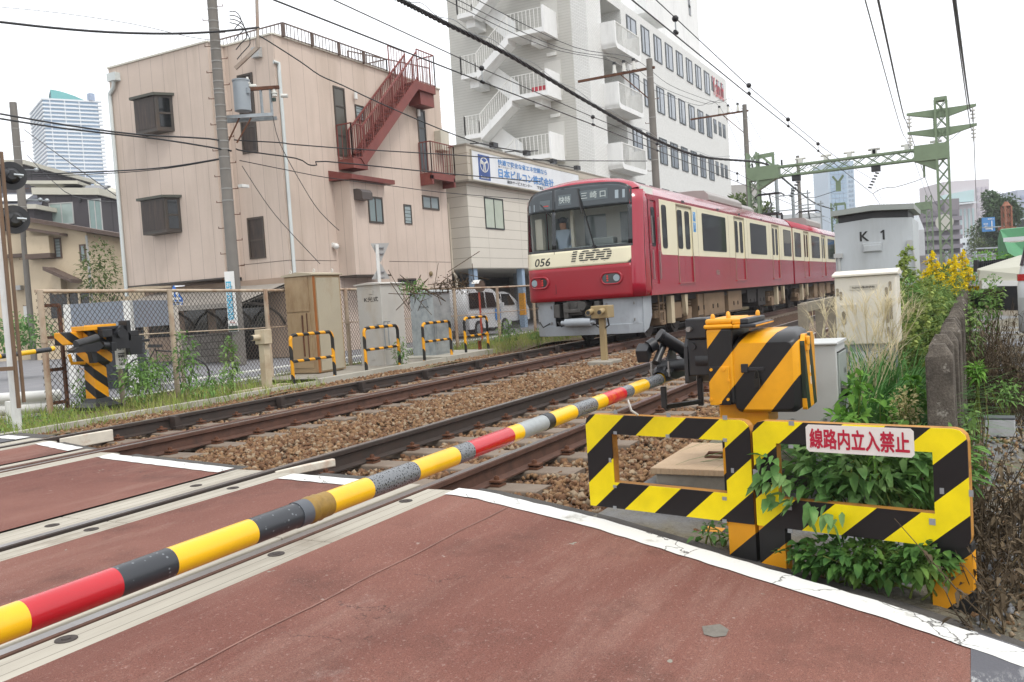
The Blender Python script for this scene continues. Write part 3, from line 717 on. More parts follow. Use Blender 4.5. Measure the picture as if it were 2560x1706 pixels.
mb = MB(); mb.add([front_pt(a, b, .018) for a, b in ((TY+.72, 3.14), (TY+.84, 3.14), (TY+.84, 3.16), (TY+.72, 3.16))], [(0, 1, 2, 3)])
RLED = NT('red_led'); RLED.b.inputs['Emission Color'].default_value = C('#ff3020'); RLED.b.inputs['Emission Strength'].default_value = .15; RLED = RLED.done(C('#a02a26'), .5); mb.build('lettering', RLED, fs)
def stadium(y, z, hw, hh, off, n=10):
    pts = []
    for i in range(n+1): t = -math.pi/2+math.pi*i/n; pts.append(front_pt(y+hw-hh+hh*math.cos(t), z+hh*math.sin(t), off))
    for i in range(n+1): t = math.pi/2+math.pi*i/n; pts.append(front_pt(y-hw+hh+hh*math.cos(t), z+hh*math.sin(t), off))
    return pts
for yl, sg in ((TY-.74, 1), (TY+1.02, -1)):
    mb = MB(); mb.loft([stadium(yl, 1.425, .27, .145, .003), stadium(yl, 1.425, .265, .14, .03), stadium(yl, 1.425, .215, .105, .03), stadium(yl, 1.425, .215, .105, .012)], 0, True); lp = mb.build('headlamp_rim', RDF, c1)
    mb = MB(); mb.poly(stadium(yl, 1.425, .22, .11, .013)); hl = mb.build('headlamp', paint('lamp_glass_dark', '#2c2f31', .1, .1, spec=.7), lp)
    mb = MB(); mb.tube([front_pt(yl-.12*sg, 1.43, .014), front_pt(yl-.12*sg, 1.43, .018)], .075, 14); mb.build('white_lens', LMP, hl)
    mb = MB()
    for k in (-1, 0, 1): mb.tube([front_pt(yl+.09*sg, 1.43+k*.05, .014), front_pt(yl+.09*sg, 1.43+k*.05, .019)], .022, 8)
    mb.build('tail_lens', RLED, hl)
# number and logo on the cream band
BL = paint('black_lettering', '#141414', .4, .05)
U, Vv = Vector((0, -1, 0)), Vector((0, 0, 1))
def front_text(t, yl, yr, z0, z1, bold, shear):
    mb = MB(); mb.text(t, (0, 0, z0), (0, -1, 0), (0, 0, 1), (0, 0, 0), yl-yr, z1-z0, bold, 0, 'L', shear)
    mb.v = [(nx(yl+q[1], q[2])-.010, yl+q[1], q[2]) for q in mb.v]; return mb
front_text('056', TY+1.12, TY+.72, 1.80, 1.98, .01, .22).build('lettering', BL, fc)
mb = front_text('1000', TY+.20, TY-.74, 1.82, 2.09, .055, .25)
# the logo is cut into slanting bars: keep only slices
def slice_logo(mb, z0, z1, n):
    bm = bmesh.new(); vs = [bm.verts.new(q) for q in mb.v]
    for f in mb.f:
        try: bm.faces.new([vs[i] for i in f])
        except ValueError: pass
    h = (z1-z0)/n
    for k in range(n):
        for zz in (z0+k*h, z0+k*h+h*.55): bmesh.ops.bisect_plane(bm, geom=bm.verts[:]+bm.edges[:]+bm.faces[:], plane_co=(0, 0, zz), plane_no=(0, 0, 1), dist=1e-6)
    dead = [f for f in bm.faces if ((f.calc_center_median().z-z0)/h) % 1 > .55]
    bmesh.ops.delete(bm, geom=dead, context='FACES'); me = bpy.data.meshes.new('lettering'); bm.to_mesh(me); bm.free(); me.materials.append(BL)
    o = bpy.data.objects.new('lettering', me); COL.objects.link(o); adopt(o, fc)
q = [(TY+.135, 2.035), (TY+.20, 1.985), (TY+.19, 1.965), (TY+.10, 2.01)]; mb.poly([(nx(y, z)-.0101, y, z) for y, z in q]); slice_logo(mb, 1.80, 2.10, 6)
# panel seams of the front door
mb = MB(); mb.beam(front_pt(YP, 1.16, .0075), front_pt(YP, 2.13, .0075), .012, .004, up=(1, 0, 0)); mb.beam(front_pt(YP, 1.16, .006), front_pt(TY+1.28, 1.16, .006), .012, .004); mb.build('front_door_seam', paint('seam_dark', '#3a0a14', .6), c1)
# skirt and coupler
def sx(y): return XF+.10+.30*min(1, abs(y-TY)/1.3)**8
def skirt(ya, yb, za, zb_, cut=0):
    mb = MB(); n = 10; g = []
    for i in range(n+1):
        y = ya+(yb-ya)*i/n; g.append([(sx(y)+.03, y, za), (sx(y), y, zb_), (sx(y)+.03, y, zb_), (sx(y)+.06, y, za)])
    mb.loft(g, 0, False, True, True, True); return mb
sk = skirt(TY-1.28, TY+1.27, .20, .42).build('skirt', SKT, c1, bevel=.01)
skirt(TY+.72, TY+1.27, .42, .99).build('skirt_panel', SKT, sk); skirt(TY-1.28, TY-.47, .42, .99).build('skirt_panel', SKT, sk)
mb = MB(); mb.prism([(0, .99), (.55, .99), (.55, .55), (.3, .28), (0, .2)], (sx(TY-1.28)+.0, TY-1.30, 0), (1, 0, 0), (0, 0, 1), (0, .03, 0)); mb.build('skirt_panel', SKT, sk)
mb = MB()
for y in (TY-.55, TY-1.15, TY+.8, TY+1.2):
    for z in (.5, .86): mb.tube([(sx(y)-.015, y, z-.03), (sx(y)-.015, y, z+.03)], .016, 8)
mb.build('hinge', M['steel'], sk)
mb = MB(); mb.box(XF+.3, XF+.8, TY-.62, TY+.80, .25, 1.05); mb.build('buffer_beam', paint('deep_black', '#0d0d0d', .9), c1)
cp = MB(); cp.box(XF+.02, XF+.5, TY+.02, TY+.38, .66, .98); cp.box(XF-.10, XF+.06, TY+.0, TY+.40, .72, .80); cp.box(XF-.08, XF+.1, TY+.30, TY+.42, .6, .95); cp.tube([(XF-.06, TY-.02, .86), (XF+.3, TY-.02, .86)], .10, 12); cp.tube([(XF-.08, TY+.12, .9), (XF+.1, TY+.12, .9)], .05, 10)
cp.beam((XF-.05, TY-.1, .66), (XF-.05, TY-.35, .55), .1, .06); cp.box(XF+.0, XF+.3, TY+.55, TY+.7, .62, .92); cp.box(XF+.0, XF+.3, TY-.42, TY-.3, .7, .95)
cpo = cp.build('coupler', paint('coupler_steel', '#4c4a47', .55, .25, 9, metal=.3), c1, bevel=.012)
mb = MB(); mb.tube([(XF-.04, TY+.40, .5), (XF-.04, TY-.22, .5)], .095, 16); mb.tube([(XF-.04, TY+.5, .5), (XF-.04, TY-.32, .5)], .05, 12); mb.build('air_cylinder', SKT, cpo)
mb = MB()
for k in range(3): y = TY+.62-.0*k; mb.tube([(XF+.02, y-.5*(k-1)*.9, .55-k*.02), (XF-.02, y-.5*(k-1)*.9-.1, .42), (XF+.1, y-.5*(k-1)*.9-.22, .5)], .018, 6)
mb.build('air_hose', M['black_plastic'], cpo)
# underframe
mb = MB(); mb.box(19.2, 35.4, TY-1.2, TY+1.2, .82, .99); mb.box(22.8, 31.2, TY-.6, TY+.6, .35, .85); mb.build('underframe', UND, c1)
for a, b, z0 in ((22.75, 23.25, .32), (23.35, 25.5, .28), (25.95, 27.6, .30), (28.4, 29.6, .5), (29.9, 31.0, .35)):
    mb = MB(); mb.box(a, b, TY-1.25, TY-.6, z0, .93); e_ = mb.build('equipment_box', TAN if a < 28 else UND, c1, bevel=.02)
    mb = MB()
    for x in ((a+b)/2-.25, (a+b)/2+.25): mb.box(x-.012, x+.012, TY-1.275, TY-1.25, .5, .62)
    mb.box(a+.02, b-.02, TY-1.256, TY-1.25, z0+.03, z0+.05); mb.build('latch', UND, e_)
bogie(c1, 20.95); bogie(c1, 33.4)
mb = MB(); mb.beam((19.45, TY-1.28, .35), (19.45, TY-1.28, .98), .03, .03); mb.beam((19.75, TY-1.28, .35), (19.75, TY-1.28, .98), .03, .03)
for z in (.38, .6, .8): mb.beam((19.45, TY-1.28, z), (19.75, TY-1.28, z), .03, .03)
mb.build('step_ladder', TAN, c1)
roof_units(c1, [(25.4, 29.5, 3.92, .95), (30.2, 32.0, 3.86, .8)])
mb = MB()
for x in (22.5, 25.7, 28.05, 31.35, 33.4): mb.box(x-.006, x+.006, TY-HW-.0022, TY-HW-.0008, 1.02, 3.11)
mb.build('panel_seam', paint('seam_shadow', '#5d4a42', .6), c1)
mb = MB()
for x in (21.3, 24.6, 27.1, 30.2): mb.box(x-.12, x+.12, TY-HW-.004, TY-HW, 3.29-.08, 3.29-.03)
mb.build('vent_slot', M['black'], c1)
# second car
c2 = thing('train_car', 'red and cream second train car, coupled behind the leading car', 'train car', (43, TY, 0), 'cars of the red train')
car_body(c2, 35.85, 51.9, False)
dd = [(38.2, 39.36), (42.9, 44.0), (47.75, 48.9)]
side_skin(c2, 35.85, 51.9, dd, 30)
for a, b in dd: door(c2, a, b)
for a, b in ((36.1, 37.4), (40.1, 42.25), (44.8, 47.0), (50.0, 51.4)): pane(c2, 'side_window', a, b, 2.08, 3.0, ys, .03)
mb = MB(); mb.box(36.0, 51.8, TY-1.2, TY+1.2, .82, .99); mb.build('underframe', UND, c2)
for a, b, z0 in ((41.3, 42.2, .3), (42.8, 44.4, .28), (45.0, 46.2, .4)):
    mb = MB(); mb.box(a, b, TY-1.25, TY-.6, z0, .93); mb.build('equipment_box', TAN, c2, bevel=.02)
bogie(c2, 38.6); bogie(c2, 49.2)
mb = MB(); mb.box(35.5, 35.9, TY-1.0, TY+1.0, 1.0, 3.3); mb.build('gangway', M['black'], c2)
roof_units(c2, [(42, 46, 3.98, .95)])
p1 = onY(1923, 485, TY); panto(c1, p1, 33.2) if p1.x < 34.5 else panto(c2, p1, p1.x-.6)
p2 = onY(2021, 528, TY); panto(c2, p2, p2.x-.6)
print('panto', p1, p2)
# ---------------------------------------------------------------- near side: barrier signs, gate, cabinets, concrete fence
SA, SB = Vector((3.888, .063, 0)), Vector((4.066, .95, 0)); SU = (SA-SB).normalized(); SN = Vector((-SU.y, SU.x, 0)); SN = SN if SN.x < 0 else -SN   # SN points at the camera
def onS(x, y):
    d = ray(x, y); n = SN; return CO + d*(n.dot(SB-CO)/n.dot(d))
def sq(x, y): P = onS(x, y); return ((P-SB).dot(SU), P.z)
BSU = SB.dot(SU)
YB = [striped('yellow_black_plate', '#e8d208', '#161617', (SU.x, SU.y, -1.14), .352, k-BSU/.352, .5, .4, .12) for k in (.023, .385)]
OB = striped('orange_black_old_paint', '#d8930f', '#1b1a19', (SU.x, SU.y, -1.14), .352, .385-BSU/.352, .5, .6, .4)
CLIP = M['galv']
def corners(s0, s1, z0, z1, r, which):
    out = []
    for i, (cs, cz, a0) in enumerate(((s1-r, z0+r, 270), (s1-r, z1-r, 0), (s0+r, z1-r, 90), (s0+r, z0+r, 180))):
        if i in which: out += [(cs+r*math.cos(R(a0+t)), cz+r*math.sin(R(a0+t))) for t in (0, 30, 60, 90)]
        else: p = ((s1, z0), (s1, z1), (s0, z1), (s0, z0))[i]; out += [p]*1 + [p]*3
    return out
def barrier(s0, s1, inner, legs, label, which, clips):
    t = thing('barrier_frame', label, 'barrier sign', SB+SU*((s0+s1)/2)+V3(0, 0, -.18), 'striped barrier frames')
    ou = corners(s0, s1, 0, .487, .05, which); a, b, c, d = inner
    inn = [(b, c)]*4+[(b, d)]*4+[(a, d)]*4+[(a, c)]*4
    mb = MB(); mb.frame(ou, inn, SB, SU, (0, 0, 1), SN*.006); mb.build('striped_plate', YB[0 if s0 < -.5 else 1], t)
    mb = MB(); k = .012; o2 = SB-SN*.004
    mb.frame([(p+(k if p < (s0+s1)/2 else -k)*0, q) for p, q in ou], [(p, q) for p, q in inn], o2, SU, (0, 0, 1), -SN*.045); mb.build('backing_frame', paint('rusty_orange_edge', '#a8752a', .7, .2, 8, dirt='#5a3a22', damt=.8, dscale=9), t)
    for p, q, z0 in legs:
        mb = MB(); mb.prism([(p, z0-.15), (q, z0-.15), (q, .02), (p, .02)], SB-SN*.006, SU, (0, 0, 1), -SN*.07); mb.build('leg', OB, t, bevel=.004)
    mb = MB()
    for px, py, ww, hh in clips:
        p, q = sq(px, py); mb.prism([(p-ww/2, q-hh/2), (p+ww/2, q-hh/2), (p+ww/2, q+hh/2), (p-ww/2, q+hh/2)], SB+SN*.006, SU, (0, 0, 1), SN*.003)
    mb.build('edge_clip', CLIP, t); return t
barrier(-.925, -.008, (-.768, -.135, .135, .388), [(-.145, -.01, -.15)], 'yellow and black striped frame left of the red lettered one, framing the ballast', (1, 2),
        [(1541, 1030, .022, .02), (1673, 1037, .022, .02), (1814, 1044, .022, .02), (1540, 1082, .02, .016), (1671, 1090, .02, .016), (1814, 1100, .02, .016), (1527, 1150, .014, .022), (1539, 1216, .02, .014), (1539, 1268, .02, .014), (1813, 1302, .022, .016), (1813, 1246, .022, .016), (1833, 1176, .014, .022), (1888, 1180, .014, .026)])
rb = barrier(.006, .905, (.115, .775, .134, .388), [(.008, .132, -.15), (.75, .903, -.23)], 'yellow and black striped frame with a white and red no-entry plate, leaves growing through it', (0, 1, 2),
        [(1980, 1058, .024, .02), (1979, 1116, .022, .016), (1895, 1183, .014, .03), (1977, 1327, .022, .018), (1975, 1270, .022, .016), (2332, 1304, .024, .026), (2332, 1371, .022, .016), (2356, 1227, .016, .024), (2429, 1233, .016, .026)])
# the warning plate
a, b = sq(2017, 1095)[0], sq(2286, 1095)[0]; zt, zb_ = sq(2150, 1066)[1], sq(2150, 1136)[1]
mb = MB(); r = .012
pl = [(a+r, zb_), (b-r, zb_), (b, zb_+r), (b, zt-r), (b-r, zt), (a+r, zt), (a, zt-r), (a, zb_+r)]
mb.prism(pl, SB+SN*.0062, SU, (0, 0, 1), SN*.003); wp = mb.build('warning_plate', paint('plate_white', '#dcd6d0', .45, .03, dirt='#a09888', damt=.15), rb)
mb = MB(); mb.text('線路内立入禁止', SB+SU*(a+.018)+V3(0, 0, zb_+.018)+SN*.0105, SU, (0, 0, 1), (0, 0, 0), b-a-.036, zt-zb_-.036, .03); mb.build('lettering', paint('plate_red', '#b01233', .5, .05), wp)
# ---------------- near gate
def reflector():
    t = NT('reflective_tape'); v = t.voro(110, 'DISTANCE_TO_EDGE', 0); c = t.mix(t.ramp(v, .16, .3), C('#6a6d70'), C('#1d1f22'))
    return t.done(c, .25, 0, .6)
def reflector2():
    t = NT('dark_reflective_tape'); f = t.voro(60); c = t.mix(t.ramp(f, .12, .2), C('#8a9094'), C('#2b2e33')); c = t.mix(.45, c, C('#2b2e33')); return t.done(c, .3, 0, .6)
AM = [paint('arm_yellow', '#e5b108', .3, .06, 5, dirt='#9a7a20', damt=.25, dscale=4, coat=.3), paint('arm_red', '#b0101f', .25, .06, 4, coat=.4), reflector2(), reflector(), paint('grey_tape', '#4b4f55', .4, .1), paint('brown_tape', '#8a6c2a', .45, .2, 20, dirt='#5a4316', damt=.6, dscale=14), M['black'], paint('silver_tape', '#8f9494', .3, .12, 60), paint('worn_red', '#b81428', .3, .1, 6, dirt='#d99a20', damt=.5, dscale=12)]
GY, GZ, GR = 1.58, .603, .0325
gate = thing('crossing_gate', 'nearest crossing gate, orange and black striped box with a long lowered arm', 'crossing gate', (4.75, 1.1, -.2), 'crossing gates')
bd = [(-60, 1590, 0), (52, 1547, 1), (285, 1463, 2), (423, 1415, 0), (625, 1341, 2), (738, 1298, 4), (764, 1288, 5), (817, 1266, 0), (916, 1224, 3), (1031, 1184, 0), (1133, 1145, 3), (1170, 1131, 1), (1270, 1094, 0), (1295, 1082, 7), (1357, 1057, 6), (1372, 1050, 0), (1429, 1032, 3), (1480, 1012, 0), (1506, 1002, 8), (1553, 984, 3), (1572, 977, 0), (1610, 962, 3), (1647, 949, 0), (1690, 932, 0)]
am = MB(); x0_ = -3.5
xs = [onY(px, py, GY).x for px, py, _ in bd]; xs[0] = .72; az = lambda x: .589+.0085*(x-.95)
am.tube([(x0_, GY, az(x0_)), (xs[0], GY, az(xs[0]))], GR, 24, 2)
cols = [0, 2, 1, 2, 0]
for i in range(len(bd)-1):
    m_ = bd[i][2]; rr = GR*(1.06 if m_ in (4, 5, 6) else 1)
    if m_ == 5:
        n = 9; xx = np.linspace(xs[i], xs[i+1], n); am.tube([(x, GY, az(x)) for x in xx], [GR*(1.02+.12*abs(math.sin(k*2.1)) if k < 5 else 1.05) for k in range(n)], 24, m_)
    else: am.tube([(xs[i], GY, az(xs[i])), (xs[i+1], GY, az(xs[i+1]))], rr, 28, m_)
am.build('gate_arm', AM, gate)
GBX = striped('gate_box_stripes', '#df9c16', '#19191a', (0, -1, -.80), .285, .145, .5, .38, .10); GBX2 = striped('gate_cap_stripes', '#dc9612', '#2c2d30', (0, -1, 0), .16, .25, .5, .4, .1)
# housing: narrow front box with a lid and the bulging motor cover
def rrect(y0, y1, z0, z1, r, n=4):
    out = []
    for cy, cz, a0 in ((y1-r, z1-r, 0), (y0+r, z1-r, 90), (y0+r, z0+r, 180), (y1-r, z0+r, 270)):
        out += [(cy+r*math.cos(R(a0+90*k/n)), cz+r*math.sin(R(a0+90*k/n))) for k in range(n+1)]
    return out
mb = MB(); mb.box(4.50, 4.90, 1.128, 1.262, .50, .895); hb = mb.build('gear_box', GBX, gate, bevel=.012)
mb = MB()
pr = lambda i, e: [(y, z) for y, z in rrect(.80+i, 1.130, .455+i*.5, .862-i*.8, .055)]
mb.loft([[(4.515, y, z) for y, z in rrect(.835, 1.13, .475, .815, .03)], [(4.53, y, z) for y, z in rrect(.812, 1.13, .46, .83, .03)], [(4.60, y, z) for y, z in rrect(.803, 1.13, .455, .86, .05)], [(4.84, y, z) for y, z in rrect(.803, 1.13, .455, .875, .06)], [(4.90, y, z) for y, z in rrect(.83, 1.13, .48, .85, .06)]], 0, True, True, True, True)
mc = mb.build('motor_cover', GBX, gate)
mb = MB(); mb.prism([(0, 0), (.30, 0), (.30, .34), (.26, .38), (.04, .38), (0, .34)], (4.57, .806, .466), (1, 0, 0), (0, 0, 1), (0, -.022, 0)); mb.build('end_plate', striped('end_plate_stripes', '#dc9612', '#1d2a1e', (1, 0, .3), .19, .62, .5, .4, .1), mc, bevel=.012)
mb = MB(); mb.box(4.60, 4.66, .772, .786, .76, .82); mb.box(4.6, 4.64, .765, .786, .79, .835); mb.build('handle', M['yellow'], mc, bevel=.006)
# warning decal on the end plate
mb = MB(); mb.box(4.70, 4.72, .7825, .7839, .58, .62); mb.box(4.70, 4.71, .7825, .7839, .64, .68); mb.build('decal', M['white'], mc)
mb = MB(); mb.box(4.49, 4.91, 1.118, 1.272, .895, .918); mb.box(4.50, 4.90, 1.124, 1.264, .918, .946); mb.build('lid', M['yellow'], hb, bevel=.01)
mb = MB(); mb.box(4.495, 4.9, 1.04, 1.1235, .915, .942); mb.box(4.48, 4.93, 1.0, 1.117, .895, .914); mb.build('top_cover', GBX2, gate, bevel=.006)
mb = MB()
for x, y in ((4.54, 1.232), (4.86, 1.232), (4.54, 1.15), (4.86, 1.07)): mb.tube([(x, y, .935), (x, y, .957), (x, y, .968), (x, y, .972)], [.012, .012, .009, .003], 10)
mb.build('lid_knob', M['yellow'], gate)
mb = MB(); mb.box(4.489, 4.4995, 1.148, 1.255, .50, .70); fp = mb.build('inspection_plate', GBX, hb, bevel=.003)
mb = MB()
for y, z in ((1.24, .685), (1.175, .685), (1.15, .63), (1.25, .53), (1.16, .53), (1.2, .515)): mb.tube([(4.489, y, z), (4.482, y, z)], .008, 8)
mb.build('bolt', M['yellow'], fp)
mb = MB(); mb.box(4.505, 4.514, .975, 1.065, .672, .692); mb.box(4.500, 4.513, 1.055, 1.09, .665, .71); hs_ = mb.build('hasp', M['black'], mc, bevel=.003)
mb = MB(); mb.box(4.488, 4.503, .995, 1.025, .59, .635); mb.tube([(4.495, 1.002, .632), (4.495, 1.002, .66), (4.495, 1.010, .676), (4.495, 1.018, .66), (4.495, 1.018, .632)], .0045, 6); mb.build('padlock', paint('old_black_brass', '#26241f', .4, .2, metal=.4), hs_, bevel=.003)
mb = MB(); mb.tube([(4.525, 1.05, .69), (4.525, 1.128, .695)], .006, 6); mb.build('hinge_rod', M['yellow'], mc)
# neck, post, base
mb = MB(); mb.box(4.58, 4.83, .98, 1.235, .38, .50); mb.loft([[(4.6, .96, .46), (4.8, .96, .46), (4.8, 1.235, .46), (4.6, 1.235, .46)], [(4.62, 1.04, .36), (4.78, 1.04, .36), (4.78, 1.235, .36), (4.62, 1.235, .36)]], 0, False, True); mb.build('neck', M['yellow'], gate, bevel=.01)
PST = striped('post_stripes', '#d8930f', '#1a1a1b', (0, -1, -1), .28, .3, .5, .45, .15)
mb = MB(); mb.box(4.62, 4.80, 1.06, 1.24, -.18, .40); mb.box(4.5, 4.92, .95, 1.35, -.24, -.17); mb.build('post', PST, gate, bevel=.008)
# arm carrier and counter-weight linkage, dark cast iron
bk = MB()
bk.box(4.60, 4.80, 1.285, 1.40, .84, .95); bk.box(4.62, 4.84, 1.27, 1.40, .64, .84); bk.tube([(4.70, 1.26, .72), (4.70, 1.36, .72)], .085, 20); bk.tube([(4.72, 1.28, .70), (4.80, 1.62, .68)], .035, 14)
bk.prism([(-.07, .0), (.08, .0), (.08, .2), (0, .27), (-.06, .2)], (4.68, 1.40, .60), (1, 0, 0), (0, 0, 1), (0, .02, 0))
bk.build('drive_casting', M['black'], gate, bevel=.008)
mb = MB(); mb.tube([(4.60, 1.375, .895), (4.565, 1.375, .895)], .014, 8, 0, False); mb.build('bolt_head', M['steel'], gate); mb = MB(); mb.tube([(4.62, 1.37, .80), (4.605, 1.37, .80)], .02, 8, 0, False); mb.build('bolt_head', M['black'], gate)
CX = lambda x: x+.36
mb = MB()
mb.prism([(CX(4.32), .0), (CX(4.42), .03), (CX(4.80), .06), (CX(4.80), -.03), (CX(4.42), -.04), (CX(4.32), -.02)], (0, GY-.06, GZ+.045), (1, 0, 0), (0, 0, 1), (0, .12, 0)); mb.loft([[(CX(4.29), GY+.04*math.cos(t), GZ+.02+.04*math.sin(t)) for t in np.linspace(-.4, 3.54, 12)], [(CX(4.62), GY+.055*math.cos(t), GZ+.02+.045*math.sin(t)) for t in np.linspace(-.4, 3.54, 12)]], 0, True, False)
mb.prism([(CX(4.36), .05), (CX(4.56), .23), (CX(4.62), .05)], (0, GY-.01, GZ), (1, 0, 0), (0, 0, 1), (0, .012, 0))
ac = mb.build('arm_carrier', M['black'], gate, bevel=.004)
mb = MB()
for x, y in ((4.32, GY-.05), (4.32, GY+.05), (4.48, GY-.05), (4.58, GY+.05)): mb.tube([(CX(x), y, GZ+.03), (CX(x), y, GZ+.115)], .007, 6); mb.tube([(CX(x), y, GZ+.055), (CX(x), y, GZ+.07)], .014, 6, 0, False)
mb.build('stud', M['steel'], ac)
mb = MB()
A_ = V3(CX(4.47), GY+.03, GZ+.245); B_ = V3(CX(4.58), GY-.10, GZ+.13); mb.tube([A_, B_], .036, 16); mb.tube([A_+(A_-B_)*.02, A_+(A_-B_)*.1], .040, 16); mb.tube([B_+(B_-A_)*.05, B_-(B_-A_)*.22], .045, 12)
mb.obox(B_+V3(.03, -.05, .01), (.055, -.06, -.02), (.035, .05, 0), (.01, -.005, .035))
mb.tube([V3(CX(4.40), GY+.05, GZ+.10), V3(CX(4.50), GY+.03, GZ+.2)], .022, 12); mb.tube([V3(CX(4.41), GY+.09, GZ+.19), V3(CX(4.44), GY+.06, GZ+.21)], .038, 16); mb.obox(V3(CX(4.39), GY+.115, GZ+.16), (.03, .0, .02), (0, .035, 0), (-.014, 0, .035))
mb.prism([(CX(4.50), -.02), (CX(4.62), .02), (CX(4.72), -.06), (CX(4.72), -.12), (CX(4.62), -.10)], (0, GY-.20, GZ+.07), (1, 0, 0), (0, 0, 1), (0, .06, 0)); mb.tube([V3(CX(4.68), GY-.22, GZ-.03), V3(CX(4.68), GY-.27, GZ-.04)], .018, 10)
mb.build('shear_joint', M['black'], gate, bevel=.004)
mb = MB(); mb.beam((CX(4.36), GY+.0, GZ-.03), (CX(4.36), GY+.0, GZ-.15), .03, .026); mb.beam((CX(4.36), GY+.0, GZ-.145), (CX(4.60), GY-.14, GZ-.145), .026, .026); mb.beam((CX(4.60), GY-.14, GZ+.08), (CX(4.60), GY-.14, GZ-.17), .03, .026); mb.build('guard_loop', M['black'], gate, bevel=.004)
mb = MB(); mb.tube([(onY(1555, 1000, GY).x, GY-.03, GZ-.02), (4.06, GY-.05, GZ-.07), (4.12, GY-.06, GZ-.1)], .006, 6); mb.build('loose_tie', M['insul'], gate)
# ---------------- cable pit with a chequered lid in the ballast
pit = thing('cable_pit', 'concrete cable pit in the ballast with a beige chequered lid', 'cable pit', (5.6, 1.55, -.2))
mb = MB(); mb.box(5.21, 6.06, 1.24, 1.83, -.3, -.03); mb.build('pit_wall', M['concrete'], pit, bevel=.015)
chk = NT('chequer_plate'); f1_ = chk.math('SINE', chk.math('MULTIPLY', chk.dot((1, 1, 0)), 210)); f2_ = chk.math('SINE', chk.math('MULTIPLY', chk.dot((1, -1, 0)), 210)); hh = chk.math('MAXIMUM', f1_, f2_)
chk.bump(hh, .5, .004); CHK = chk.done(chk.mix(chk.ramp(chk.noise(4, 5), .3, .7), C('#a98f72'), C('#bda384')), .7, .1)
mb = MB(); mb.box(5.18, 6.09, 1.22, 1.85, -.027, .012); ld = mb.build('lid', CHK, pit, bevel=.004)
mb = MB(); mb.tube([(5.55, 1.50, .015), (5.55, 1.60, .02), (5.63, 1.60, .03), (5.63, 1.48, .03), (5.55, 1.50, .015)], .011, 8); mb.build('handle', M['rust'], ld)
# ---------------- grey control cabinet behind the gate
GC = paint('cabinet_light_grey', '#b4b6b4', .5, .03, dirt='#8a857c', damt=.25)
cab = thing('control_cabinet', 'light grey metal control cabinet right behind the nearest gate\'s motor box', 'cabinet', (5.4, .95, -.2))
mb = MB(); mb.box(5.22, 5.58, .725, 1.32, .285, .742); mb.prism([(5.205, .742), (5.60, .742), (5.60, .757), (5.205, .757)], (0, .715, 0), (1, 0, 0), (0, 0, 1), (0, .62, 0)); cb = mb.build('box', GC, cab, bevel=.006)
mb = MB(); mb.box(5.25, 5.56, .715, .725, .30, .69); dr = mb.build('door', paint('cabinet_door_grey', '#8d938f', .5, .05), cab, bevel=.003)
mb = MB(); mb.box(5.245, 5.565, .7185, .7255, .692, .70); mb.build('door_gap', M['black'], dr)
mb = MB(); mb.tube([(5.30, .718, .49), (5.30, .69, .49)], .012, 8); mb.box(5.29, 5.36, .685, .70, .478, .5); mb.build('lock', M['steel'], dr)
mb = MB(); mb.box(5.29, 5.335, .69, .712, .43, .475); mb.build('padlock', M['black'], dr, bevel=.003)
mb = MB(); mb.text('2106', (5.42, .7138, .56), (1, 0, 0), (0, 0, 1), (0, 0, 0), .09, .03, 0); mb.build('lettering', M['black'], dr)
mb = MB()
for y in (.80, .98, 1.2):
    for z in (.315,): mb.tube([(5.22, y, z), (5.212, y, z)], .011, 10)
mb.build('bolt', M['galv'], cab); mb = MB(); mb.tube([(5.4, 1.2, -.3), (5.4, 1.2, .29)], .04, 14); mb.tube([(5.4, .85, -.3), (5.4, .85, .29)], .04, 14); mb.build('post', M['galv'], cab)
# ---------------- cream louvred cabinet
CR_ = paint('cabinet_cream', '#d2ccbf', .5, .03, dirt='#8f8878', damt=.25, stretch=(1, 1, .2))
P0, P1 = onX(2085, 690, 7.75), onX(2240, 690, 7.75); y1, y0 = P0.y, P1.y
hubc = thing('equipment_cabinet', 'cream equipment cabinet with slotted vents, half hidden by pale pampas grass', 'cabinet', (7.9, (y0+y1)/2, -.2))
zt = 1.12; zb_ = onX(2160, 862, 7.75).z
mb = MB(); mb.box(7.75, 8.12, y0, y1, zb_, zt); bx_ = mb.build('box', CR_, hubc, bevel=.012)
mb = MB(); mb.prism([(7.725, zt), (8.15, zt), (8.15, zt+.02), (7.94, zt+.05), (7.725, zt+.02)], (0, y0-.015, 0), (1, 0, 0), (0, 0, 1), (0, y1-y0+.03, 0)); mb.build('lid', CR_, hubc, bevel=.005)
DK = paint('vent_shadow', '#8d8371', .8, .1); mb = MB()
def slot(y, za, zc): mb.prism(rrect(y-.011, y+.011, za, zc, .0105), (7.7485, 0, 0), (0, 1, 0), (0, 0, 1), (-.002, 0, 0))
W_ = y1-y0; H_ = zt-zb_
for fy, a, b in ((.045, .72, .84), (.10, .66, .79), (.90, .76, .9), (.84, .68, .82), (.90, .35, .66), (.84, .3, .65), (.84, .1, .25), (.9, .05, .2), (.1, .05, .2)): slot(y1-W_*fy, zb_+H_*a, zb_+H_*b)
mb.build('vent_slot', DK, bx_)
mb = MB(); mb.frame(rrect(y1-W_*.37, y1-W_*.06, zb_+.03, zb_+H_*.60, .03), rrect(y1-W_*.355, y1-W_*.075, zb_+.045, zb_+H_*.585, .02), (7.75, 0, 0), (0, 1, 0), (0, 0, 1), (-.006, 0, 0)); mb.build('panel_frame', CR_, bx_)
mb = MB(); mb.prism(rrect(y1-W_*.17, y1-W_*.10, zb_+H_*.3, zb_+H_*.5, .018), (7.7488, 0, 0), (0, 1, 0), (0, 0, 1), (-.003, 0, 0)); mb.build('grip_recess', DK, bx_)
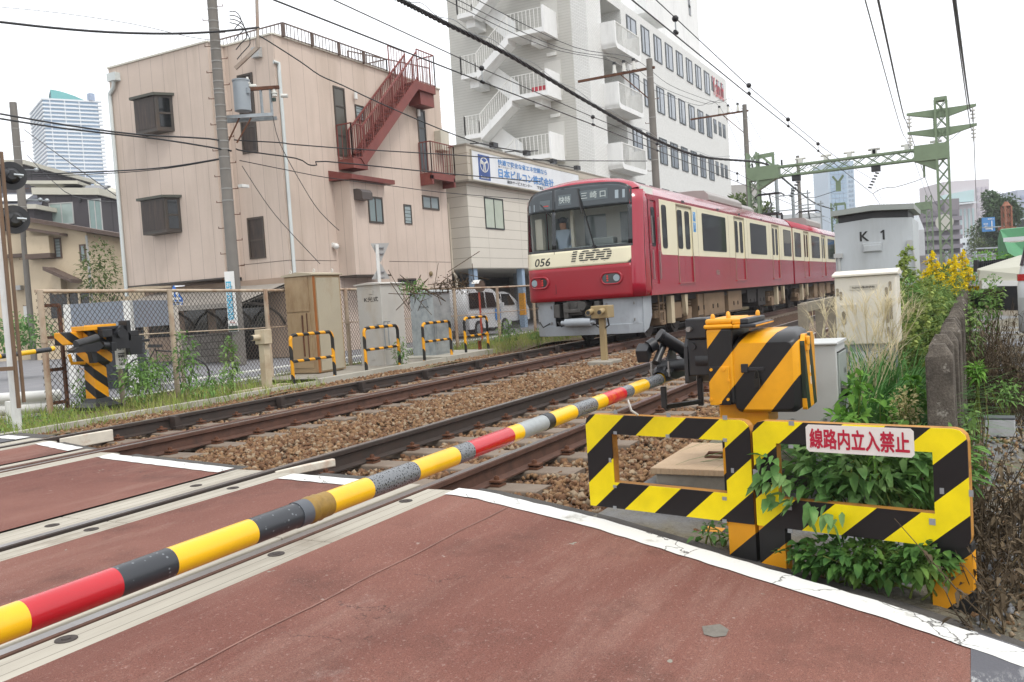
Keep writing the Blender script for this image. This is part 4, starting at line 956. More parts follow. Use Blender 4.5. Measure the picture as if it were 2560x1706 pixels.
mb = MB(); mb.box(7.744, 7.7488, y1-W_*.70, y1-W_*.25, zb_+H_*.80, zb_+H_*.87); np_ = mb.build('name_plate', paint('plate_pale', '#b9b3a6', .5, .03), bx_)
mb = MB(); mb.text('PoEHUB盤(終端用)', (7.7425, y1-W_*.29, zb_+H_*.818), (0, -1, 0), (0, 0, 1), (0, 0, 0), W_*.37, H_*.035, .01); mb.build('lettering', M['black'], np_)
mb = MB(); mb.box(7.8, 7.86, y0+.02, y0+.08, -.3, zb_); mb.box(7.8, 7.86, y1-.08, y1-.02, -.3, zb_); mb.box(7.78, 8.1, y0+.04, y1-.04, zb_-.06, zb_); mb.build('leg', M['galv'], hubc)
# ---------------- big relay cabinet K 1
XK = 12.7; a, b = onX(2088, 620, XK).y, onX(2283, 600, XK).y
k1 = thing('relay_cabinet', 'tall grey relay cabinet lettered K 1 with an overhanging roof, beside the train', 'cabinet', (13.3, (a+b)/2, -.2))
zt = onX(2088, 561, XK).z; KG = paint('relay_grey', '#b2b7ba', .5, .04, dirt='#85857f', damt=.35, dscale=2, stretch=(1, 1, .15))
mid = (a+b)/2
mb = MB(); mb.prism([(b, -.3), (a, -.3), (a, zt), (mid, zt+.035), (b, zt)], (XK, 0, 0), (0, 1, 0), (0, 0, 1), (1.3, 0, 0)); kb = mb.build('box', KG, k1, bevel=.01)
zr_ = onX(2087, 546, XK).z
mb = MB(); mb.prism([(b-.03, zr_+.02), (mid, zr_+.05), (a+.03, zr_+.02), (a+.03, zr_+.09), (mid, zr_+.125), (b-.03, zr_+.09)], (XK-.08, 0, 0), (0, 1, 0), (0, 0, 1), (1.5, 0, 0)); mb.build('roof', paint('relay_roof', '#8f9490', .6, .05, dirt='#6f736a', damt=.4), k1, bevel=.006)
mb = MB(); mb.box(XK+.05, XK+1.2, b+.05, a-.05, zt-.05, zr_+.06); mb.build('roof_gap', M['black'], k1)
mb = MB()
for px, ch in ((2161, 'K'), (2209, '1')):
    pt = onX(px, 592 if ch == 'K' else 588, XK); mb.text(ch, pt+V3(-.004, .0, -.06), (0, -1, 0), (0, 0, 1), (0, 0, 0), None, .128, .02, 0, 'C')
mb.beam((XK-.004, pt.y, pt.z+.062), (XK-.004, pt.y+.035, pt.z+.035), .003, .02); mb.build('lettering', BL, kb)
q = onX(2181, 619, XK); mb = MB(); mb.box(XK-.018, XK, q.y-.12, q.y+.12, q.z-.06, q.z+.06); pp = mb.build('vent_cover', KG, kb, bevel=.005); mb = MB(); mb.box(XK-.03, XK-.018, q.y-.105, q.y+.105, q.z-.05, q.z+.03); mb.build('hood', KG, pp, bevel=.005)
mb = MB(); q = onX(2275, 610, XK); mb.box(XK-.05, XK, q.y-.03, q.y+.03, q.z-.05, q.z+.05); mb.tube([(XK-.02, q.y-.03, q.z-.05), (XK-.02, q.y-.05, q.z-.2), (XK-.02, q.y-.05, -.2)], .014, 8); q = onX(2097, 640, XK); mb.box(XK-.05, XK, q.y-.05, q.y+.06, q.z-.03, q.z+.03); mb.tube([(XK-.02, q.y, q.z), (XK-.02, q.y, -.2)], .022, 8); mb.build('conduit', M['grey'], k1)
# ---------------- low stub fence by the tracks
fe = thing('rail_fence', 'short weathered stub fence of grey posts and rails beside the near track', 'fence', (9.6, 1.9, -.2))
for i, (px, py) in enumerate(((2008, 790), (2050, 780), (2080, 772))):
    p = onX(px, py, 9.2+i*.75); tp = onX(px, 760-i*8, 9.2+i*.75).z
    mb = MB(); mb.box(p.x-.045, p.x+.045, p.y-.045, p.y+.045, -.3, tp); mb.build('post', M['wood'], fe, bevel=.008)
    if i: mb = MB(); mb.beam((pv.x, pv.y, tpv-.04), (p.x, p.y, tp-.04), .05, .10); mb.build('rail', M['wood'], fe, bevel=.006)
    pv, tpv = p, tp
# ---------------- old concrete fence running beside the line
CF_ = NT('old_fence_concrete'); n1 = CF_.noise(6, 8, .75); n2 = CF_.noise(90, 4, .7)
cc = CF_.mix(CF_.ramp(n1, .35, .65), C('#4e4842'), C('#7d756b')); cc = CF_.mix(CF_.ramp(CF_.noise(11, 6, .7), .60, .68), cc, C('#a8a298')); cc = CF_.mix(CF_.ramp(n2, .35, .7, .6, 0), cc, C('#2f2b27'))
CF_.bump(n2, .7, .01); CFM = CF_.done(cc, .95, 0, .2)
cf = thing('concrete_fence', 'old weathered concrete fence of closely set pointed posts beside the weeds', 'fence', (10, .2, -.3))
X = 5.02; yv = .195
for i in range(22):
    x = X+i*.56; h = .745+.012*math.sin(i*2.3)+.004*i; hw = .064; lean = .01*math.sin(i*1.7)
    mb = MB(); n_ = 8
    pts = [(hw, -hw), (hw, hw), (-hw, hw), (-hw, -hw)]
    rg = lambda z, k, l=0: [(x+p*k, yv+q*k+l, z) for p, q in pts]
    mb.loft([rg(-.4, 1.0), rg(h-.075, 1.0, lean), rg(h-.06, .97, lean), rg(h, .45, lean)], 0, False, True, False, True); mb.build('post', CFM, cf, bevel=.008)
    if i < 21: mb = MB(); mb.box(x+hw, x+.56-hw, yv-.022, yv+.022, -.4, h-.11); mb.build('panel', CFM, cf)
# ---------------- battery and bits of litter on the gravel at the right
bt = thing('car_battery', 'discarded white car battery lying on the gravel right of the concrete fence', 'battery', onZ(2500, 1090, -.25))
p = bt.location; mb = MB(); mb.box(p.x-.06, p.x+.06, p.y-.11, p.y+.11, p.z, p.z+.14); mb.build('case', paint('old_white_plastic', '#b5b7b9', .5, .06, dirt='#7e7a74', damt=.5), bt, bevel=.008)
mb = MB(); mb.box(p.x-.062, p.x+.062, p.y-.112, p.y+.112, p.z+.14, p.z+.16); mb.build('lid', paint('battery_lid', '#55595c', .5, .1), bt, bevel=.005)
st_ = MB(); q = onZ(2500, 1330, -.27); st_.sphere((q.x+.35, q.y-.35, -.27), .26, 16, 0, (1.0, 1.3, .45)); o = st_.build('boulder', paint('mossy_rock', '#635c50', .95, .25, 5, dirt='#4d5230', damt=.7, dscale=4, bump=.6, bscale=18)); tag(o, 'mossy grey boulder lying behind the right leg of the lettered frame', 'boulder')
# ---------------------------------------------------------------- far side: gate, fence, cabinets, hoops
FY = 12.2; GZF = -.16
def tubes_part(name, segs, r, mat, parent, n=6):
    mb = MB()
    for s in segs: mb.tube(s, r, n)
    return mb.build(name, mat, parent)
sheet('far_verge', np.linspace(5.2, 60, 120), np.linspace(9.9, 13.2, 14), lambda x, y: -.19+.05*math.sin(x*1.3)*math.sin(y*2.1)+.11*min(1, max(0, (x-16)/8)) + (.0 if x < 6.2 else .0), paint('verge_soil', '#66593f', .95, .25, 3, dirt='#6f7446', damt=.8, dscale=2, bump=.8, bscale=25))
sheet('side_street', [6.0, 8, 12, 18, 40, 90], [12.9, 14, 16, 20, 30, 70], lambda x, y: -.22, paint('street_asphalt', '#77777a', .92, .08, 1.5, dirt='#8e8c8a', damt=.5))
sheet('cross_street', [-30, -10, 0, 6.2], [11.5, 14, 20, 40, 90], lambda x, y: -.17-.01*min(6, y-11.5), M['asphalt'])
sheet('cabinet_plinth', [12.3, 18.2], [10.55, 12.1], lambda x, y: -.10, M['concrete'])
mb = MB(); mb.box(12.2, 16.4, 10.42, 10.55, -.3, -.085); mb.box(5.6, 12.0, 10.32, 10.42, -.3, -.10); mb.box(16.4, 18.6, 10.4, 12.0, -.3, -.06); structure(mb.build('kerb', paint('pale_kerb', '#a8a498', .9, .1, 3, dirt='#736c5e', damt=.5)))
mb = MB(); mb.box(12.9, 60, 15.3, 15.5, -.25, -.19); mb.box(6.3, 40, 13.6, 13.75, -.25, -.20); structure(mb.build('road_marking', paint('street_line', '#cfcfc8', .8, .08)))
# chain-link fence
RUSTW = paint('rusty_white_paint', '#aa9a86', .75, .15, 4, dirt='#74421f', damt=.95, dscale=3, stretch=(1, 1, .35))
fz = lambda px, py: onY(px, py, FY)
top = [fz(88, 729), fz(411, 727), fz(640, 727), fz(866, 724), fz(1133, 722), fz(1240, 719), fz(1322, 715)]
top.append(top[-1]+(top[-1]-top[-2])*3)
fen = thing('chain_link_fence', 'rusty chain-link fence with painted posts running behind the trackside cabinets', 'fence', (18, FY, -.2))
def topz(x): return float(np.interp(x, [t.x for t in top], [t.z for t in top]))
mb = MB(); mb.tube([t for t in top], .028, 8); mb.tube([V3(t.x, FY, topz(t.x)-.72) for t in top], .012, 6); mb.build('top_rail', RUSTW, fen)
for px in (97, 421, 661, 861, 1133, 1241, 1331):
    x = fz(px, 740).x; g = -.2+.12*min(1, max(0, (x-16)/8)); mb = MB(); mb.tube([(x, FY-.03, g-.1), (x, FY-.03, topz(x)+.02)], .045, 10); mb.tube([(x, FY-.03, topz(x)-.76), (x, FY-.03, topz(x)-.70)], .055, 10); mb.build('post', RUSTW, fen)
for i in range(5):
    x = 31+i*4.2; mb = MB(); mb.tube([(x, FY-.03, -.2), (x, FY-.03, topz(x))], .045, 8); mb.build('post', RUSTW, fen)
vs, fs = [], []
def wire_strip(p, q, r=.0045):
    p, q = Vector(p), Vector(q); d = (q-p).normalized(); a = d.cross(Vector((0, 1, 0))).normalized()*r; b = Vector((0, r, 0)); k = len(vs)
    for c in (p, q):
        for s in (a, -a*.5+b*.87, -a*.5-b*.87): vs.append(tuple(c+s))
    for j in range(3): fs.append((k+j, k+(j+1) % 3, k+3+(j+1) % 3, k+3+j))
xa, xb, step, kx = top[0].x, 33.0, .085, .82
for s in (1, -1):
    c = xa-1.6
    while c < xb+1.6:
        # line x = c + s*kx*(z-zb)
        zb, zt = -.12, 1.8; pts = []
        for t in np.linspace(0, 1, 2): pass
        p0x, p1x = c, c+s*kx*(zt-zb); lo, hi = 0.0, 1.0
        def cl(v, a, b, lo, hi):
            d = p1x-p0x
            t0, t1 = (a-p0x)/d, (b-p0x)/d
            return max(lo, min(t0, t1)), min(hi, max(t0, t1))
        lo, hi = cl(None, xa, xb, lo, hi)
        if hi-lo > .01:
            xm = p0x+(p1x-p0x)*hi; ztop = topz(xm)
            zh = zb+(zt-zb)*hi
            if zh > ztop-.02: hi = max(lo, (ztop-.02-zb)/(zt-zb))
            off = .003*s
            wire_strip((p0x+(p1x-p0x)*lo, FY+off, zb+(zt-zb)*lo), (p0x+(p1x-p0x)*hi, FY+off, zb+(zt-zb)*hi))
        c += step
npmesh('chain_link', vs, fs, paint('wire_grey', '#45423d', .6, .2, 3, dirt='#5a3822', damt=.7), fen)
rg_ = MB()
for px, y0, y1 in ((103, 735, 1040), (150, 762, 1040)):
    p = fz(px, y0); q = fz(px+10, y1); rg_.beam((p.x, FY+.03, -.1), (p.x, FY+.03, p.z), .05, .04)
pA, pB = fz(103, 764), fz(150, 764)
for y in (764, 845, 926, 1010): rg_.beam((pA.x, FY+.03, fz(125, y).z), (pB.x, FY+.03, fz(125, y).z), .04, .05)
rg_.build('wicket_frame', M['rust'], fen)
# --- cabinets on the far side
def cabinet(name, label, x0, x1, y0, y1, z0, z1, mat, roofmat, lid=.04, gable=.05, base=.0):
    t = thing(name, label, 'cabinet', ((x0+x1)/2, (y0+y1)/2, z0))
    mb = MB(); mb.box(x0, x1, y0, y1, z0+base, z1); b = mb.build('box', mat, t, bevel=.01)
    if base: mb = MB(); mb.box(x0+.04, x1-.04, y0+.04, y1-.04, z0, z0+base); mb.build('plinth', mat, t)
    mb = MB(); ym = (y0+y1)/2; o = .04
    mb.prism([(y0-o, z1), (y1+o, z1), (y1+o, z1+lid), (ym, z1+lid+gable), (y0-o, z1+lid)], (x0-o, 0, 0), (0, 1, 0), (0, 0, 1), (x1-x0+2*o, 0, 0)); mb.build('roof', roofmat, t, bevel=.006)
    return t, b
BRN = paint('brown_stained_cabinet', '#9a8464', .6, .1, 1.2, dirt='#6d4a26', damt=.75, dscale=1.6, stretch=(1, 1, .35)); BRT = paint('beige_roof', '#a59a84', .6, .08, dirt='#6f6552', damt=.4)
p = onX(728, 940, 13.3); q = onX(797, 936, 13.3)
t, b = cabinet('trackside_cabinet', 'tall brown rust-stained trackside cabinet, the leftmost by the fence', 13.3, 14.15, q.y, p.y, -.2, onX(760, 690, 13.3).z, BRN, BRT, .03, .05, .12)
y1, y0 = p.y, q.y; zt = onX(760, 690, 13.3).z; mb = MB(); mb.box(13.285, 13.298, y0+.10, y1-.02, .62*zt, zt-.02); mb.build('door', BRN, b, bevel=.004); mb = MB(); mb.box(13.285, 13.298, y0+.10, y1-.02, .02, .6*zt); dd_ = mb.build('door', BRN, b, bevel=.004)
mb = MB(); mb.box(13.26, 13.285, y0+.28, y0+.3, .25, .58*zt); mb.box(13.27, 13.285, y0+.17, y0+.185, .2, .6*zt); mb.build('hinge', M['rust'], dd_)
mb = MB(); mb.box(13.4, 14.1, y0-.012, y0-.002, -.05, zt-.05); sd_ = mb.build('door', paint('beige_door', '#a39a86', .6, .08, 1.5, dirt='#7a5c38', damt=.6, stretch=(1, 1, .4)), b, bevel=.004)
mb = MB(); mb.box(13.31, 13.37, y0-.01, y0-.001, -.08, zt-.02); mb.build('rust_strip', paint('orange_rust', '#8a5220', .8, .2), b)
mb = MB()
for x, y in ((13.4, y1-.1), (13.5, y0+.1), (14.05, y0+.1)): mb.tube([(x, y, zt+.06), (x, y+.03, zt+.10), (x, y, zt+.13), (x, y-.03, zt+.10), (x, y, zt+.06)], .008, 6)
mb.build('lifting_eye', M['insul'], t)
KL = paint('light_grey_cabinet', '#b6b4ae', .5, .04, dirt='#a08a68', damt=.5, dscale=1.8, stretch=(1, 1, .35))
p = onX(905, 912, 14.95); q = onX(965, 918, 14.95); zt = onX(935, 712, 14.95).z
t, b = cabinet('trackside_cabinet', 'light grey trackside cabinet lettered with K and two characters, between brown and mottled cabinets', 14.95, 15.75, q.y, p.y, -.2, zt, KL, KL, .02, .035, .04)
def onface(px, py, X): return onX(px, py, X-.003)
pt = onface(911, 756, 14.95); mb = MB(); e1 = onface(945, 748, 14.95); mb.text('K光式', (pt.x, pt.y, pt.z), (0, -1, 0), (0, 0, 1), (0, 0, 0), pt.y-e1.y, .10, .012); mb.build('lettering', BL, b)
mb = MB(); pt = onface(927, 731, 14.95); mb.box(14.93, 14.95, pt.y-.04, pt.y+.04, pt.z-.04, pt.z+.04); pt = onface(934, 895, 14.95); mb.box(14.94, 14.95, pt.y-.04, pt.y+.04, pt.z-.04, pt.z+.04); mb.build('cover_plate', KL, b, bevel=.004)
mb = MB()
for pxx in (961, 971): pt = onface(pxx, 810, 14.95); mb.tube([(14.93, pt.y, .25), (14.93, pt.y, .82)], .013, 6)
pt = onface(965, 772, 14.95); mb.box(14.92, 14.95, pt.y-.08, pt.y+.06, .80, .82); mb.box(14.92, 14.95, pt.y-.08, pt.y+.06, .22, .24); pt = onface(947, 812, 14.95); mb.box(14.91, 14.95, pt.y-.03, pt.y+.03, pt.z-.01, pt.z+.015); mb.build('door_bar', M['galv'], b)
MT = NT('mottled_galvanised'); mv = MT.voro(5, 'F1', 0, None); MT = MT.done(MT.mix(MT.ramp(MT.noise(3, 6, .7, stretch=(1, 2.5, 1.5)), .35, .65), C('#8b9294'), C('#aeb4b4')), .45, .25)
p = onX(1034, 892, 17.0); q = onX(1092, 896, 17.0); zt = onX(1060, 733, 17.0).z
t, b = cabinet('trackside_cabinet', 'mottled galvanised trackside cabinet with a raised roof, the rightmost by the fence', 17.0, 17.75, q.y, p.y, -.12, zt, MT, MT, .02, .05, .05)
pt = onface(1047, 772, 17); e1 = onface(1072, 768, 17); mb = MB(); mb.text('光K-A', (pt.x, pt.y, pt.z), (0, -1, 0), (0, 0, 1), (0, 0, 0), pt.y-e1.y, .06, .006); mb.build('lettering', BL, b)
mb = MB()
for pxx in (1084, 1091): pt = onface(pxx, 810, 17); mb.tube([(16.98, pt.y, .2), (16.98, pt.y, .72)], .013, 6)
pt = onface(1060, 754, 17); mb.box(16.985, 17, pt.y-.06, pt.y+.06, pt.z-.03, pt.z+.03); mb.build('door_bar', M['galv'], b)
# --- striped hoop guards
HS = None
def hoop(i, x0, x1, y, z0, z1, zm, label, st):
    t = thing('hoop_guard', label, 'hoop guard', ((x0+x1)/2, y, z0), 'striped hoop guards'); r = .032; c = .1
    mb = MB(); L_ = [(x0, y, z0-.15), (x0, y, z1-c)] + [(x0+c-c*math.cos(t_), y, z1-c+c*math.sin(t_)) for t_ in np.linspace(.2, 1.57, 5)] + [(x1-c+c*math.sin(t_), y, z1-c+c*math.cos(t_)) for t_ in np.linspace(0, 1.4, 5)] + [(x1, y, z1-c), (x1, y, z0-.15)]
    mb.tube(L_, r, 10); mb.build('hoop', st, t); mb = MB(); mb.tube([(x0, y, zm), (x1, y, zm)], r*.85, 10); mb.build('crossbar', st, t)
HST = striped('hoop_stripes', '#dc9a16', '#24221f', (1, 0, .6), .30, 0, .5, .5, .5, '#7a4a26'); HSB = striped('hoop_stripes_bright', '#e6a412', '#1b1b1b', (1, 0, .6), .34, .1, .5, .4, .1)
def hp(i, pl, pr, pt, pm, label, st=HST):
    a, b = onZ(*pl, -.2), onZ(*pr, -.2); y = 10.62; a = onY(pl[0], pl[1], y); b = onY(pr[0], pr[1], y)
    hoop(i, a.x, b.x, y, -.2, onY(*pt, y).z, onY(*pm, y).z, label, st)
hp(0, (734, 960), (838, 946), (780, 834), (790, 897), 'rusty yellow and black hoop guard before the brown cabinet')
hp(1, (917, 934), (1000, 918), (955, 817), (958, 870), 'yellow and black hoop guard before the light grey K cabinet')
hp(2, (1062, 908), (1130, 897), (1092, 806), (1095, 851), 'yellow and black hoop guard before the mottled galvanised cabinet')
hp(3, (1166, 893), (1222, 882), (1192, 793), (1194, 838), 'bright yellow and black hoop guard furthest right, standing in grass', HSB)
# EVG stake, little steel stakes
mk = thing('marker_stake', 'short rusty marker stake with cut letters in the grass', 'marker', onY(1201, 884, 10.75)); p = onY(1201, 884, 10.75); zt = onY(1199, 852, 10.75).z
RST = paint('bright_rust', '#7d3f1c', .85, .25, 8); mb = MB(); mb.box(p.x-.07, p.x+.07, p.y-.01, p.y+.01, -.25, zt); bdk = mb.build('plate', RST, mk); mb = MB(); mb.text('EVG', (p.x-.04, p.y-.012, zt-.03), (0, 0, -1), (1, 0, 0), (0, 0, 0), zt+.10, .08, .01); mb.build('lettering', paint('dark_rust', '#3a1c0e', .9), bdk)
# photo-electric post with a snout
op = thing('sensor_post', 'cream obstacle sensor on a rusty post with a tubular eye, beside the brown cabinet', 'sensor', (11.74, 10.75, -.2)); p = onY(668, 965, 10.75); zt = onY(660, 828, 10.75).z; SCR = paint('sensor_cream', '#b8ab92', .6, .08, dirt='#7d5a36', damt=.5)
mb = MB(); mb.box(p.x-.07, p.x+.07, p.y-.06, p.y+.06, -.2, zt-.2); mb.build('post', SCR, op, bevel=.006); mb = MB(); mb.box(p.x-.10, p.x+.08, p.y-.12, p.y+.10, zt-.22, zt+.03); h_ = mb.build('head', SCR, op, bevel=.01)
mb = MB(); q = onY(632, 842, 10.75); mb.tube([(p.x-.05, p.y+.0, zt-.1), (q.x, p.y+.02, zt-.1)], .05, 12); mb.tube([(q.x+.0, p.y+.02, zt-.1), (q.x-.01, p.y+.02, zt-.1)], .04, 12, 1); mb.build('eye_tube', [SCR, M['black']], h_)
mb = MB(); mb.box(p.x-.75, p.x+.35, p.y-.05, p.y+.05, -.14, -.10); mb.box(p.x+.28, p.x+.38, p.y-.2, p.y+.06, -.3, -.09); mb.build('foot_channel', SCR, op)
# sensor between the tracks (twin eye)
Yb = 5.85; p = onY(1512, 905, Yb); zt = onY(1508, 778, Yb).z; tw = thing('sensor_post', 'twin-eyed brass coloured sensor post standing between the two tracks', 'sensor', (p.x, Yb, -.2)); BRS = paint('khaki_paint', '#96825c', .55, .1, 4, dirt='#5a4630', damt=.5)
mb = MB(); mb.box(p.x-.05, p.x+.05, Yb-.05, Yb+.05, -.2, zt-.1); mb.build('post', BRS, tw, bevel=.006); mb = MB(); mb.box(p.x-.17, p.x+.13, Yb-.18, Yb+.14, zt-.12, zt+.10); hd = mb.build('head', BRS, tw, bevel=.012)
mb = MB()
for dy in (-.09, .12): mb.tube([(p.x-.1, Yb+dy, zt+.02), (p.x-.34, Yb+dy, zt-.01)], .05, 12); mb.tube([(p.x-.342, Yb+dy, zt-.01), (p.x-.345, Yb+dy, zt-.01)], .035, 12, 1)
mb.build('eye_tube', [BRS, M['black']], hd); mb = MB(); mb.box(p.x-.28, p.x+.28, Yb-.22, Yb+.22, -.3, -.06); mb.build('foot', M['concrete'], tw, bevel=.02)
mb = MB(); mb.tube([(p.x, Yb-.1, zt-.12), (p.x, Yb-.12, zt-.25), (p.x, Yb-.04, zt-.3)], .014, 6); mb.tube([(p.x, Yb+.1, zt-.12), (p.x, Yb+.12, zt-.25), (p.x, Yb+.04, zt-.3)], .014, 6); mb.build('cable_loop', M['cable'], hd)
# --- far crossing gate
g0 = onZ(250, 1010, -.12); gx, gy = 9.0, 11.75
g0 = onY(245, 1000, gy); gx = g0.x
fg = thing('crossing_gate', 'far crossing gate at the left, black arm mechanism on a striped orange post', 'crossing gate', (gx, gy, -.2), 'crossing gates')
FS = striped('far_post_stripes', '#dc9612', '#1a1a1b', (.75, -.65, 1.0), .30, .15, .5, .45, .12)
zz = lambda py, px=240: onY(px, py, gy).z
xx_ = lambda px, py=900: onY(px, py, gy).x
mb = MB(); w_ = .115; sq_ = lambda a, z: [(gx-a, gy-a, z), (gx+a, gy-a, z), (gx+a, gy+a, z), (gx-a, gy+a, z)]
mb.loft([sq_(w_, zz(995)), sq_(w_*.95, zz(912))], 0, False, True, True, True); mb.loft([sq_(w_*1.1, zz(914)), sq_(w_*1.55, zz(905)), sq_(w_*1.55, zz(880))], 0, False, True, True, True); mb.build('post', FS, fg, bevel=.01)
mb = MB(); mb.loft([sq_(a, z) for a, z in ((w_*1.02, zz(996)), (w_*1.35, zz(1006)), (w_*1.9, zz(1013)), (w_*2.1, zz(1015)), (w_*2.1, zz(1024)))], 0, False, True, True, True); mb.build('base_plate', M['black'], fg)
mb = MB(); mb.box(gx-.34, gx+.1, gy-.30, gy-.18, -.35, zz(1024)); mb.build('base_beam', M['rust'], fg); mb = MB(); mb.box(gx+.18, gx+.5, gy-.26, gy+.2, -.35, zz(1024)-.02); mb.build('base_beam', M['rust'], fg)
mb = MB(); mb.box(gx-.17, gx+.15, gy-.16, gy+.16, zz(882), zz(826)); mb.box(gx-.42, gx-.17, gy-.02, gy+.30, zz(858), zz(826)); hb2 = mb.build('motor_box', FS, fg, bevel=.02)
mb = MB(); mb.box(xx_(195), xx_(235), gy-.2, gy+.1, zz(826), zz(814)); mb.box(xx_(232), xx_(282), gy-.15, gy+.15, zz(822), zz(812)); mb.build('lid', M['yellow'], hb2, bevel=.01)
mb = MB()
for i in range(12): x = xx_(195)+i*.05; mb.tube([(x, gy-.1+.02*(i % 3), zz(813)), (x+.03*math.sin(i), gy-.1, zz(800)+.02*math.sin(i*2))], .003, 4)
mb.build('bird_spike', M['steel'], hb2)
mb = MB(); a = gy-.32; mb.prism([(xx_(245, 880), zz(876)), (xx_(293, 880), zz(876)), (xx_(292, 840), zz(842)), (xx_(268, 830), zz(818)), (xx_(246, 840), zz(842))], (0, a, 0), (1, 0, 0), (0, 0, 1), (0, .14, 0))
mb.tube([(xx_(268), a, zz(839)), (xx_(268), a-.05, zz(839))], .06, 14, 0, False); mb.box(xx_(225), xx_(250), a-.02, a+.1, zz(845), zz(826)); mb.box(xx_(228), xx_(290), a+.05, a+.2, zz(826), zz(818)); mb.box(xx_(290), xx_(299), a, a+.2, zz(858), zz(806))
mb.prism([(xx_(142), zz(869)), (xx_(208), zz(846)), (xx_(222), zz(866)), (xx_(205), zz(878)), (xx_(150), zz(876))], (0, a-.05, 0), (1, 0, 0), (0, 0, 1), (0, .16, 0)); mb.tube([(xx_(160), a+.02, zz(858)), (xx_(212), a, zz(846))], .07, 12); mb.tube([(xx_(222), a, zz(864)), (xx_(250), a, zz(868))], .06, 12); mb.box(xx_(238), xx_(250), a-.08, a+.02, zz(880), zz(858))
mb.prism([(xx_(190), zz(868)), (xx_(204), zz(868)), (xx_(206), zz(905)), (xx_(196), zz(905))], (0, a-.02, 0), (1, 0, 0), (0, 0, 1), (0, .1, 0))
dc = mb.build('drive_casting', M['black'], fg, bevel=.008)
mb = MB(); ya = a+.03; xsx = [onY(px, 885, ya).x for px in (-900, -430, -180, -40, 0, 43, 87, 127, 136)]; za = onY(136, 873, ya).z
for i, c_ in enumerate((2, 0, 2, 0, 2, 0, 2, 0)): mb.tube([(xsx[i], ya, za-.012*(7-i)), (xsx[i+1], ya, za-.012*(6-i))], .034, 14, c_)
mb.build('gate_arm', AM, fg)
mb = MB(); mb.tube([(xx_(163), gy-.1, zz(880)), (xx_(168), gy-.1, zz(902)), (xx_(200), gy-.1, zz(904))], .025, 8); mb.build('guard_loop', M['yellow'], fg)
cw = MB(); cw.box(xx_(322), xx_(353), gy-.05, gy+.05, zz(886, 340), zz(840, 340)); cw.box(xx_(296), xx_(376), gy-.03, gy+.03, zz(857, 340), zz(850, 340)); cw.box(xx_(328), xx_(348), gy-.05, gy+.05, zz(840, 340), zz(826, 340)); cw.build('counterweight', M['black'], fg, bevel=.006)
# crossing name board
np0 = onY(292, 880, 11.9); nb = thing('name_board', 'narrow white board with vertical black lettering beside the far crossing gate', 'sign', (np0.x, 11.9, -.2)); a, b = onY(284, 870, 11.9).x, onY(312, 870, 11.9).x; z0, z1 = onY(300, 922, 11.9).z, onY(300, 858, 11.9).z
mb = MB(); mb.box(a, b, 11.87, 11.88, z0, z1+.1); pl_ = mb.build('board', M['white'], nb); mb = MB(); mb.tube([((a+b)/2, 11.92, -.3), ((a+b)/2, 11.92, z1)], .04, 8); mb.build('post', M['wood'], nb)
mb = MB(); ch = '川第一踏切道'
for i, c_ in enumerate(ch): hh_ = (z1-z0-.04)/len(ch); mb.text(c_, ((a+b)/2, 11.866, z1-.0-(i+1)*hh_+.01), (1, 0, 0), (0, 0, 1), (0, 0, 0), (b-a)*.6, hh_*.82 if c_ != '一' else .012, .01, 0, 'C')
mb.build('lettering', BL, pl_)
# blue pentagon crossing sign on a white post
ps = onY(437, 735, 12.9); cs = thing('crosswalk_sign', 'small blue triangular sign with white walking figures behind the chain-link fence', 'road sign', (ps.x, 12.9, -.2)); Pq = lambda px, py: (onY(px, py, 12.9).x, onY(px, py, 12.9).z)
mb = MB(); mb.prism([Pq(420, 762), Pq(455, 762), Pq(455, 747), Pq(433, 714), Pq(420, 742)], (0, 12.88, 0), (1, 0, 0), (0, 0, 1), (0, .01, 0)); pa = mb.build('panel', paint('sign_blue', '#1f62b4', .4, .04), cs)
mb = MB(); mb.beam((Pq(422, 757)[0], 12.875, Pq(422, 757)[1]), (Pq(453, 757)[0], 12.875, Pq(453, 757)[1]), .003, .03)
for px in (429, 440):
    hx, hz = Pq(px, 735); mb.tube([(hx, 12.876, hz), (hx, 12.874, hz)], .035, 10, 0, False); mb.beam((hx, 12.875, hz-.03), (hx+.01, 12.875, hz-.13), .003, .05); mb.beam((hx, 12.875, hz-.12), (hx-.05, 12.875, hz-.22), .003, .03); mb.beam((hx, 12.875, hz-.12), (hx+.06, 12.875, hz-.21), .003, .03); mb.beam((hx, 12.875, hz-.05), (hx+.07, 12.875, hz-.1), .003, .025)
mb.build('pictogram', M['white'], pa); mb = MB(); q = onY(459, 930, 12.9); mb.tube([(q.x-.0, 12.92, -.25), (q.x-.05, 12.92, Pq(446, 745)[1])], .04, 10); mb.build('post', paint('stained_white_post', '#c3bdb4', .6, .08, dirt='#7a4a2c', damt=.7, stretch=(1, 1, .3)), cs)
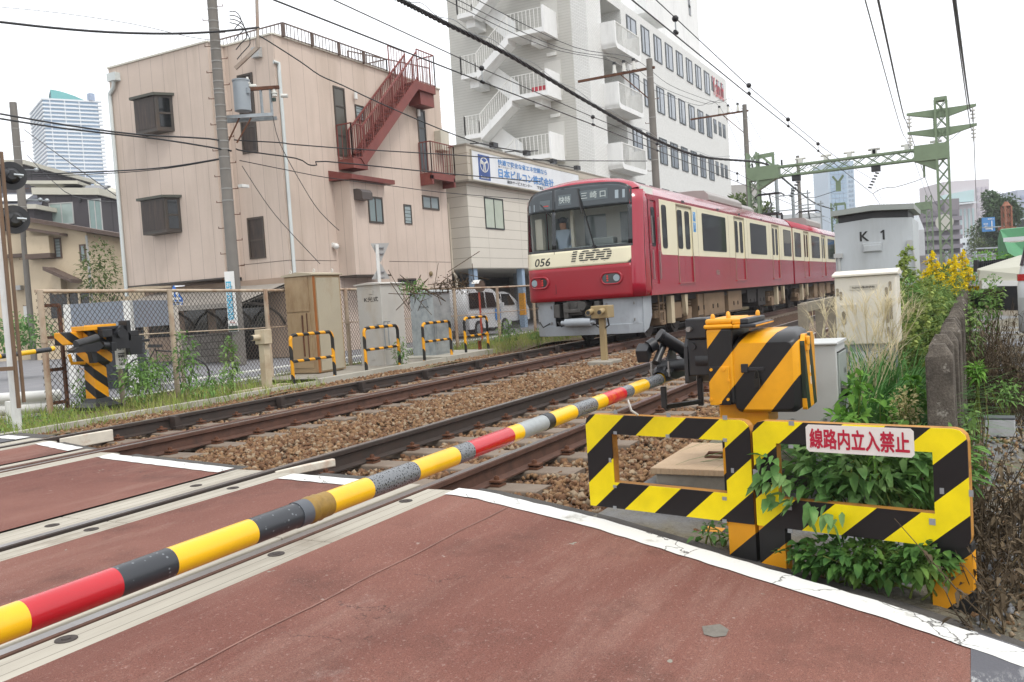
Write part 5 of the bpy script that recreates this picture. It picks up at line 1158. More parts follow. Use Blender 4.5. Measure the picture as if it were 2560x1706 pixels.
# grey backs of two triangular road signs
Yt_ = 13.3; sb = thing('road_sign', 'two grey triangular sign backs on a white post, above the K cabinet', 'road sign', onY(946, 760, Yt_)); Pq = lambda px, py: (onY(px, py, Yt_).x, onY(px, py, Yt_).z)
for tri in ((Pq(927, 609), Pq(973, 608), Pq(952, 656)), (Pq(952, 659), Pq(975, 697), Pq(930, 699))):
    mb = MB(); mb.prism(list(tri), (0, Yt_, 0), (1, 0, 0), (0, 0, 1), (0, .01, 0)); sp = mb.build('sign_back', M['grey'], sb)
    cx, cz = sum(p_[0] for p_ in tri)/3, sum(p_[1] for p_ in tri)/3; mb = MB(); mb.box(cx-.18, cx+.12, Yt_-.03, Yt_, cz+.03, cz+.06); mb.box(cx-.12, cx+.1, Yt_-.03, Yt_, cz-.12, cz-.09); mb.build('bracket', M['galv'], sp)
mb = MB(); pa_, pb_ = Pq(938, 612), Pq(944, 700); mb.tube([(pa_[0], Yt_-.05, pa_[1]), (pb_[0], Yt_-.05, -.25)], .045, 10); mb.build('post', M['white'], sb)
# ---------------------------------------------------------------- pink apartment block
XA, XB, YC, XR, ZT = 19.6, 20.249, 18.178, 29.4, 9.37
YN, YL = 20.15, 24.6
PINK = lined('pink_panel_x', '#c6b6a9', [((1, 0, 0), .62, .012, .3), ((0, 1, 0), .53, .012, .3)], '#93847a', .85, .05, '#9f9080', .55)
DKB = paint('bronze_frame', '#3b342d', .45, .15, dirt='#5c4632', damt=.4)
pb = thing('apartment_block', 'three-storey pink panelled building with a red outside stair and flat roof', 'building', (24, 21, -.2))
mb = MB(); P = [(XB, YC), (XR, YC), (XR, 26.5), (XA, YL), (XA, YN), (XB, YN)]
mb.prism([(XB, YC), (XR, YC), (XR, YL-.02), (XB, YL-.02)], (0, 0, 2.32), (1, 0, 0), (0, 1, 0), (0, 0, ZT-2.32)); mb.prism([(XA, YN), (XB, YN), (XB, YL), (XA, YL)], (0, 0, 2.33), (1, 0, 0), (0, 1, 0), (0, 0, ZT-2.33))
mb.prism([(XB, YC), (XR, YC), (XR, 24), (XB+1.2, 24), (XB+1.2, YN+.4), (XB, YN)], (0, 0, -.3), (1, 0, 0), (0, 1, 0), (0, 0, 2.62)); wall = mb.build('wall', PINK, pb)
mb = MB(); o = .03
for a, b in (((XB, YC), (XR, YC)), ((XB, YN), (XB, YC)), ((XA, YN), (XB, YN)), ((XA, YL), (XA, YN)), ((XR, YC), (XR, YL)), ((XA, YL), (XB, YL))): mb.beam((*a, ZT+.02), (*b, ZT+.02), .09, .05)
mb.build('parapet_trim', paint('pale_trim', '#c9c6ba', .6, .05), wall)
mb = MB(); mb.box(XB-.004, XB, YC, YN, 2.69, 2.705); mb.box(XB+4.0, XR, YC-.004, YC, 2.69, 2.705); mb.box(XB, XB+2.2, YC-.004, YC, 2.69, 2.705); mb.box(XA-.03, XA, YN, YL, 2.28, 2.33); mb.build('joint_line', DKB, wall)
def win_on(parent, plane, kind, tl, br, mull=1, z=None, mat=None, fr=.06, horiz=0, out=.03, dv=None):
    """window whose corners come from the survey; plane 'X' or 'Y' wall"""
    if kind == 'Y':
        a, b = onY(*tl, plane), onY(*br, plane); x0, x1, z0, z1 = a.x, b.x, b.z, a.z; o, u, n = (0, plane, 0), V3(1, 0, 0), V3(0, -1, 0)
    else:
        a, b = onX(*tl, plane), onX(*br, plane); x0, x1, z0, z1 = -a.y, -b.y, b.z, a.z; o, u, n = (plane, 0, 0), V3(0, -1, 0), V3(-1, 0, 0)
    if x1 < x0: x0, x1 = x1, x0
    mb = MB(); mb.frame([(x0, z0), (x1, z0), (x1, z1), (x0, z1)], [(x0+fr, z0+fr), (x1-fr, z0+fr), (x1-fr, z1-fr), (x0+fr, z1-fr)], o, u, (0, 0, 1), n*out)
    for i in range(mull-1 if mull > 1 else 0): c = x0+(x1-x0)*(i+1)/mull; mb.prism([(c-fr*.4, z0+fr), (c+fr*.4, z0+fr), (c+fr*.4, z1-fr), (c-fr*.4, z1-fr)], o, u, (0, 0, 1), n*out*.8)
    for h in (horiz if isinstance(horiz, (list, tuple)) else []): c = z0+(z1-z0)*h; mb.prism([(x0+fr, c-fr*.4), (x1-fr, c-fr*.4), (x1-fr, c+fr*.4), (x0+fr, c+fr*.4)], o, u, (0, 0, 1), n*out*.8)
    f = mb.build('window', DKB if dv is None else dv, parent)
    mb = MB(); mb.prism([(x0+fr, z0+fr), (x1-fr, z0+fr), (x1-fr, z1-fr), (x0+fr, z1-fr)], o, u, (0, 0, 1), n*.008)
    mats = mat or M['win']; mb.build('pane', mats, f); return f, (x0, x1, z0, z1)
SCRN = NT('insect_screen'); SCRN = SCRN.done(SCRN.mix(SCRN.ramp(SCRN.noise(4, 5, .7, stretch=(1, 3, .3)), .35, .7), C('#2a2422'), C('#4a3d34')), .5, 0, .4)
LOUV = lined('louvre_glass', '#8f9b9c', [((0, 0, 1), .13, .02, 0)], '#3c4040', .25, .05)
# bay windows on the end wall
def bay(tlx, ctx, trx, zt_px, zb_px):
    P0 = onX(tlx, zt_px, XA-.42); P1 = onX(ctx, zt_px, XA-.42); P2 = onX(trx, zt_px, XA); z1 = P1.z; z0 = onX(ctx, zb_px, XA-.42).z
    poly = [(XA, P0.y+.05), (XA-.42, P0.y), (XA-.42, P1.y), (XA, P2.y)]; t_ = 'bay_window'
    mb = MB(); mb.prism([(x, y) for x, y in poly], (0, 0, z0), (1, 0, 0), (0, 1, 0), (0, 0, z1-z0)); b = mb.build(t_, DKB, pb)
    mb = MB(); e = .05; mb.prism([(XA, P0.y+.15), (XA-.5, P0.y+.1), (XA-.5, P1.y-.02), (XA, P2.y-.1)], (0, 0, z1), (1, 0, 0), (0, 1, 0), (0, 0, .08)); mb.build('bay_roof', paint('bay_roof', '#4a4b42', .6, .1), b)
    A_, B_, C_ = V3(XA-.424, P0.y, 0), V3(XA-.424, P1.y, 0), V3(XA, P2.y, 0)
    mb = MB(); mb.prism([(.06, z0+.1), ((B_-A_).length-.06, z0+.1), ((B_-A_).length-.06, z1-.05), (.06, z1-.05)], A_, (B_-A_).normalized(), (0, 0, 1), (-.006, 0, 0)); mb.build('pane', SCRN, b)
    d = (C_-B_); n_ = V3(d.y, -d.x, 0).normalized(); n_ = n_ if n_.x < 0 else -n_; u_ = d.normalized(); mb = MB(); mb.prism([(.09, z0+.12), (d.length-.09, z0+.12), (d.length-.09, z1-.07), (.09, z1-.07)], B_+n_*.003, u_, (0, 0, 1), n_*.006); mb.build('pane', M['win_dark'], b)
    mb = MB(); mb.prism([(.09, (z0+z1)/2-.03), (d.length-.09, (z0+z1)/2-.03), (d.length-.09, (z0+z1)/2+.03), (.09, (z0+z1)/2+.03)], B_+n_*.01, u_, (0, 0, 1), n_*.01); mb.build('glazing_bar', DKB, b)
bay(332, 387, 430, 238, 328); bay(350, 410, 449, 494, 582)
win_on(pb, XB, 'X', (593, 190), (646, 380), 1, horiz=(.33,), mat=SCRN); win_on(pb, XB, 'X', (618, 546), (666, 645), 1, horiz=(.45,), mat=SCRN)
# doors and windows of the long side
win_on(pb, YC, 'Y', (831, 214), (872, 395), 1, horiz=(.72, .3), mat=paint('door_glass_bronze', '#4c4a42', .3, .1)); win_on(pb, YC, 'Y', (886, 261), (911, 306), 1, mat=LOUV, fr=.04)
win_on(pb, YC, 'Y', (1041, 272), (1071, 430), 1, horiz=(.70, .3), mat=paint('door_glass_dark', '#3c4144', .3, .1)); win_on(pb, YC, 'Y', (1008, 511), (1030, 562), 1, mat=LOUV, fr=.04)
win_on(pb, YC, 'Y', (1054, 488), (1098, 527), 2, mat=M['win_pale']); win_on(pb, YC, 'Y', (994, 697), (1040, 712), 2, mat=M['win'])
# small oriel room with a red eave
xl = onY(832, 450, YC).x; yf = onX(874, 456, xl).y; xr = onY(960, 470, yf).x; zb_ = onX(880, 688, xl).z; zt_ = onX(872, 450, xl).z
mb = MB(); mb.box(xl, xr, yf, YC-.002, zb_, zt_); an = mb.build('oriel', PINK, pb); mb = MB(); mb.prism([(yf-.25, zt_), (YC, zt_+.02), (YC, zt_+.35), (yf-.25, zt_+.14)], (xl-.2, 0, 0), (0, 1, 0), (0, 0, 1), (xr-xl+.5, 0, 0)); REDP = paint('red_oxide', '#743730', .55, .14, 3, dirt='#8a5040', damt=.5); mb.build('eave', REDP, an)
mb = MB(); mb.box(xl-.02, xr+.02, yf-.02, YC, zb_-.06, zb_); mb.build('sill', DKB, an)
win_on(an, yf, 'Y', (918, 490), (959, 560), 2, mat=M['win_pale']); a = onY(883, 473, yf); b = onY(911, 503, yf); mb = MB(); mb.prism([(0, b.z), (.34, b.z), (.34, a.z-.12), (.28, a.z-.03), (.16, a.z), (0, a.z)], (0, yf, 0), (0, -1, 0), (0, 0, 1), (0, 0, 0)); mb = MB(); mb.prism([(0, b.z), (-.34, b.z), (-.34, a.z-.12), (-.26, a.z-.03), (-.14, a.z), (0, a.z)], (a.x, yf, 0), (0, 1, 0), (0, 0, 1), (b.x-a.x, 0, 0)); mb.build('vent_hood', paint('vent_bronze', '#4a423e', .4, .1), an)
# red steel stair and balconies
def rails_(mb, P, Q, h, step=.15, r=.016, n=None):
    P, Q = Vector(P), Vector(Q); up = V3(0, 0, h); mb.beam(P+up, Q+up, .035, .035); mb.beam(P+V3(0, 0, .03), Q+V3(0, 0, .03), .022, .022); k = n or max(2, int((Q-P).length/step))
    for i in range(k+1): p = P+(Q-P)*i/k; mb.beam(p, p+up, r*(2 if i in (0, k) else 1), r*(2 if i in (0, k) else 1))
bx0 = onY(838, 312, YC).x; by = onX(876, 304, bx0).y; bz_ = onX(876, 395, bx0).z; bx1 = onY(914, 400, by).x
st = MB(); st.box(bx0, bx1+.1, by, YC-.01, bz_-.32, bz_); sto = st.build('stair_platform', REDP, pb)
mb = MB(); rails_(mb, (bx0, YC-.05, bz_), (bx0, by, bz_), 1.1); rails_(mb, (bx0, by, bz_), (bx1, by, bz_), 1.1); mb.build('railing', REDP, sto)
tx0 = onY(1046, 214, by).x; tx1 = onY(1088, 215, by).x; tz = onY(1052, 206, by).z
s0, s1 = V3(bx1-.15, by, bz_-.1), V3(tx0, by, tz-.05)
mb = MB()
for y in (by, YC-.12): mb.beam(V3(s0.x, y, s0.z), V3(s1.x, y, s1.z), .05, .30)
k = 17
for i in range(k): p = s0+(s1-s0)*(i+.5)/k; mb.box(p.x-.16, p.x+.14, by+.03, YC-.14, p.z+.06, p.z+.10)
fl = mb.build('stair_flight', REDP, pb)
mb = MB(); up = V3(0, 0, 1.0)
for y in (by, YC-.12):
    a_, b_ = V3(s0.x, y, s0.z+.1), V3(s1.x, y, s1.z+.1); mb.beam(a_+up, b_+up, .05, .05); mb.beam(a_+up*.12, b_+up*.12, .03, .03)
    for i in range(34): p = a_+(b_-a_)*i/33; mb.beam(p, p+up, .045 if i % 6 == 0 else .02, .045 if i % 6 == 0 else .02)
mb.build('railing', REDP, fl)
mb = MB(); mb.box(tx0-.05, tx1, by, YC+.1, tz-.28, tz); mb.box(tx1-.9, tx1, by+.1, YC, tz-.75, tz-.28); ld = mb.build('stair_landing', REDP, pb); mb = MB(); rails_(mb, (tx0, by, tz), (tx1, by, tz), 1.15); rails_(mb, (tx1, by, tz), (tx1, YC+.1, tz), 1.15); rails_(mb, (tx0, YC-.1, tz), (tx0-1.0, YC-.1, tz), 1.15); mb.build('railing', REDP, ld)
cx0 = onY(1045, 372, YC).x; cy = onX(1075, 356, cx0).y; cx1 = onY(1133, 370, cy).x; cz = onX(1078, 430, cx0).z
mb = MB(); mb.box(cx0, cx1, cy, YC-.01, cz-.12, cz); mb.box(cx0, cx0+.1, cy, YC-.01, cz-.45, cz-.12); mb.box(cx1-.1, cx1, cy, YC-.01, cz-.45, cz-.12); mb.box(cx0, cx1, cy, cy+.1, cz-.25, cz-.12); bl = mb.build('balcony', REDP, pb); mb = MB(); rails_(mb, (cx0, YC-.05, cz), (cx0, cy, cz), 1.12); rails_(mb, (cx0, cy, cz), (cx1, cy, cz), 1.12); rails_(mb, (cx1, cy, cz), (cx1, YC-.05, cz), 1.12); mb.build('railing', REDP, bl)
mb = MB(); a = onY(1090, 327, YC-.1); mb.box(a.x, a.x+.6, YC-.3, YC, a.z-.75, a.z); mb.build('water_heater', paint('heater_white', '#bdb8a8', .5, .1), pb, bevel=.02)
# roof railing
BRP = paint('brown_railing', '#5a4a42', .6, .1)
c0 = onZ(709, 92, ZT); c1_ = onZ(960, 180, ZT); yr = c0.y; mb = MB(); hh_ = onX(707, 57, c0.x).z-ZT; c2_ = V3(c1_.x, yr+2.0, ZT); wl = onX(540, 100, c0.x)
rails_(mb, (c0.x, YL-.3, ZT), (c0.x, yr, ZT), hh_, .16); rails_(mb, (c0.x, yr, ZT), (c1_.x, yr, ZT), hh_, .16); rails_(mb, (c1_.x, yr, ZT), (c1_.x, yr+2.2, ZT), hh_, .16); rails_(mb, (c1_.x-.6, yr+1.2, ZT), (XR-.3, yr+.3, ZT), .8, .16)
for i in range(1, 4): x = c0.x+(c1_.x-c0.x)*i/4; mb.beam((x, yr, ZT), (x, yr, ZT+hh_), .09, .07)
mb.beam((c0.x, yr, ZT), (c0.x, yr, ZT+hh_), .09, .09); mb.build('roof_railing', BRP, pb)
# downpipes and fittings
WPV = paint('pvc_white', '#c6ccca', .5, .06); mb = MB()
x = onX(694, 157, XB-.0); q0, q1 = onY(697, 165, YC-.06), onY(726, 655, YC-.06); mb.tube([(q0.x-.15, YC, q0.z+.1), (q0.x, YC-.06, q0.z+.08), (q0.x, YC-.06, q0.z-.2), (q0.x, YC-.06, 2.2)], .055, 8); mb.build('downpipe', WPV, pb)
mb = MB(); q = onX(275, 215, XA-.06); mb.tube([(XA-.1, q.y-.25, q.z+.12), (XA-.1, q.y-.2, q.z-.1), (XA-.06, q.y+.05, q.z-.25), (XA-.06, YL-.04, q.z-.35), (XA-.06, YL-.04, 2.0)], .06, 8); mb.box(XA-.2, XA, q.y-.45, q.y-.05, q.z+.1, q.z+.35); mb.build('downpipe', WPV, pb)
mb = MB(); q = onX(646, 133, XB); mb.box(XB-.15, XB, q.y-.15, q.y+.15, q.z-.15, q.z+.15); mb.build('hopper', M['grey'], pb)
mb = MB()
for px, py in ((882, 241), (1040, 284)): q = onY(px, py, YC); mb.tube([(q.x, YC-.12, q.z-.12), (q.x, YC-.12, q.z+.12)], .06, 10)
mb.build('wall_lamp', M['white'], pb)
mb = MB(); q = onY(1076, 685, YC); mb.sphere((q.x, YC-.03, q.z), .1, 12, 0, (1, .6, 1)); mb.build('vent_cap', paint('brass', '#7a6a48', .5, .1), pb); mb = MB(); q = onY(833, 617, YC); mb.sphere((q.x, YC-.12, q.z), .1, 12); mb.box(q.x-.08, q.x+.08, YC-.06, YC, q.z-.02, q.z+.12); mb.build('security_camera', M['white'], pb)
# carport lean-to and block wall in front of the end wall
cp = thing('lean_to', 'grey mono-pitch lean-to roof on curved brackets along the pink building\'s end wall', 'carport', (18.5, 21, -.2))
mb = MB(); ya, yb = onX(270, 745, 18.2).y, onX(720, 760, 19.2).y; mb.add([(18.0, ya, 1.55), (18.0, 18.2, 1.45), (20.2, 18.2, 2.05), (20.2, ya, 2.1)], [(0, 1, 2, 3)]); mb.add([(18.0, ya, 1.48), (18.0, 18.2, 1.38), (20.2, 18.2, 1.98), (20.2, ya, 2.03)], [(3, 2, 1, 0)]); mb.box(17.96, 18.02, 18.2, ya, 1.38, 1.52); mb.build('roof', paint('carport_grey', '#8d877f', .6, .06, dirt='#6d675f', damt=.4), cp)
mb = MB()
for y in np.linspace(18.4, ya-.3, 5): mb.tube([(20.2, y, .7), (19.9, y, 1.1), (19.4, y, 1.4), (18.6, y, 1.5)], .04, 6)
mb.build('bracket', DKB, cp)
mb = MB(); mb.box(20.1, 20.24, 18.3, 24.4, -.2, 2.2); gw = mb.build('ground_floor_wall', paint('dark_recess_wall', '#9c8877', .85, .08), pb)
for y0, y1, z0, z1 in ((23.3, 24.3, .6, 1.5), (21.6, 22.6, -.2, 1.6), (20.7, 21.2, .7, 1.5), (19.1, 20.1, -.2, 1.6)): mb = MB(); mb.box(20.07, 20.098, y0, y1, z0, z1); mb.build('ground_opening', M['win_dark'], gw)
BLKW = NT('block_wall'); br_ = BLKW.n.new('ShaderNodeTexBrick'); mp = BLKW.n.new('ShaderNodeMapping'); mp.inputs['Rotation'].default_value = (R(90), 0, 0)
cmb = BLKW.n.new('ShaderNodeCombineXYZ'); BLKW.l.new(BLKW.dot((.99, -.13, 0)), cmb.inputs[0]); BLKW.l.new(BLKW.dot((0, 0, 1)), cmb.inputs[1]); BLKW.l.new(cmb.outputs[0], br_.inputs['Vector'])
br_.inputs['Scale'].default_value = 1; br_.inputs['Brick Width'].default_value = .4; br_.inputs['Row Height'].default_value = .2; br_.inputs['Mortar Size'].default_value = .01; br_.inputs['Color1'].default_value = C('#88847f'); br_.inputs['Color2'].default_value = C('#9a968f'); br_.inputs['Mortar'].default_value = C('#504c48')
BLKW = BLKW.done(br_.outputs['Color'], .9, 0, .2)
a, b = onZ(434, 847, .6), onZ(1169, 786, .6); mb = MB(); mb.beam((a.x, a.y, .2), (b.x, b.y, .2), .12, .8); mb.beam((a.x, a.y, .63), (b.x, b.y, .63), .16, .06); tag(mb.build('block_wall', BLKW), 'low grey concrete block wall across the street, seen through the chain-link fence', 'wall')
# ---------------------------------------------------------------- beige office with the long signboard
XO, YO = 31.17, 18.28; ZO = onD(1180, 671, 36).z
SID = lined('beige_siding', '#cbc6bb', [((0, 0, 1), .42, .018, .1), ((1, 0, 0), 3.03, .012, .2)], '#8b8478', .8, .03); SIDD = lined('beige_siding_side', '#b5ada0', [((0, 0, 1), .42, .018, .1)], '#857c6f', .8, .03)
of = thing('office_building', 'beige sided office on blue columns with a long white company signboard and parking below', 'building', (38, 22, -.2))
zp = onY(1176, 370, YO).z; zs = onY(1180, 455, YO).z
mb = MB(); mb.box(XO, 50, YO, 30, ZO, zs); ow = mb.build('wall', SID, of); mb = MB(); mb.box(XO-.25, 50.2, YO-.25, 30, zs+.02, zp); mb.build('parapet', SIDD, of); mb = MB(); mb.box(XO-.27, 50.2, YO-.27, 30, zs-.05, zs+.02); mb.box(XO-.28, 50.2, YO-.28, 30, zp, zp+.06); mb.build('trim', paint('trim_grey', '#8d877c', .6, .05), of)
for px in (1183, 1302):
    q = onY(px, 690, YO+.2); mb = MB(); mb.box(q.x-.14, q.x+.14, YO+.06, YO+.34, -.25, ZO); cl = mb.build('column', paint('pale_blue_column', '#8ea3b8', .5, .06), of, bevel=.01)
    if px > 1200: mb = MB(); mb.box(q.x-.15, q.x+.05, YO+.05, YO+.06, .35, 1.35); mb.box(q.x-.15, q.x-.141, YO+.05, YO+.3, .35, 1.35); mb.build('corner_guard', M['yellow'], cl)
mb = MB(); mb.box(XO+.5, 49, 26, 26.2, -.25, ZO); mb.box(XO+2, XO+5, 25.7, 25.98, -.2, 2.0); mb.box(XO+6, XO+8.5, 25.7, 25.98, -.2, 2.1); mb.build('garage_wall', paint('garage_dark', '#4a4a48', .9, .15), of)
mb = MB()
for y in (22, 25.5):
    for x in (XO+.4, XO+6, XO+11): mb.box(x-.12, x+.12, y-.12, y+.12, -.25, ZO)
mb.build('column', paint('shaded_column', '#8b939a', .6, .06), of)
win_on(ow, YO, 'Y', (1209, 492), (1261, 576), 2, mat=paint('lit_curtain_glass', '#a9b2a2', .1, .08, spec=.8), dv=paint('black_frame', '#17191a', .4, .1))
win_on(ow, XO, 'X', (1113, 492), (1122, 575), 1, mat=M['win_pale'], dv=paint('black_frame', '#17191a', .4, .1))
q0 = onY(1159, 497, YO-.05); mb = MB(); mb.tube([(XO-.08, YO+.9, zs-.8), (XO-.08, YO+.9, 2.4), (XO-.08, YO+.75, 2.2), (XO-.08, YO+.75, .5)], .06, 8); mb.build('downpipe', paint('pipe_beige', '#b4ab9b', .6, .05), of)
YS = YO-.30
def S_(px, py): q = onY(px, py, YS); return q.x, q.z
a = S_(1178, 371); b = S_(1181, 452); xe_ = onY(1446, 437, YS).x; zt_, zb_ = a[1]-.08, b[1]+.06
mb = MB(); mb.box(a[0], xe_, YS, YS+.05, zb_, zt_); sg = mb.build('signboard', paint('sign_white', '#d9dcdf', .4, .03, dirt='#aab4bd', damt=.3, stretch=(1, 1, .15)), of)
mb = MB(); mb.frame([(a[0]-.05, zb_-.05), (xe_+.05, zb_-.05), (xe_+.05, zt_+.05), (a[0]-.05, zt_+.05)], [(a[0], zb_), (xe_, zb_), (xe_, zt_), (a[0], zt_)], (0, YS-.01, 0), (1, 0, 0), (0, 0, 1), (0, .06, 0)); mb.build('sign_frame', paint('sign_frame', '#a39d8e', .5, .1), sg)
SBL = paint('sign_navy', '#274a8c', .4, .05); SLB = paint('sign_blue_letter', '#4f88c4', .4, .05); SGR = paint('sign_grey_letter', '#3f454c', .5, .05)
l0, l1 = S_(1196, 415)[0], S_(1224, 415)[0]; H_ = zt_-zb_
mb = MB(); mb.box(l0, l1, YS-.012, YS, zb_+.05*H_, zt_-.08*H_); lg = mb.build('emblem_panel', SBL, sg); cx = (l0+l1)/2; rx = (l1-l0)*.38; rz = H_*.27; cz = zb_+H_*.58; mb = MB(); n_ = 28; mb.frame([(cx+rx*math.cos(2*math.pi*i/n_), cz+rz*math.sin(2*math.pi*i/n_)) for i in range(n_)], [(cx+rx*.86*math.cos(2*math.pi*i/n_), cz+rz*.86*math.sin(2*math.pi*i/n_)) for i in range(n_)], (0, YS-.014, 0), (1, 0, 0), (0, 0, 1), (0, -.004, 0))
for p_, q_ in (((-.7, .5), (0, .15)), ((.7, .5), (0, .15)), ((-.1, .1), (-.2, -.85)), ((.12, .1), (.25, -.85)), ((-.75, .2), (-.1, .1))): mb.beam((cx+rx*p_[0], YS-.016, cz+rz*p_[1]), (cx+rx*q_[0], YS-.016, cz+rz*q_[1]), .004, .08)
mb.text('Builcon', (cx, YS-.016, zb_+.09*H_), (1, 0, 0), (0, 0, 1), (0, 0, 0), (l1-l0)*.7, .09*H_, .01, 0, 'C'); mb.build('emblem', M['white'], lg)
mb = MB(); t0, t1 = S_(1244, 400)[0], S_(1366, 424)[0]; mb.text('快適で安全な省エネ空調なら', (t0, YS-.012, zb_+.70*H_), (1, 0, 0), (0, 0, 1), (0, 0, 0), t1-t0, .2*H_, .02); u1 = S_(1383, 450)[0]; mb.text('日本ビルコン株式会社', (t0, YS-.012, zb_+.24*H_), (1, 0, 0), (0, 0, 1), (0, 0, 0), u1-t0, .33*H_, .03); mb.build('lettering', SLB, sg)
mb = MB(); mb.text('東テクグループ', (t0, YS-.012, zb_+.60*H_), (1, 0, 0), (0, 0, 1), (0, 0, 0), S_(1279, 420)[0]-t0, .07*H_, .01); v0, v1 = S_(1268, 460)[0], S_(1330, 472)[0]; mb.text('横浜サービスセンター', (v0, YS-.012, zb_+.07*H_), (1, 0, 0), (0, 0, 1), (0, 0, 0), v1-v0, .12*H_, .02); mb.text('TEL', (v1+.5, YS-.012, zb_+.07*H_), (1, 0, 0), (0, 0, 1), (0, 0, 0), .75, .11*H_, .02); mb.build('lettering', SGR, sg)
for px, py in ((1225, 366), (1308, 385), (1375, 406), (1435, 422)):
    q = onY(px, py, YS-.5); mb = MB(); mb.tube([(q.x-.6, YS+.1, zp+.1), (q.x-.4, YS-.3, q.z+.1), (q.x, YS-.6, q.z)], .025, 6); mb.box(q.x-.15, q.x+.25, YS-.75, YS-.55, q.z-.08, q.z+.12); mb.build('sign_lamp', M['black'], of)
# ---------------------------------------------------------------- white office block with outside stair
XW, YW, XE, ZR = 48.87, 19.775, 81.6, 19.75
WT = NT('white_tile'); bk_ = WT.n.new('ShaderNodeTexBrick'); cm = WT.n.new('ShaderNodeCombineXYZ'); WT.l.new(WT.dot((1, 1, 0)), cm.inputs[0]); WT.l.new(WT.dot((0, 0, 1)), cm.inputs[1]); WT.l.new(cm.outputs[0], bk_.inputs['Vector'])
bk_.inputs['Scale'].default_value = 1; bk_.inputs['Brick Width'].default_value = .24; bk_.inputs['Row Height'].default_value = .085; bk_.inputs['Mortar Size'].default_value = .012; bk_.inputs['Color1'].default_value = C('#dfe0de'); bk_.inputs['Color2'].default_value = C('#d6d7d5'); bk_.inputs['Mortar'].default_value = C('#bdbdb9')
wcol = WT.mix(WT.math('MULTIPLY', WT.ramp(WT.noise(.4, 6, .7, stretch=(1, 1, .15)), .5, .75), .25), bk_.outputs['Color'], C('#c4c5c2')); WT = WT.done(wcol, .6, 0, .4)
WCO = paint('white_concrete', '#e0e1e0', .7, .03, dirt='#a8a9a8', damt=.3, stretch=(1, 1, .2))
wb = thing('office_block', 'large white tiled office block with zigzag outside stairs and rows of narrow windows', 'building', (60, 24, -.2))
la, lb_ = onY(1503, 60, YW).x, onY(1554, 80, YW).x; YD = YW+1.5
mb = MB(); mb.box(XW, XE, YD, 29.2, -.3, ZR); mb.box(XW, la, YW, YD, -.3, ZR); mb.box(lb_, XE, YW, YD, -.3, ZR); mb.box(XW, XW+6, YW, 29.2, ZR, ZR+4); zc_ = ZR
for r in range(4): z1 = 19.2-(19.2-11.93)/2*r; mb.box(la, lb_, YW, YD, z1, zc_); zc_ = z1-2.75
mb.box(la, lb_, YW, YD, -.3, zc_)
ww = mb.build('wall', WT, wb); ET = lined('grey_end_tile', '#b9b8b2', [((0, 0, 1), .17, .02, 0)], '#a5a49e', .8, .05); mb = MB(); mb.box(XW-.03, XW-.002, YW+1.0, 29.2, -.3, ZR+4); mb.build('end_wall', ET, ww)
tw_ = onY(1747, 80, YW+1.2); x0 = onY(1600, 60, YW+1.2).x; x1 = tw_.x; mb = MB(); mb.box(x0+3.5, x1, YW+1.2, 28, ZR, ZR+12); mb.box(x0-1, x0+3.5, YW+2.5, 28, ZR, ZR+12); tw2 = mb.build('roof_tower', WCO, wb)
q = onY(1640, 42, YW+.4); mb = MB(); mb.box(q.x-2.4, q.x+2.0, YW+.3, YW+2.4, q.z-.3, q.z); mb.box(q.x-2.4, q.x+2.0, YW+.3, YW+.45, q.z, q.z+1.0); mb.build('tower_balcony', WCO, tw2)
for px, py in ((1722, 5), (1724, 25)): q = onY(px, py, YW+1.2); mb = MB(); mb.box(q.x-.3, q.x+.3, YW+1.17, YW+1.2, q.z-.5, q.z+.4); mb.build('window', M['win'], tw2)
WFR = paint('window_dark_frame', '#3c4448', .4, .1); WPN = paint('blind_glass', '#878f98', .08, .05, spec=.8)
rows = []
wx = [(340, 115, 420), (460, 210, 528), (565, 297, 628), (660, 380, 720), (750, 452, 803), (832, 522, 882), (908, 588, 955), (980, 645, 1024)]
cols_ = [(onY(1460+a*.3061, b*.3061, YW).x, onY(1460+c*.3061, (b+60)*.3061, YW).x) for a, b, c in wx]
pitch = (19.2-11.93)/2
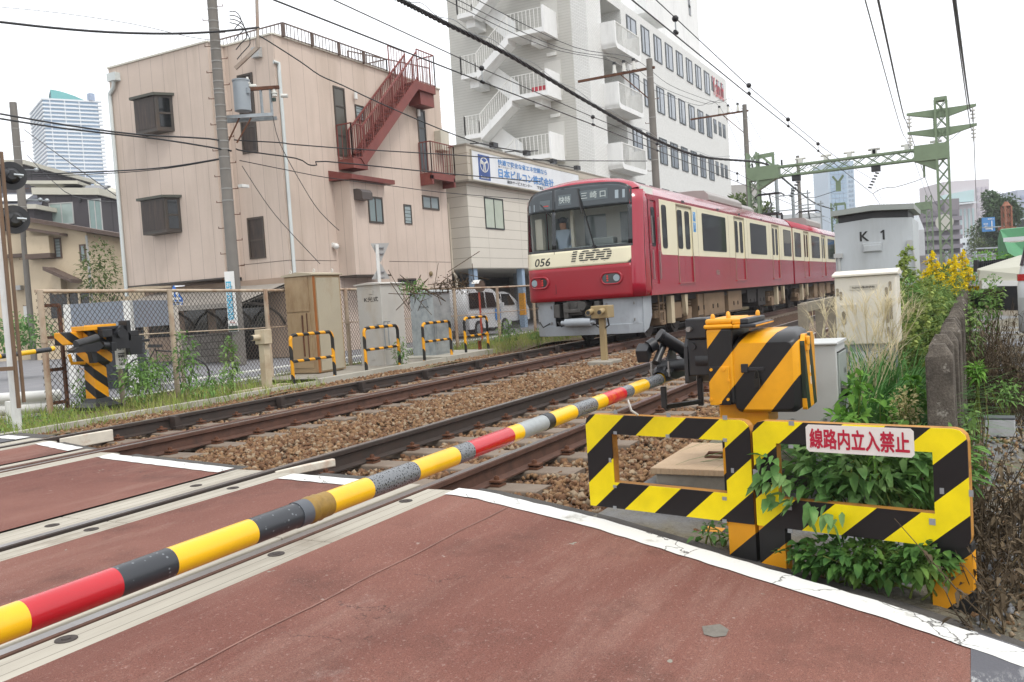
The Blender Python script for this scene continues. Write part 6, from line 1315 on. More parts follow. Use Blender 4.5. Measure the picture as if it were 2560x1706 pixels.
for r in range(4):
    z1 = 19.2-pitch*r; z0 = z1-1.85
    for a, b in cols_:
        mb = MB(); fr = .07; mb.frame([(a, z0), (b, z0), (b, z1), (a, z1)], [(a+fr, z0+fr), (b-fr, z0+fr), (b-fr, z1-fr), (a+fr, z1-fr)], (0, YW, 0), (1, 0, 0), (0, 0, 1), (0, -.05, 0)); c_ = a+(b-a)*.42; mb.box(c_-.06, c_+.06, YW-.045, YW, z0, z1); mb.box(a+.02, a+.22, YW-.04, YW, z0, z1); f = mb.build('window', WFR, ww); mb = MB(); mb.box(a+.22, b-fr, YW-.02, YW, z0+fr, z1-fr); mb.build('pane', WPN, f)
    for px in (1045, 1085, 1118):
        a = onY(1460+px*.3061, 240, YW).x; b = a+.95; mb = MB(); mb.box(a, b, YW-.03, YW, z0+.6, z1-.05); f = mb.build('small_window', WFR, ww); mb = MB(); mb.box(a+.1, b-.1, YW-.04, YW-.03, z1-.5, z1-.15); mb.build('pane', WPN, f)
    # loggia and rounded balcony
    a, b = onY(1503, 60, YW).x, onY(1554, 80, YW).x; zl = z1+.0; zf = z1-2.75
    mb = MB(); mb.box(a+.25, b-.5, YD-.06, YD-.004, zf, zl-.5); mb.build('loggia_door', M['win'], ww)
    mb = MB(); y0 = YW-.95
    a2, b2 = a-.25, b+.75; pr = [(a2, zf+1.0), (a2, zf-.25)] + [(a2+.35-.35*math.cos(t_), zf-.25-.35*math.sin(t_)) for t_ in np.linspace(.3, 1.57, 4)] + [(b2-.35+.35*math.sin(t_), zf-.25-.35*math.cos(t_)) for t_ in np.linspace(0, 1.27, 4)] + [(b2, zf-.25), (b2, zf+1.0)]
    inn = [(a2+.18, zf+1.0), (a2+.18, zf-.15)] + [(a2+.4, zf-.3)]*4 + [(b2-.4, zf-.3)]*4 + [(b2-.18, zf-.15), (b2-.18, zf+1.0)]
    for i in range(len(pr)-1): mb.add([(pr[i][0], y0, pr[i][1]), (pr[i+1][0], y0, pr[i+1][1]), (inn[i+1][0], y0, inn[i+1][1]), (inn[i][0], y0, inn[i][1]), (pr[i][0], YW, pr[i][1]), (pr[i+1][0], YW, pr[i+1][1])], [(0, 1, 2, 3), (4, 5, 1, 0)])
    mb.box(a2+.1, b2-.1, y0+.05, YW, zf-.55, zf-.3); mb.box(a2+.012, a2+.16, y0+.01, YW, zf-.25, zf+1.0); mb.box(b2-.16, b2-.012, y0+.01, YW, zf-.25, zf+1.0); bl = mb.build('balcony', WCO, ww)
    mb = MB(); mb.beam((a2+.1, y0+.05, zf+.98), (b2-.1, y0+.05, zf+.98), .06, .06)
    for i in range(19): x = a2+.2+(b2-a2-.4)*i/18; mb.box(x-.02, x+.02, y0+.03, y0+.07, zf-.3, zf+.98)
    mb.build('railing', M['white'], bl)
mb = MB(); a, b = onY(1779, 200, YW).x, onY(1807, 215, YW).x; zt_ = onY(1779, 186, YW).z; mb.text('Yakult', (a, YW-.06, zt_-1.75), (1, 0, 0), (0, 0, 1), (0, 0, 0), b-a, 1.6, 0); mb.build('sign_lettering', paint('sign_red', '#c23a44', .5, .05), wb)
# outside stair on the end face
XS = XW-1.9; GRL = M['white']
Yr = onX(1363, 190, XS).y; Yl = onX(1150, 150, XS).y; Ym = onX(1275, 190, XS).y; Yk = onX(1190, 150, XS).y
zL2 = onX(1364, 226, XS).z; ph = pitch
for k in range(-2, 3):
    z = zL2 + ph*k; s_t = thing if False else None
    mb = MB(); mb.box(XS, XW, Yr, Ym, z-.25, z); mb.box(XS-.02, XW, Yr-.12, Yr, z-.3, z+1.25); mb.box(XW-1.2, XW, Yr+.6, Yr+1.1, z-.7, z-.25); ld = mb.build('stair_landing', WCO, wb)
    mb = MB(); rails_(mb, (XS+.04, Yr, z), (XS+.04, Ym, z), 1.15, .24, .03); mb.build('railing', GRL, ld)
    zm = z-ph*.5
    mb = MB(); mb.box(XS, XW, Yk, Yl, zm-.25, zm); mb.box(XW-1.4, XW, Yk+.2, Yk+.8, zm-.75, zm-.25); l2 = mb.build('stair_landing', WCO, wb); mb = MB(); rails_(mb, (XS+.04, Yk, zm), (XS+.04, Yl, zm), 1.15, .24, .03); rails_(mb, (XS+.04, Yl, zm), (XW, Yl, zm), 1.15, .24, .03); mb.build('railing', GRL, l2)
    mb = MB(); mb.prism([(Ym, z), (Ym, z-.55), (Yk, zm-.4), (Yk, zm+.05)], (XS, 0, 0), (0, 1, 0), (0, 0, 1), (1.0, 0, 0)); f1_ = mb.build('stair_flight', WCO, wb); mb = MB(); P_, Q_ = V3(XS+.04, Ym, z), V3(XS+.04, Yk, zm)
    mb.beam(P_+V3(0, 0, 1.15), Q_+V3(0, 0, 1.15), .06, .06)
    for i in range(16): p = P_+(Q_-P_)*i/15; mb.beam(p, p+V3(0, 0, 1.15), .03, .03)
    mb.build('railing', GRL, f1_)
    mb = MB(); mb.prism([(Ym, z-ph), (Ym, z-ph+1.0), (Yk, zm+1.05), (Yk, zm-.25), (Ym+.2, z-ph-.3)], (XW-.85, 0, 0), (0, 1, 0), (0, 0, 1), (.12, 0, 0)); mb.build('stair_flight', WCO, wb)
    mb = MB(); yd = onX(1383, 180, XW).y; mb.box(XW-.07, XW-.032, yd-.55, yd+.55, z, z+2.1); mb.build('door', paint('door_offwhite', '#c4c3bd', .5, .04), wb); mb = MB(); mb.box(XW-.15, XW, yd-.3, yd+.3, z+2.4, z+2.6); mb.build('door_lamp', M['white'], wb)
mb = MB(); q = onX(1341, 217, XS); mb.box(XS+.2, XS+.5, q.y-.5, q.y+.4, zL2+.02, zL2+.35); tag(mb.build('red_crate', paint('red_plastic', '#b02a3a', .5, .1)), 'small red crate standing on the white stair\'s middle landing', 'crate')
# ---------------------------------------------------------------- cars in the parking space
VW = paint('vehicle_white', '#c9cbcc', .25, .03, coat=.5); TYR = paint('tyre', '#18181a', .8, .1)
def vehicle(name, label, cat, x_front, yc, length, width, prof_, glassf, z0=-.2, parts=True):
    """side profile (s from the front bumper backwards, z), nose pointing to -s direction = towards +X"""
    t = thing(name, label, cat, (x_front-length/2, yc, z0)); mb = MB(); X_ = lambda s: x_front-s
    y0, y1 = yc-width/2, yc+width/2; rings = []
    for k, ins in ((y0, .10), (y0+.06, .02), (y0+.12, 0), (y1-.12, 0), (y1-.06, .02), (y1, .10)):
        rings.append([(X_(s+(ins if s < length/2 else -ins)), k + ((z-1.0)*.10*(1 if k < yc else -1) if z > 1.0 else 0), z0+z-(ins*.5 if z > 1.2 else 0)) for s, z in prof_])
    mb.loft(rings, 0, True, True, True, True); b = mb.build('body', VW, t, weld=True)
    for nm, pl in glassf:
        mb = MB()
        if nm == 'windscreen': (s0, za), (s1, zb) = pl; yi = .10; mb.add([(X_(s0)+.03, y0+yi, z0+za), (X_(s0)+.03, y1-yi, z0+za), (X_(s1)+.03, y1-yi-.1, z0+zb), (X_(s1)+.03, y0+yi+.1, z0+zb)], [(0, 1, 2, 3)])
        else: mb.prism([(X_(s), z0+z) for s, z in pl], (0, y0-.004, 0), (1, 0, 0), (0, .10, 1), (0, .03, 0)); mb.v = [(p[0], y0-.012+max(0, (p[2]-z0-1.0))*.10, p[2]) for p in mb.v]
        mb.build(nm, M['win_pale'] if nm == 'windscreen' else M['win_dark'], b)
    for s in (.62, length-.75):
        for y in (y0+.08, y1-.08): w_ = MB(); w_.tube([(X_(s), y-.1, z0+.30), (X_(s), y+.1, z0+.30)], .30, 20, 0, False); wo = w_.build('wheel', TYR, t); w_ = MB(); w_.tube([(X_(s), y-.108, z0+.30), (X_(s), y-.1, z0+.30)], .19, 16, 0, False); w_.build('rim', M['galv'], wo)
    for y in (y0+.22, y1-.22): mb = MB(); mb.box(x_front-.10, x_front+.005, y-.14, y+.14, z0+.62, z0+.8); mb.build('headlamp', LMP, b, bevel=.02)
    mb = MB(); mb.box(x_front-.06, x_front+.012, yc-.42, yc+.42, z0+.36, z0+.52); mb.box(x_front-.05, x_front+.012, yc-.35, yc+.35, z0+.62, z0+.70); mb.build('grille', M['black'], b)
    mb = MB(); mb.box(X_(1.0), X_(.9), y0-.18, y0-.02, z0+1.02, z0+1.2); mb.build('mirror', VW, b, bevel=.02)
    return t, b
VP = [(0, .3), (0, .75), (.06, .95), (.55, 1.12), (1.05, 1.66), (1.5, 1.84), (3.2, 1.84), (3.4, 1.6), (3.4, .3)]
kv = onY(1292, 800, 15.6)
t, b = vehicle('parked_van', 'white boxy minivan with a blue door panel, parked under the beige office', 'van', onY(1295, 800, 16.0).x, 17.0, 3.4, 1.5, VP, [('windscreen', ((.60, 1.14), (1.08, 1.66))), ('side_window', [(1.15, 1.05), (1.35, 1.6), (1.95, 1.64), (1.95, 1.05)]), ('side_window', [(2.05, 1.05), (2.05, 1.64), (3.15, 1.62), (3.2, 1.05)])])
xf = onY(1295, 800, 16.0).x; mb = MB(); mb.box(xf-1.35, xf-.95, 16.235, 16.245, .35, .78); st = mb.build('door_sticker', paint('sticker_blue2', '#2b7cc4', .5, .05), b)
mb = MB(); mb.box(xf-.5, xf-.25, 16.5, 16.8, .93, .97); mb.build('yellow_sticker', paint('yellowgreen_sticker', '#c8d040', .5, .05), b)
UP = [(0, .32), (0, .78), (.1, .98), (.95, 1.08), (1.75, 1.58), (2.3, 1.68), (3.7, 1.62), (4.3, 1.1), (4.4, .9), (4.4, .32)]
t, b = vehicle('parked_car', 'white estate car nose-out behind the minivan, partly hidden by the train', 'car', onY(1352, 800, 18.2).x, 19.6, 4.4, 1.75, UP, [('windscreen', ((1.0, 1.1), (1.75, 1.56))), ('side_window', [(1.5, 1.05), (1.95, 1.55), (2.7, 1.58), (2.7, 1.05)]), ('side_window', [(2.8, 1.05), (2.8, 1.58), (3.6, 1.53), (3.9, 1.1)])])
# round traffic mirror on an orange post
q = onY(1198, 716, 14.6); tm = thing('traffic_mirror', 'round traffic mirror with a white hood, back turned, on a thin orange post', 'mirror', (q.x, 14.6, -.2)); mb = MB(); mb.tube([(q.x, 14.6, q.z), (q.x-.03, 14.53, q.z)], .20, 20, 0, False); mb.build('mirror_back', paint('mirror_back', '#5a4b40', .5, .1), tm); mb = MB()
for i in range(9): t0, t1 = math.radians(20+i*15), math.radians(35+i*15); mb.add([(q.x+.21*math.cos(a), 14.5+d, q.z+.21*math.sin(a)) for a, d in ((t0, 0), (t1, 0), (t1, .28), (t0, .28))], [(0, 1, 2, 3)])
mb.build('hood', M['white'], tm); mb = MB(); mb.tube([(q.x, 14.62, q.z), (q.x, 14.62, -.2)], .035, 8); mb.build('post', paint('orange_post', '#b5432a', .5, .1), tm)
# ---------------------------------------------------------------- poles
BND = paint('band_steel', '#8b8a86', .6, .1, dirt='#6a5040', damt=.5)
def pole(name, label, base, top, r0, r1, bands=(), steps=0, mat=None, group='utility poles'):
    base, top = Vector(base), Vector(top); t = thing(name, label, 'utility pole', base, group); mb = MB(); mb.tube([base+(top-base)*k for k in (0, .25, .5, .75, 1)], [r0+(r1-r0)*k for k in (0, .25, .5, .75, 1)], 16); s = mb.build('shaft', mat or M['polecon'], t)
    if bands:
        mb = MB()
        for f in bands: p = base+(top-base)*f; r = r0+(r1-r0)*f; mb.tube([p-V3(0, 0, .016), p+V3(0, 0, .016)], r+.008, 14, 0, False)
        mb.build('steel_band', BND, s)
    if steps:
        mb = MB()
        for i in range(steps): f = .22+.72*i/steps; p = base+(top-base)*f; r = r0+(r1-r0)*f; sg_ = 1 if i % 2 else -1; d = V3(.5, -.86, 0)*sg_; mb.tube([p+d*r*.8, p+d*(r+.16)], .011, 5); mb.tube([p+d*(r+.15), p+d*(r+.15)+V3(0, 0, .05)], .011, 5)
        mb.build('step_bolt', M['rust'], s)
    return t, s
pbz = onZ(602, 912, -.2); dP = (pbz-CO).dot(CF); ptop = onD(556, -60, dP)
ptop = V3(pbz.x+.0, pbz.y, ptop.z)
up, ush = pole('utility_pole', 'concrete utility pole with a grey transformer, in front of the pink building', pbz, ptop, .165, .125, [.42, .45, .5, .53, .55, .57, .6, .62, .63, .66, .69, .7, .72, .75, .77, .8, .82, .85, .87, .9, .93, .95], 22)
ad = lambda px, py: onD(px, py, dP)
RT = CR*1.0
TRG = paint('transformer_grey', '#8f979d', .5, .06, dirt='#6e6a66', damt=.3)
c_ = ad(605, 242); c0_, c1b = ad(606, 278), ad(601, 205); cx = V3(c_.x, c_.y, 0)
mb = MB(); mb.tube([V3(c_.x, c_.y, c0_.z), V3(c_.x, c_.y, c1b.z)], .225, 20, 0); mb.tube([V3(c_.x, c_.y, c1b.z), V3(c_.x, c_.y, c1b.z+.04)], .24, 20, 0, False); mb.box(c_.x-.05, c_.x+.05, c_.y-.27, c_.y-.22, c_.z+.05, c_.z+.2); tr = mb.build('transformer', TRG, up)
mb = MB(); d = RT*.0; mb.tube([ad(616, 235), ad(616, 241)], .05, 8); mb.build('tap', M['black'], tr)
mb = MB(); P_, Q_ = ad(548, 297), ad(682, 281); P_.z = Q_.z = (P_.z+Q_.z)/2-.02
mb.beam(P_, Q_, .09, .09); mb.beam(P_+V3(.25, .1, -.05), Q_+V3(.25, .1, -.05), .09, .09); a = ad(617, 224); b = ad(700, 247); b.z = a.z-.0; mb2 = MB(); mb2.beam(a, V3(b.x, b.y, a.z), .08, .09); mb2.build('upper_arm', M['rust'], up)
for px in (652, 676): u = ad(px, 232); l = ad(px+2, 288); mb.beam(V3(u.x, u.y, a.z), V3(u.x, u.y, P_.z), .05, .06)
mb.build('crossarm', M['galv'], up)
mb = MB(); mb.beam(ad(600, 292), ad(568, 360), .035, .035); mb.beam(ad(628, 295), ad(592, 358), .035, .035); mb.build('arm_brace', M['rust'], up)
mb = MB()
for px, py in ((619, 208), (686, 232)): q = ad(px, py); mb.tube([q+V3(0, 0, -.1), q+V3(0, 0, .16)], [.075, .03], 10); mb.tube([q+V3(0, 0, -.03), q+V3(0, 0, .0)], .085, 10)
for px, py in ((634, 216), (712, 240)): q = ad(px, py); mb.tube([q-RT*.1, q+RT*.08], .055, 10)
mb.build('insulator', M['insul'], up); mb = MB()
for px, py in ((618, 234), (686, 254)): q = ad(px, py); mb.tube([q, q+V3(0, 0, .1)], .05, 8)
mb.build('arrester', paint('dark_green_porcelain', '#173028', .3), up)
mb = MB(); q0, q1, q2 = ad(588, 172), ad(645, 118), ad(641, -40); mb.beam(q0, q1, .09, .09); mb.tube([q1, q2], .045, 8); mb.tube([q1+V3(0, 0, -.02), q1+V3(0, 0, .2)], .06, 8); mb.build('bracket_mast', paint('rusty_galv', '#9a8d80', .6, .1, dirt='#7a452a', damt=.7), up)
mb = MB(); q = ad(600, 466); mb.box(q.x-.02, q.x+.25, q.y-.1, q.y+.05, q.z-.03, q.z+.05); q = ad(570, 3); mb.build('street_lamp', M['white'], up)
mb = MB()
for i in range(4): p0 = ad(574, 30+i*9); mb.tube([p0]+[p0+RT*(.30*math.sin(t_)*(1+.25*i))+V3(0, 0, .12*math.sin(t_)-.28*t_*(.7+.2*i)+.05*math.sin(3*t_)) for t_ in np.linspace(.3, 2.9, 10)], .014, 5)
mb.build('jumper_cable', M['cable'], up)
# advert plate on the pole
pl0, pl1 = ad(581, 680), ad(602, 828); wv = RT*.24; nrm = -CF*1.0; nrm.z = 0; nrm.normalize(); o = V3(pbz.x, pbz.y, 0)+nrm*.19-RT*.19; z0, z1 = pl1.z, pl0.z; o.z = z0; RH = V3(RT.x, RT.y, 0).normalized()
mb = MB(); mb.prism([(0, 0), (.26, 0), (.26, z1-z0), (0, z1-z0)], o, RH, (0, 0, 1), nrm*.01); pp = mb.build('advert_plate', M['white'], up); mb = MB(); mb.prism([(.02, .33), (.16, .33), (.16, z1-z0-.27), (.02, z1-z0-.27)], o+nrm*.011, RH, (0, 0, 1), nrm*.004); ap = mb.build('blue_panel', paint('cyan_panel', '#3a9fc0', .5, .05), pp); mb = MB(); mb.prism([(.01, .01), (.25, .01), (.25, .16), (.01, .16)], o+nrm*.011, RH, (0, 0, 1), nrm*.004); gp = mb.build('green_panel', paint('dark_green_panel', '#1f3a30', .5), pp)
mb = MB(); tt = 'おばなクリニック'; hh_ = (z1-z0-.6-.04)/len(tt)
for i, c_ in enumerate(tt): mb.text(c_, o+nrm*.017+RH*.09+V3(0, 0, z1-z0-.28-(i+1)*hh_), RH, (0, 0, 1), (0, 0, 0), .11, hh_*.8, .02, 0, 'C')
mb.build('lettering', M['white'], ap); mb = MB(); mb.text('訪問診療内科', o+nrm*.013+RH*.19+V3(0, 0, .35), (0, 0, 1), -RH, (0, 0, 0), .9, .03, .01); mb.build('lettering', SGR, pp); mb = MB()
q = o+nrm*.014+RH*.05+V3(0, 0, .25); mb.beam(q, q+RH*.12, .004, .04, up=nrm); mb.beam(q+RH*.10, q+RH*.16-V3(0, 0, .05), .004, .03, up=nrm); mb.beam(q+RH*.0, q+RH*.06+V3(0, 0, .06), .004, .03, up=nrm); mb.build('arrow', paint('arrow_red', '#c03028', .5), pp)
# left pole
lb = onZ(91, 905, -.3); ld_ = (lb-CO).dot(CF); lt = onD(45, 264, ld_); lp_, ls = pole('utility_pole', 'slim concrete utility pole at the left, before the cream house', lb, V3(lb.x, lb.y, lt.z), .21, .15, [.55, .6, .72, .75, .78, .83, .9], 8)
mb = MB()
for i, (px, py) in enumerate(((68, 425), (78, 500), (95, 502))): q = onD(px, py, ld_); mb.tube([q-RT*.5, q+RT*.4], .03, 6); mb.sphere(q+RT*.4, .1, 8)
mb.build('insulator', M['galv'], lp_); mb = MB(); q = onD(88, 615, ld_); mb.obox(q, RT*.25, CU*.05, CF*.06); mb.build('street_lamp', M['white'], lp_)
# railway-side HV poles
y_h = 10.9; hq = onY(1640, 470, y_h); p1t = onY(1623, 148, y_h); h1, hs1 = pole('utility_pole', 'concrete line pole with a three-insulator arm, rising behind the train roof', (p1t.x, y_h, -.2), (p1t.x, y_h, p1t.z), .17, .12, [.5, .62, .78, .93], 8)
p2t = onY(1861, 262, y_h); h2, hs2 = pole('utility_pole', 'concrete line pole with a three-insulator arm, beside the green gantry', (p2t.x, y_h, -.2), (p2t.x, y_h, p2t.z), .17, .12, [.5, .66, .8, .93], 6)
ins = {}
for t_, P, tips in ((h1, p1t, ((1535, 156), (1559, 153), (1583, 148))), (h2, p2t, ((1798, 268), (1820, 265), (1844, 262)))):
    arm0, arm1 = V3(P.x, y_h+.0, P.z-.35), V3(P.x, y_h+3.0, P.z-.35); mb = MB(); mb.beam(V3(P.x, y_h-.2, P.z-.35), arm1, .08, .09); mb.beam(V3(P.x, y_h+1.2, P.z-.38), V3(P.x, y_h, P.z-1.6), .04, .04); mb.build('crossarm', M['rust'], t_)
    mb = MB(); L_ = []
    for px, py in tips: q = onX(px, py, P.x); q.z = P.z-.30; mb.tube([q, q+V3(0, 0, .18), q+V3(0, 0, .36)], [.09, .07, .05], 10); mb.tube([q+V3(0, 0, .34), q+V3(0, 0, .44)], .07, 10, 1); L_.append(q+V3(0, 0, .44))
    mb.build('insulator', [M['insul'], M['black']], t_); ins[t_.name] = L_
far_poles = []
for px, pyt, Yp, X, lab in ((1994, 390, 12.2, 88, 'thin concrete line pole with a crossarm beyond the gantry beam'),):
    q = onX(px, pyt, X); t_, s_t = pole('utility_pole', lab, (q.x, q.y, -.2), (q.x, q.y, q.z), .2, .15, [.6, .7, .8], 5); mb = MB(); mb.beam(q+V3(0, 0, -.9), q+V3(0, 4.6, -.9), .1, .12); mb.build('crossarm', M['galv'], t_); mb = MB()
    for dy in (.9+.6, 2.9, 4.3): mb.tube([q+V3(0, dy, -.85), q+V3(0, dy, -.2)], .09, 8)
    mb.build('insulator', M['black'], t_); ins['far'] = [q+V3(0, dy, -.2) for dy in (4.3, 2.9, 1.5)]
for px, pt_, X, lab in ((1940, 440, 62, 'slender grey lattice mast left of the tilted line pole'), (1981, 470, 70, 'short grey wire mast between two taller masts')):
    q = onX(px, pt_, X); t_ = thing('wire_mast', lab, 'mast', (q.x, q.y, -.2)); mb = MB(); mb.tube([(q.x, q.y, -.2), (q.x, q.y, q.z)], .12, 8); mb.build('shaft', M['galv'], t_); mb = MB()
    for dz in (1.4, 2.4, 4.2, 5.2): mb.beam((q.x, q.y, q.z-dz), (q.x, q.y-2.2, q.z-dz), .07, .07)
    mb.beam((q.x, q.y-2.0, q.z-1.2), (q.x, q.y-2.0, q.z-5.4), .08, .08); mb.build('bracket', M['galv'], t_)
# ---------------------------------------------------------------- green catenary gantry
GR_ = M['green']
def lattice(mb, P, Q, w, n, u, r=.045, m=0, dw=.04):
    """square lattice column/beam from P to Q, width w, u = one lateral axis"""
    P, Q, u = Vector(P), Vector(Q), Vector(u).normalized(); d = (Q-P).normalized(); v = d.cross(u).normalized(); h = w/2
    for a, b in ((1, 1), (1, -1), (-1, 1), (-1, -1)): mb.beam(P+u*a*h+v*b*h, Q+u*a*h+v*b*h, r*2, r*2, m, up=u)
    for i in range(n):
        p, q = P+(Q-P)*i/n, P+(Q-P)*(i+1)/n
        for e, f in ((u, v), (v, u)):
            for sg_ in (1, -1):
                mb.beam(p+e*h+f*h*.0+f*(-h)*sg_, q+e*h+f*h*sg_, dw, .015, m, up=e); mb.beam(p-e*h+f*h*sg_, q-e*h-f*h*sg_, dw, .015, m, up=e)
def gantry(X, label, ym, yl, zb, zt_mast, zt_left, hw=.24, detail=True):
    t = thing('catenary_gantry', label, 'catenary gantry', (X, ym, -.2), 'green catenary gantries')
    mb = MB(); lattice(mb, (X, ym, -.3), (X, ym, zt_mast), hw*2, int((zt_mast+.3)/.62), (0, 1, 0)); mb.build('mast', GR_, t)
    mb = MB(); lattice(mb, (X, yl, -.3), (X, yl, zt_left), hw*2, int((zt_left+.3)/.62), (0, 1, 0)); mb.build('mast', GR_, t)
    mb = MB(); lattice(mb, (X, ym, zb), (X, yl, zb), .46, 13, (0, 0, 1)); mb.box(X-.29, X+.29, ym-.29, ym+1.2, zb-.33, zb+.4); mb.box(X-.29, X+.29, yl-1.3, yl+.29, zb-.33, zb+.35); mb.prism([(0, 0), (.9, 0), (0, -.5)], (X-.2, ym+.24, zb-.33), (0, 1, 0), (0, 0, 1), (.4, 0, 0)); mb.prism([(0, 0), (-.9, 0), (0, -.5)], (X-.2, yl-.24, zb-.33), (0, 1, 0), (0, 0, 1), (.4, 0, 0)); mb.build('beam', GR_, t)
    return t
XG = 46.0
ym, yl, zb = onX(2357, 395, XG).y, onX(1884, 443, XG).y, onX(2120, 409, XG).z
zmt, zlt = onX(2350, 251, XG).z, onX(1884, 383, XG).z
gn = gantry(XG, 'nearer green lattice gantry spanning both tracks, with a tall double-armed mast', ym, yl, zb, zmt, zlt)
mb = MB()
for py in (275, 323): z = onX(2356, py, XG).z; mb.prism([(-1.45, .05), (1.45, .05), (1.45, -.04), (.3, -.33), (-.3, -.33), (-1.45, -.04)], (XG-.12, ym, z), (0, 1, 0), (0, 0, 1), (.24, 0, 0))
mb.box(XG-.27, XG+.27, ym-.27, ym+.27, zmt-.05, zmt+.12); am_ = mb.build('mast_arm', GR_, gn)
fpts = []
mb = MB()
for py in (275, 323):
    z = onX(2356, py, XG).z
    for dy in (1.35, -1.3): q = V3(XG-.05, ym+dy, z-.05); mb.tube([q, q+V3(0, 0, -.7)], .03, 6); [mb.tube([q+V3(0, 0, -.15-.17*i), q+V3(0, 0, -.2-.17*i)], .11, 10) for i in range(3)]; fpts.append(q+V3(0, 0, -.72))
mb.build('insulator', M['insul'], am_)
mb = MB()
z = onX(2350, 300, XG).z
for sy in (-.3, .3): [mb.tube([(XG-.1, ym+sy, z-.35+.09*i), (XG+.1, ym+sy, z-.35+.09*i)], .05, 6) for i in range(8)]
mb.build('ribbed_insulator', GR_, am_)
mb = MB(); q0, q1, q2 = onX(1884, 395, XG), onX(1932, 386, XG), onX(1933, 432, XG); mb.beam(q0, V3(XG, q1.y, q1.z), .14, .2); mb.beam(V3(XG, q1.y, q1.z+.1), V3(XG, q1.y, zb), .12, .12); mb.beam(V3(XG, q1.y+.6, q1.z), V3(XG, q1.y, q1.z-.6), .1, .1); mb.build('feeder_arm', GR_, gn)
mb = MB(); yA, yB = onX(2081, 437, XG).y, onX(2108, 434, XG).y; yc_ = (yA+yB)/2; zA = onX(2095, 440, XG).z; zB = onX(2095, 458, XG).z; mb.beam((XG, yA, zA), (XG, yc_, zB), .1, .1); mb.beam((XG, yB, zA), (XG, yc_, zB), .1, .1); mb.beam((XG, yc_, zB+.05), (XG, yc_, onX(2095, 479, XG).z), .22, .16); mb.build('drop_bracket', GR_, gn)
mb = MB()
for px in (2002, 2066, 2124, 2185, 2188, 2268, 2341): q = onX(px, 412-(px-2120)*.105, XG); mb.box(XG-.12, XG+.12, q.y-.1, q.y+.1, zb+.3, zb+.5); mb.tube([(XG, q.y-.25, zb+.52), (XG, q.y+.25, zb+.52)], .06, 6)
mb.build('post_insulator', M['insul'], gn)
mb = MB()
for px, py in ((2190, 424), (1991, 447)): q = onX(px, py, XG); mb.box(XG-.15, XG+.15, q.y-.2, q.y+.2, zb-.55, zb-.25); [mb.tube([(XG, q.y-.05+.07*i, zb-.6-.13*i), (XG, q.y-.03+.07*i, zb-.66-.13*i)], .09, 8) for i in range(6)]
mb.build('strain_insulator', M['black'], gn)
q = onX(2310, 420, XG); mb = MB(); mb.tube([(XG, q.y, zb-.3), (XG, q.y, onX(2313, 443, XG).z)], .05, 6); mb.build('hanger', GR_, gn)
XG2 = 92.0
g2 = gantry(XG2, 'farther green gantry, smaller, seen above the relay cabinet roof', onX(2325, 580, XG2).y, onX(2085, 530, XG2).y, onX(2200, 527, XG2).z, onX(2322, 515, XG2).z+1, onX(2085, 508, XG2).z)
mb = MB(); q0 = onX(2085, 512, XG2); q1 = onX(2113, 512, XG2); mb.beam(q0, V3(XG2, q1.y, q0.z), .2, .25); mb.beam(V3(XG2, q1.y, q0.z), V3(XG2, q1.y, q0.z-2.2), .15, .15); mb.build('feeder_arm', GR_, g2)
# round grey disc behind the mast
q = onX(2361, 556, 60); mb = MB(); mb.tube([q, q+V3(.1, 0, 0)], .5, 24, 0, False); tag(mb.build('round_sign', paint('pale_disc', '#c4c4bc', .5, .05)), 'pale round disc mounted behind the nearer gantry mast', 'sign')
# ---------------------------------------------------------------- wires
def wire(name, pts, r, label, cat='overhead wire', mat=None, group='overhead wires', n=5, sub=1):
    P = [Vector(p) for p in pts]
    if sub > 1:                                                # smooth through the points
        Q = []
        for i in range(len(P)-1):
            a, b, c, d = P[max(0, i-1)], P[i], P[i+1], P[min(len(P)-1, i+2)]
            for k in range(sub): t = k/sub; Q.append(.5*((2*b)+(c-a)*t+(2*a-5*b+4*c-d)*t*t+(3*b-a-3*c+d)*t**3))
        P = Q+[P[-1]]
    mb = MB(); mb.tube(P, r, n); o = mb.build(name, mat or M['cable']); return tag(o, label, cat, group)
def alongY(pts, Y): return [onY(x, y, Y) for x, y in pts]
YN_, YF_ = 3.81, 7.74
c_n = [(-8, YN_, 4.95)] + alongY([(1580, 0), (1850, 220), (2010, 347), (2046, 378), (2182, 485)], YN_)
c_n[-1].x = min(c_n[-1].x, 46); wire('contact_wire', c_n+[onX(2207, 521, 60), onX(2300, 600, 140)], .0105, 'contact wire over the near track, thick line falling to the right', mat=M['wire_blue'])
m_n = [(-8, YN_, 5.6)] + alongY([(1640, 0), (1876, 220), (1970, 299), (2045, 360), (2097, 397.5)], YN_); wire('messenger_wire', m_n+[onX(2181, 449, 47), onX(2211, 515, 75), onX(2300, 598, 140)], .008, 'messenger wire of the near track, carrying round clamps, just above its contact wire', mat=M['wire_blue'])
def dropper(px0, py0, px1, py1, Y, label, ball=.045):
    a, b = onY(px0, py0, Y), onY(px1, py1, Y); b = V3(a.x, b.y, b.z)
    t = thing('dropper', label, 'wire dropper', b, 'wire droppers'); mb = MB(); mb.sphere(a, ball, 10); mb.tube([b+V3(-.05, 0, 0), b+V3(.05, 0, 0)], .03, 6); mb.build('clamp', M['cable'], t); mb = MB(); mb.tube([a+V3(-.015, 0, 0), b+V3(-.015, 0, 0)], .005, 4); mb.tube([a+V3(.015, 0, 0), b+V3(.015, 0, 0)], .005, 4); mb.build('link', M['galv'], t)
lab = ['dropper with a black clamp on the near track\'s wires, highest in the picture', 'second dropper down the near track\'s wires, a dark ball clamp', 'third dropper down the near track\'s wires', 'fourth dropper down the near track\'s wires, left of the gantry beam']
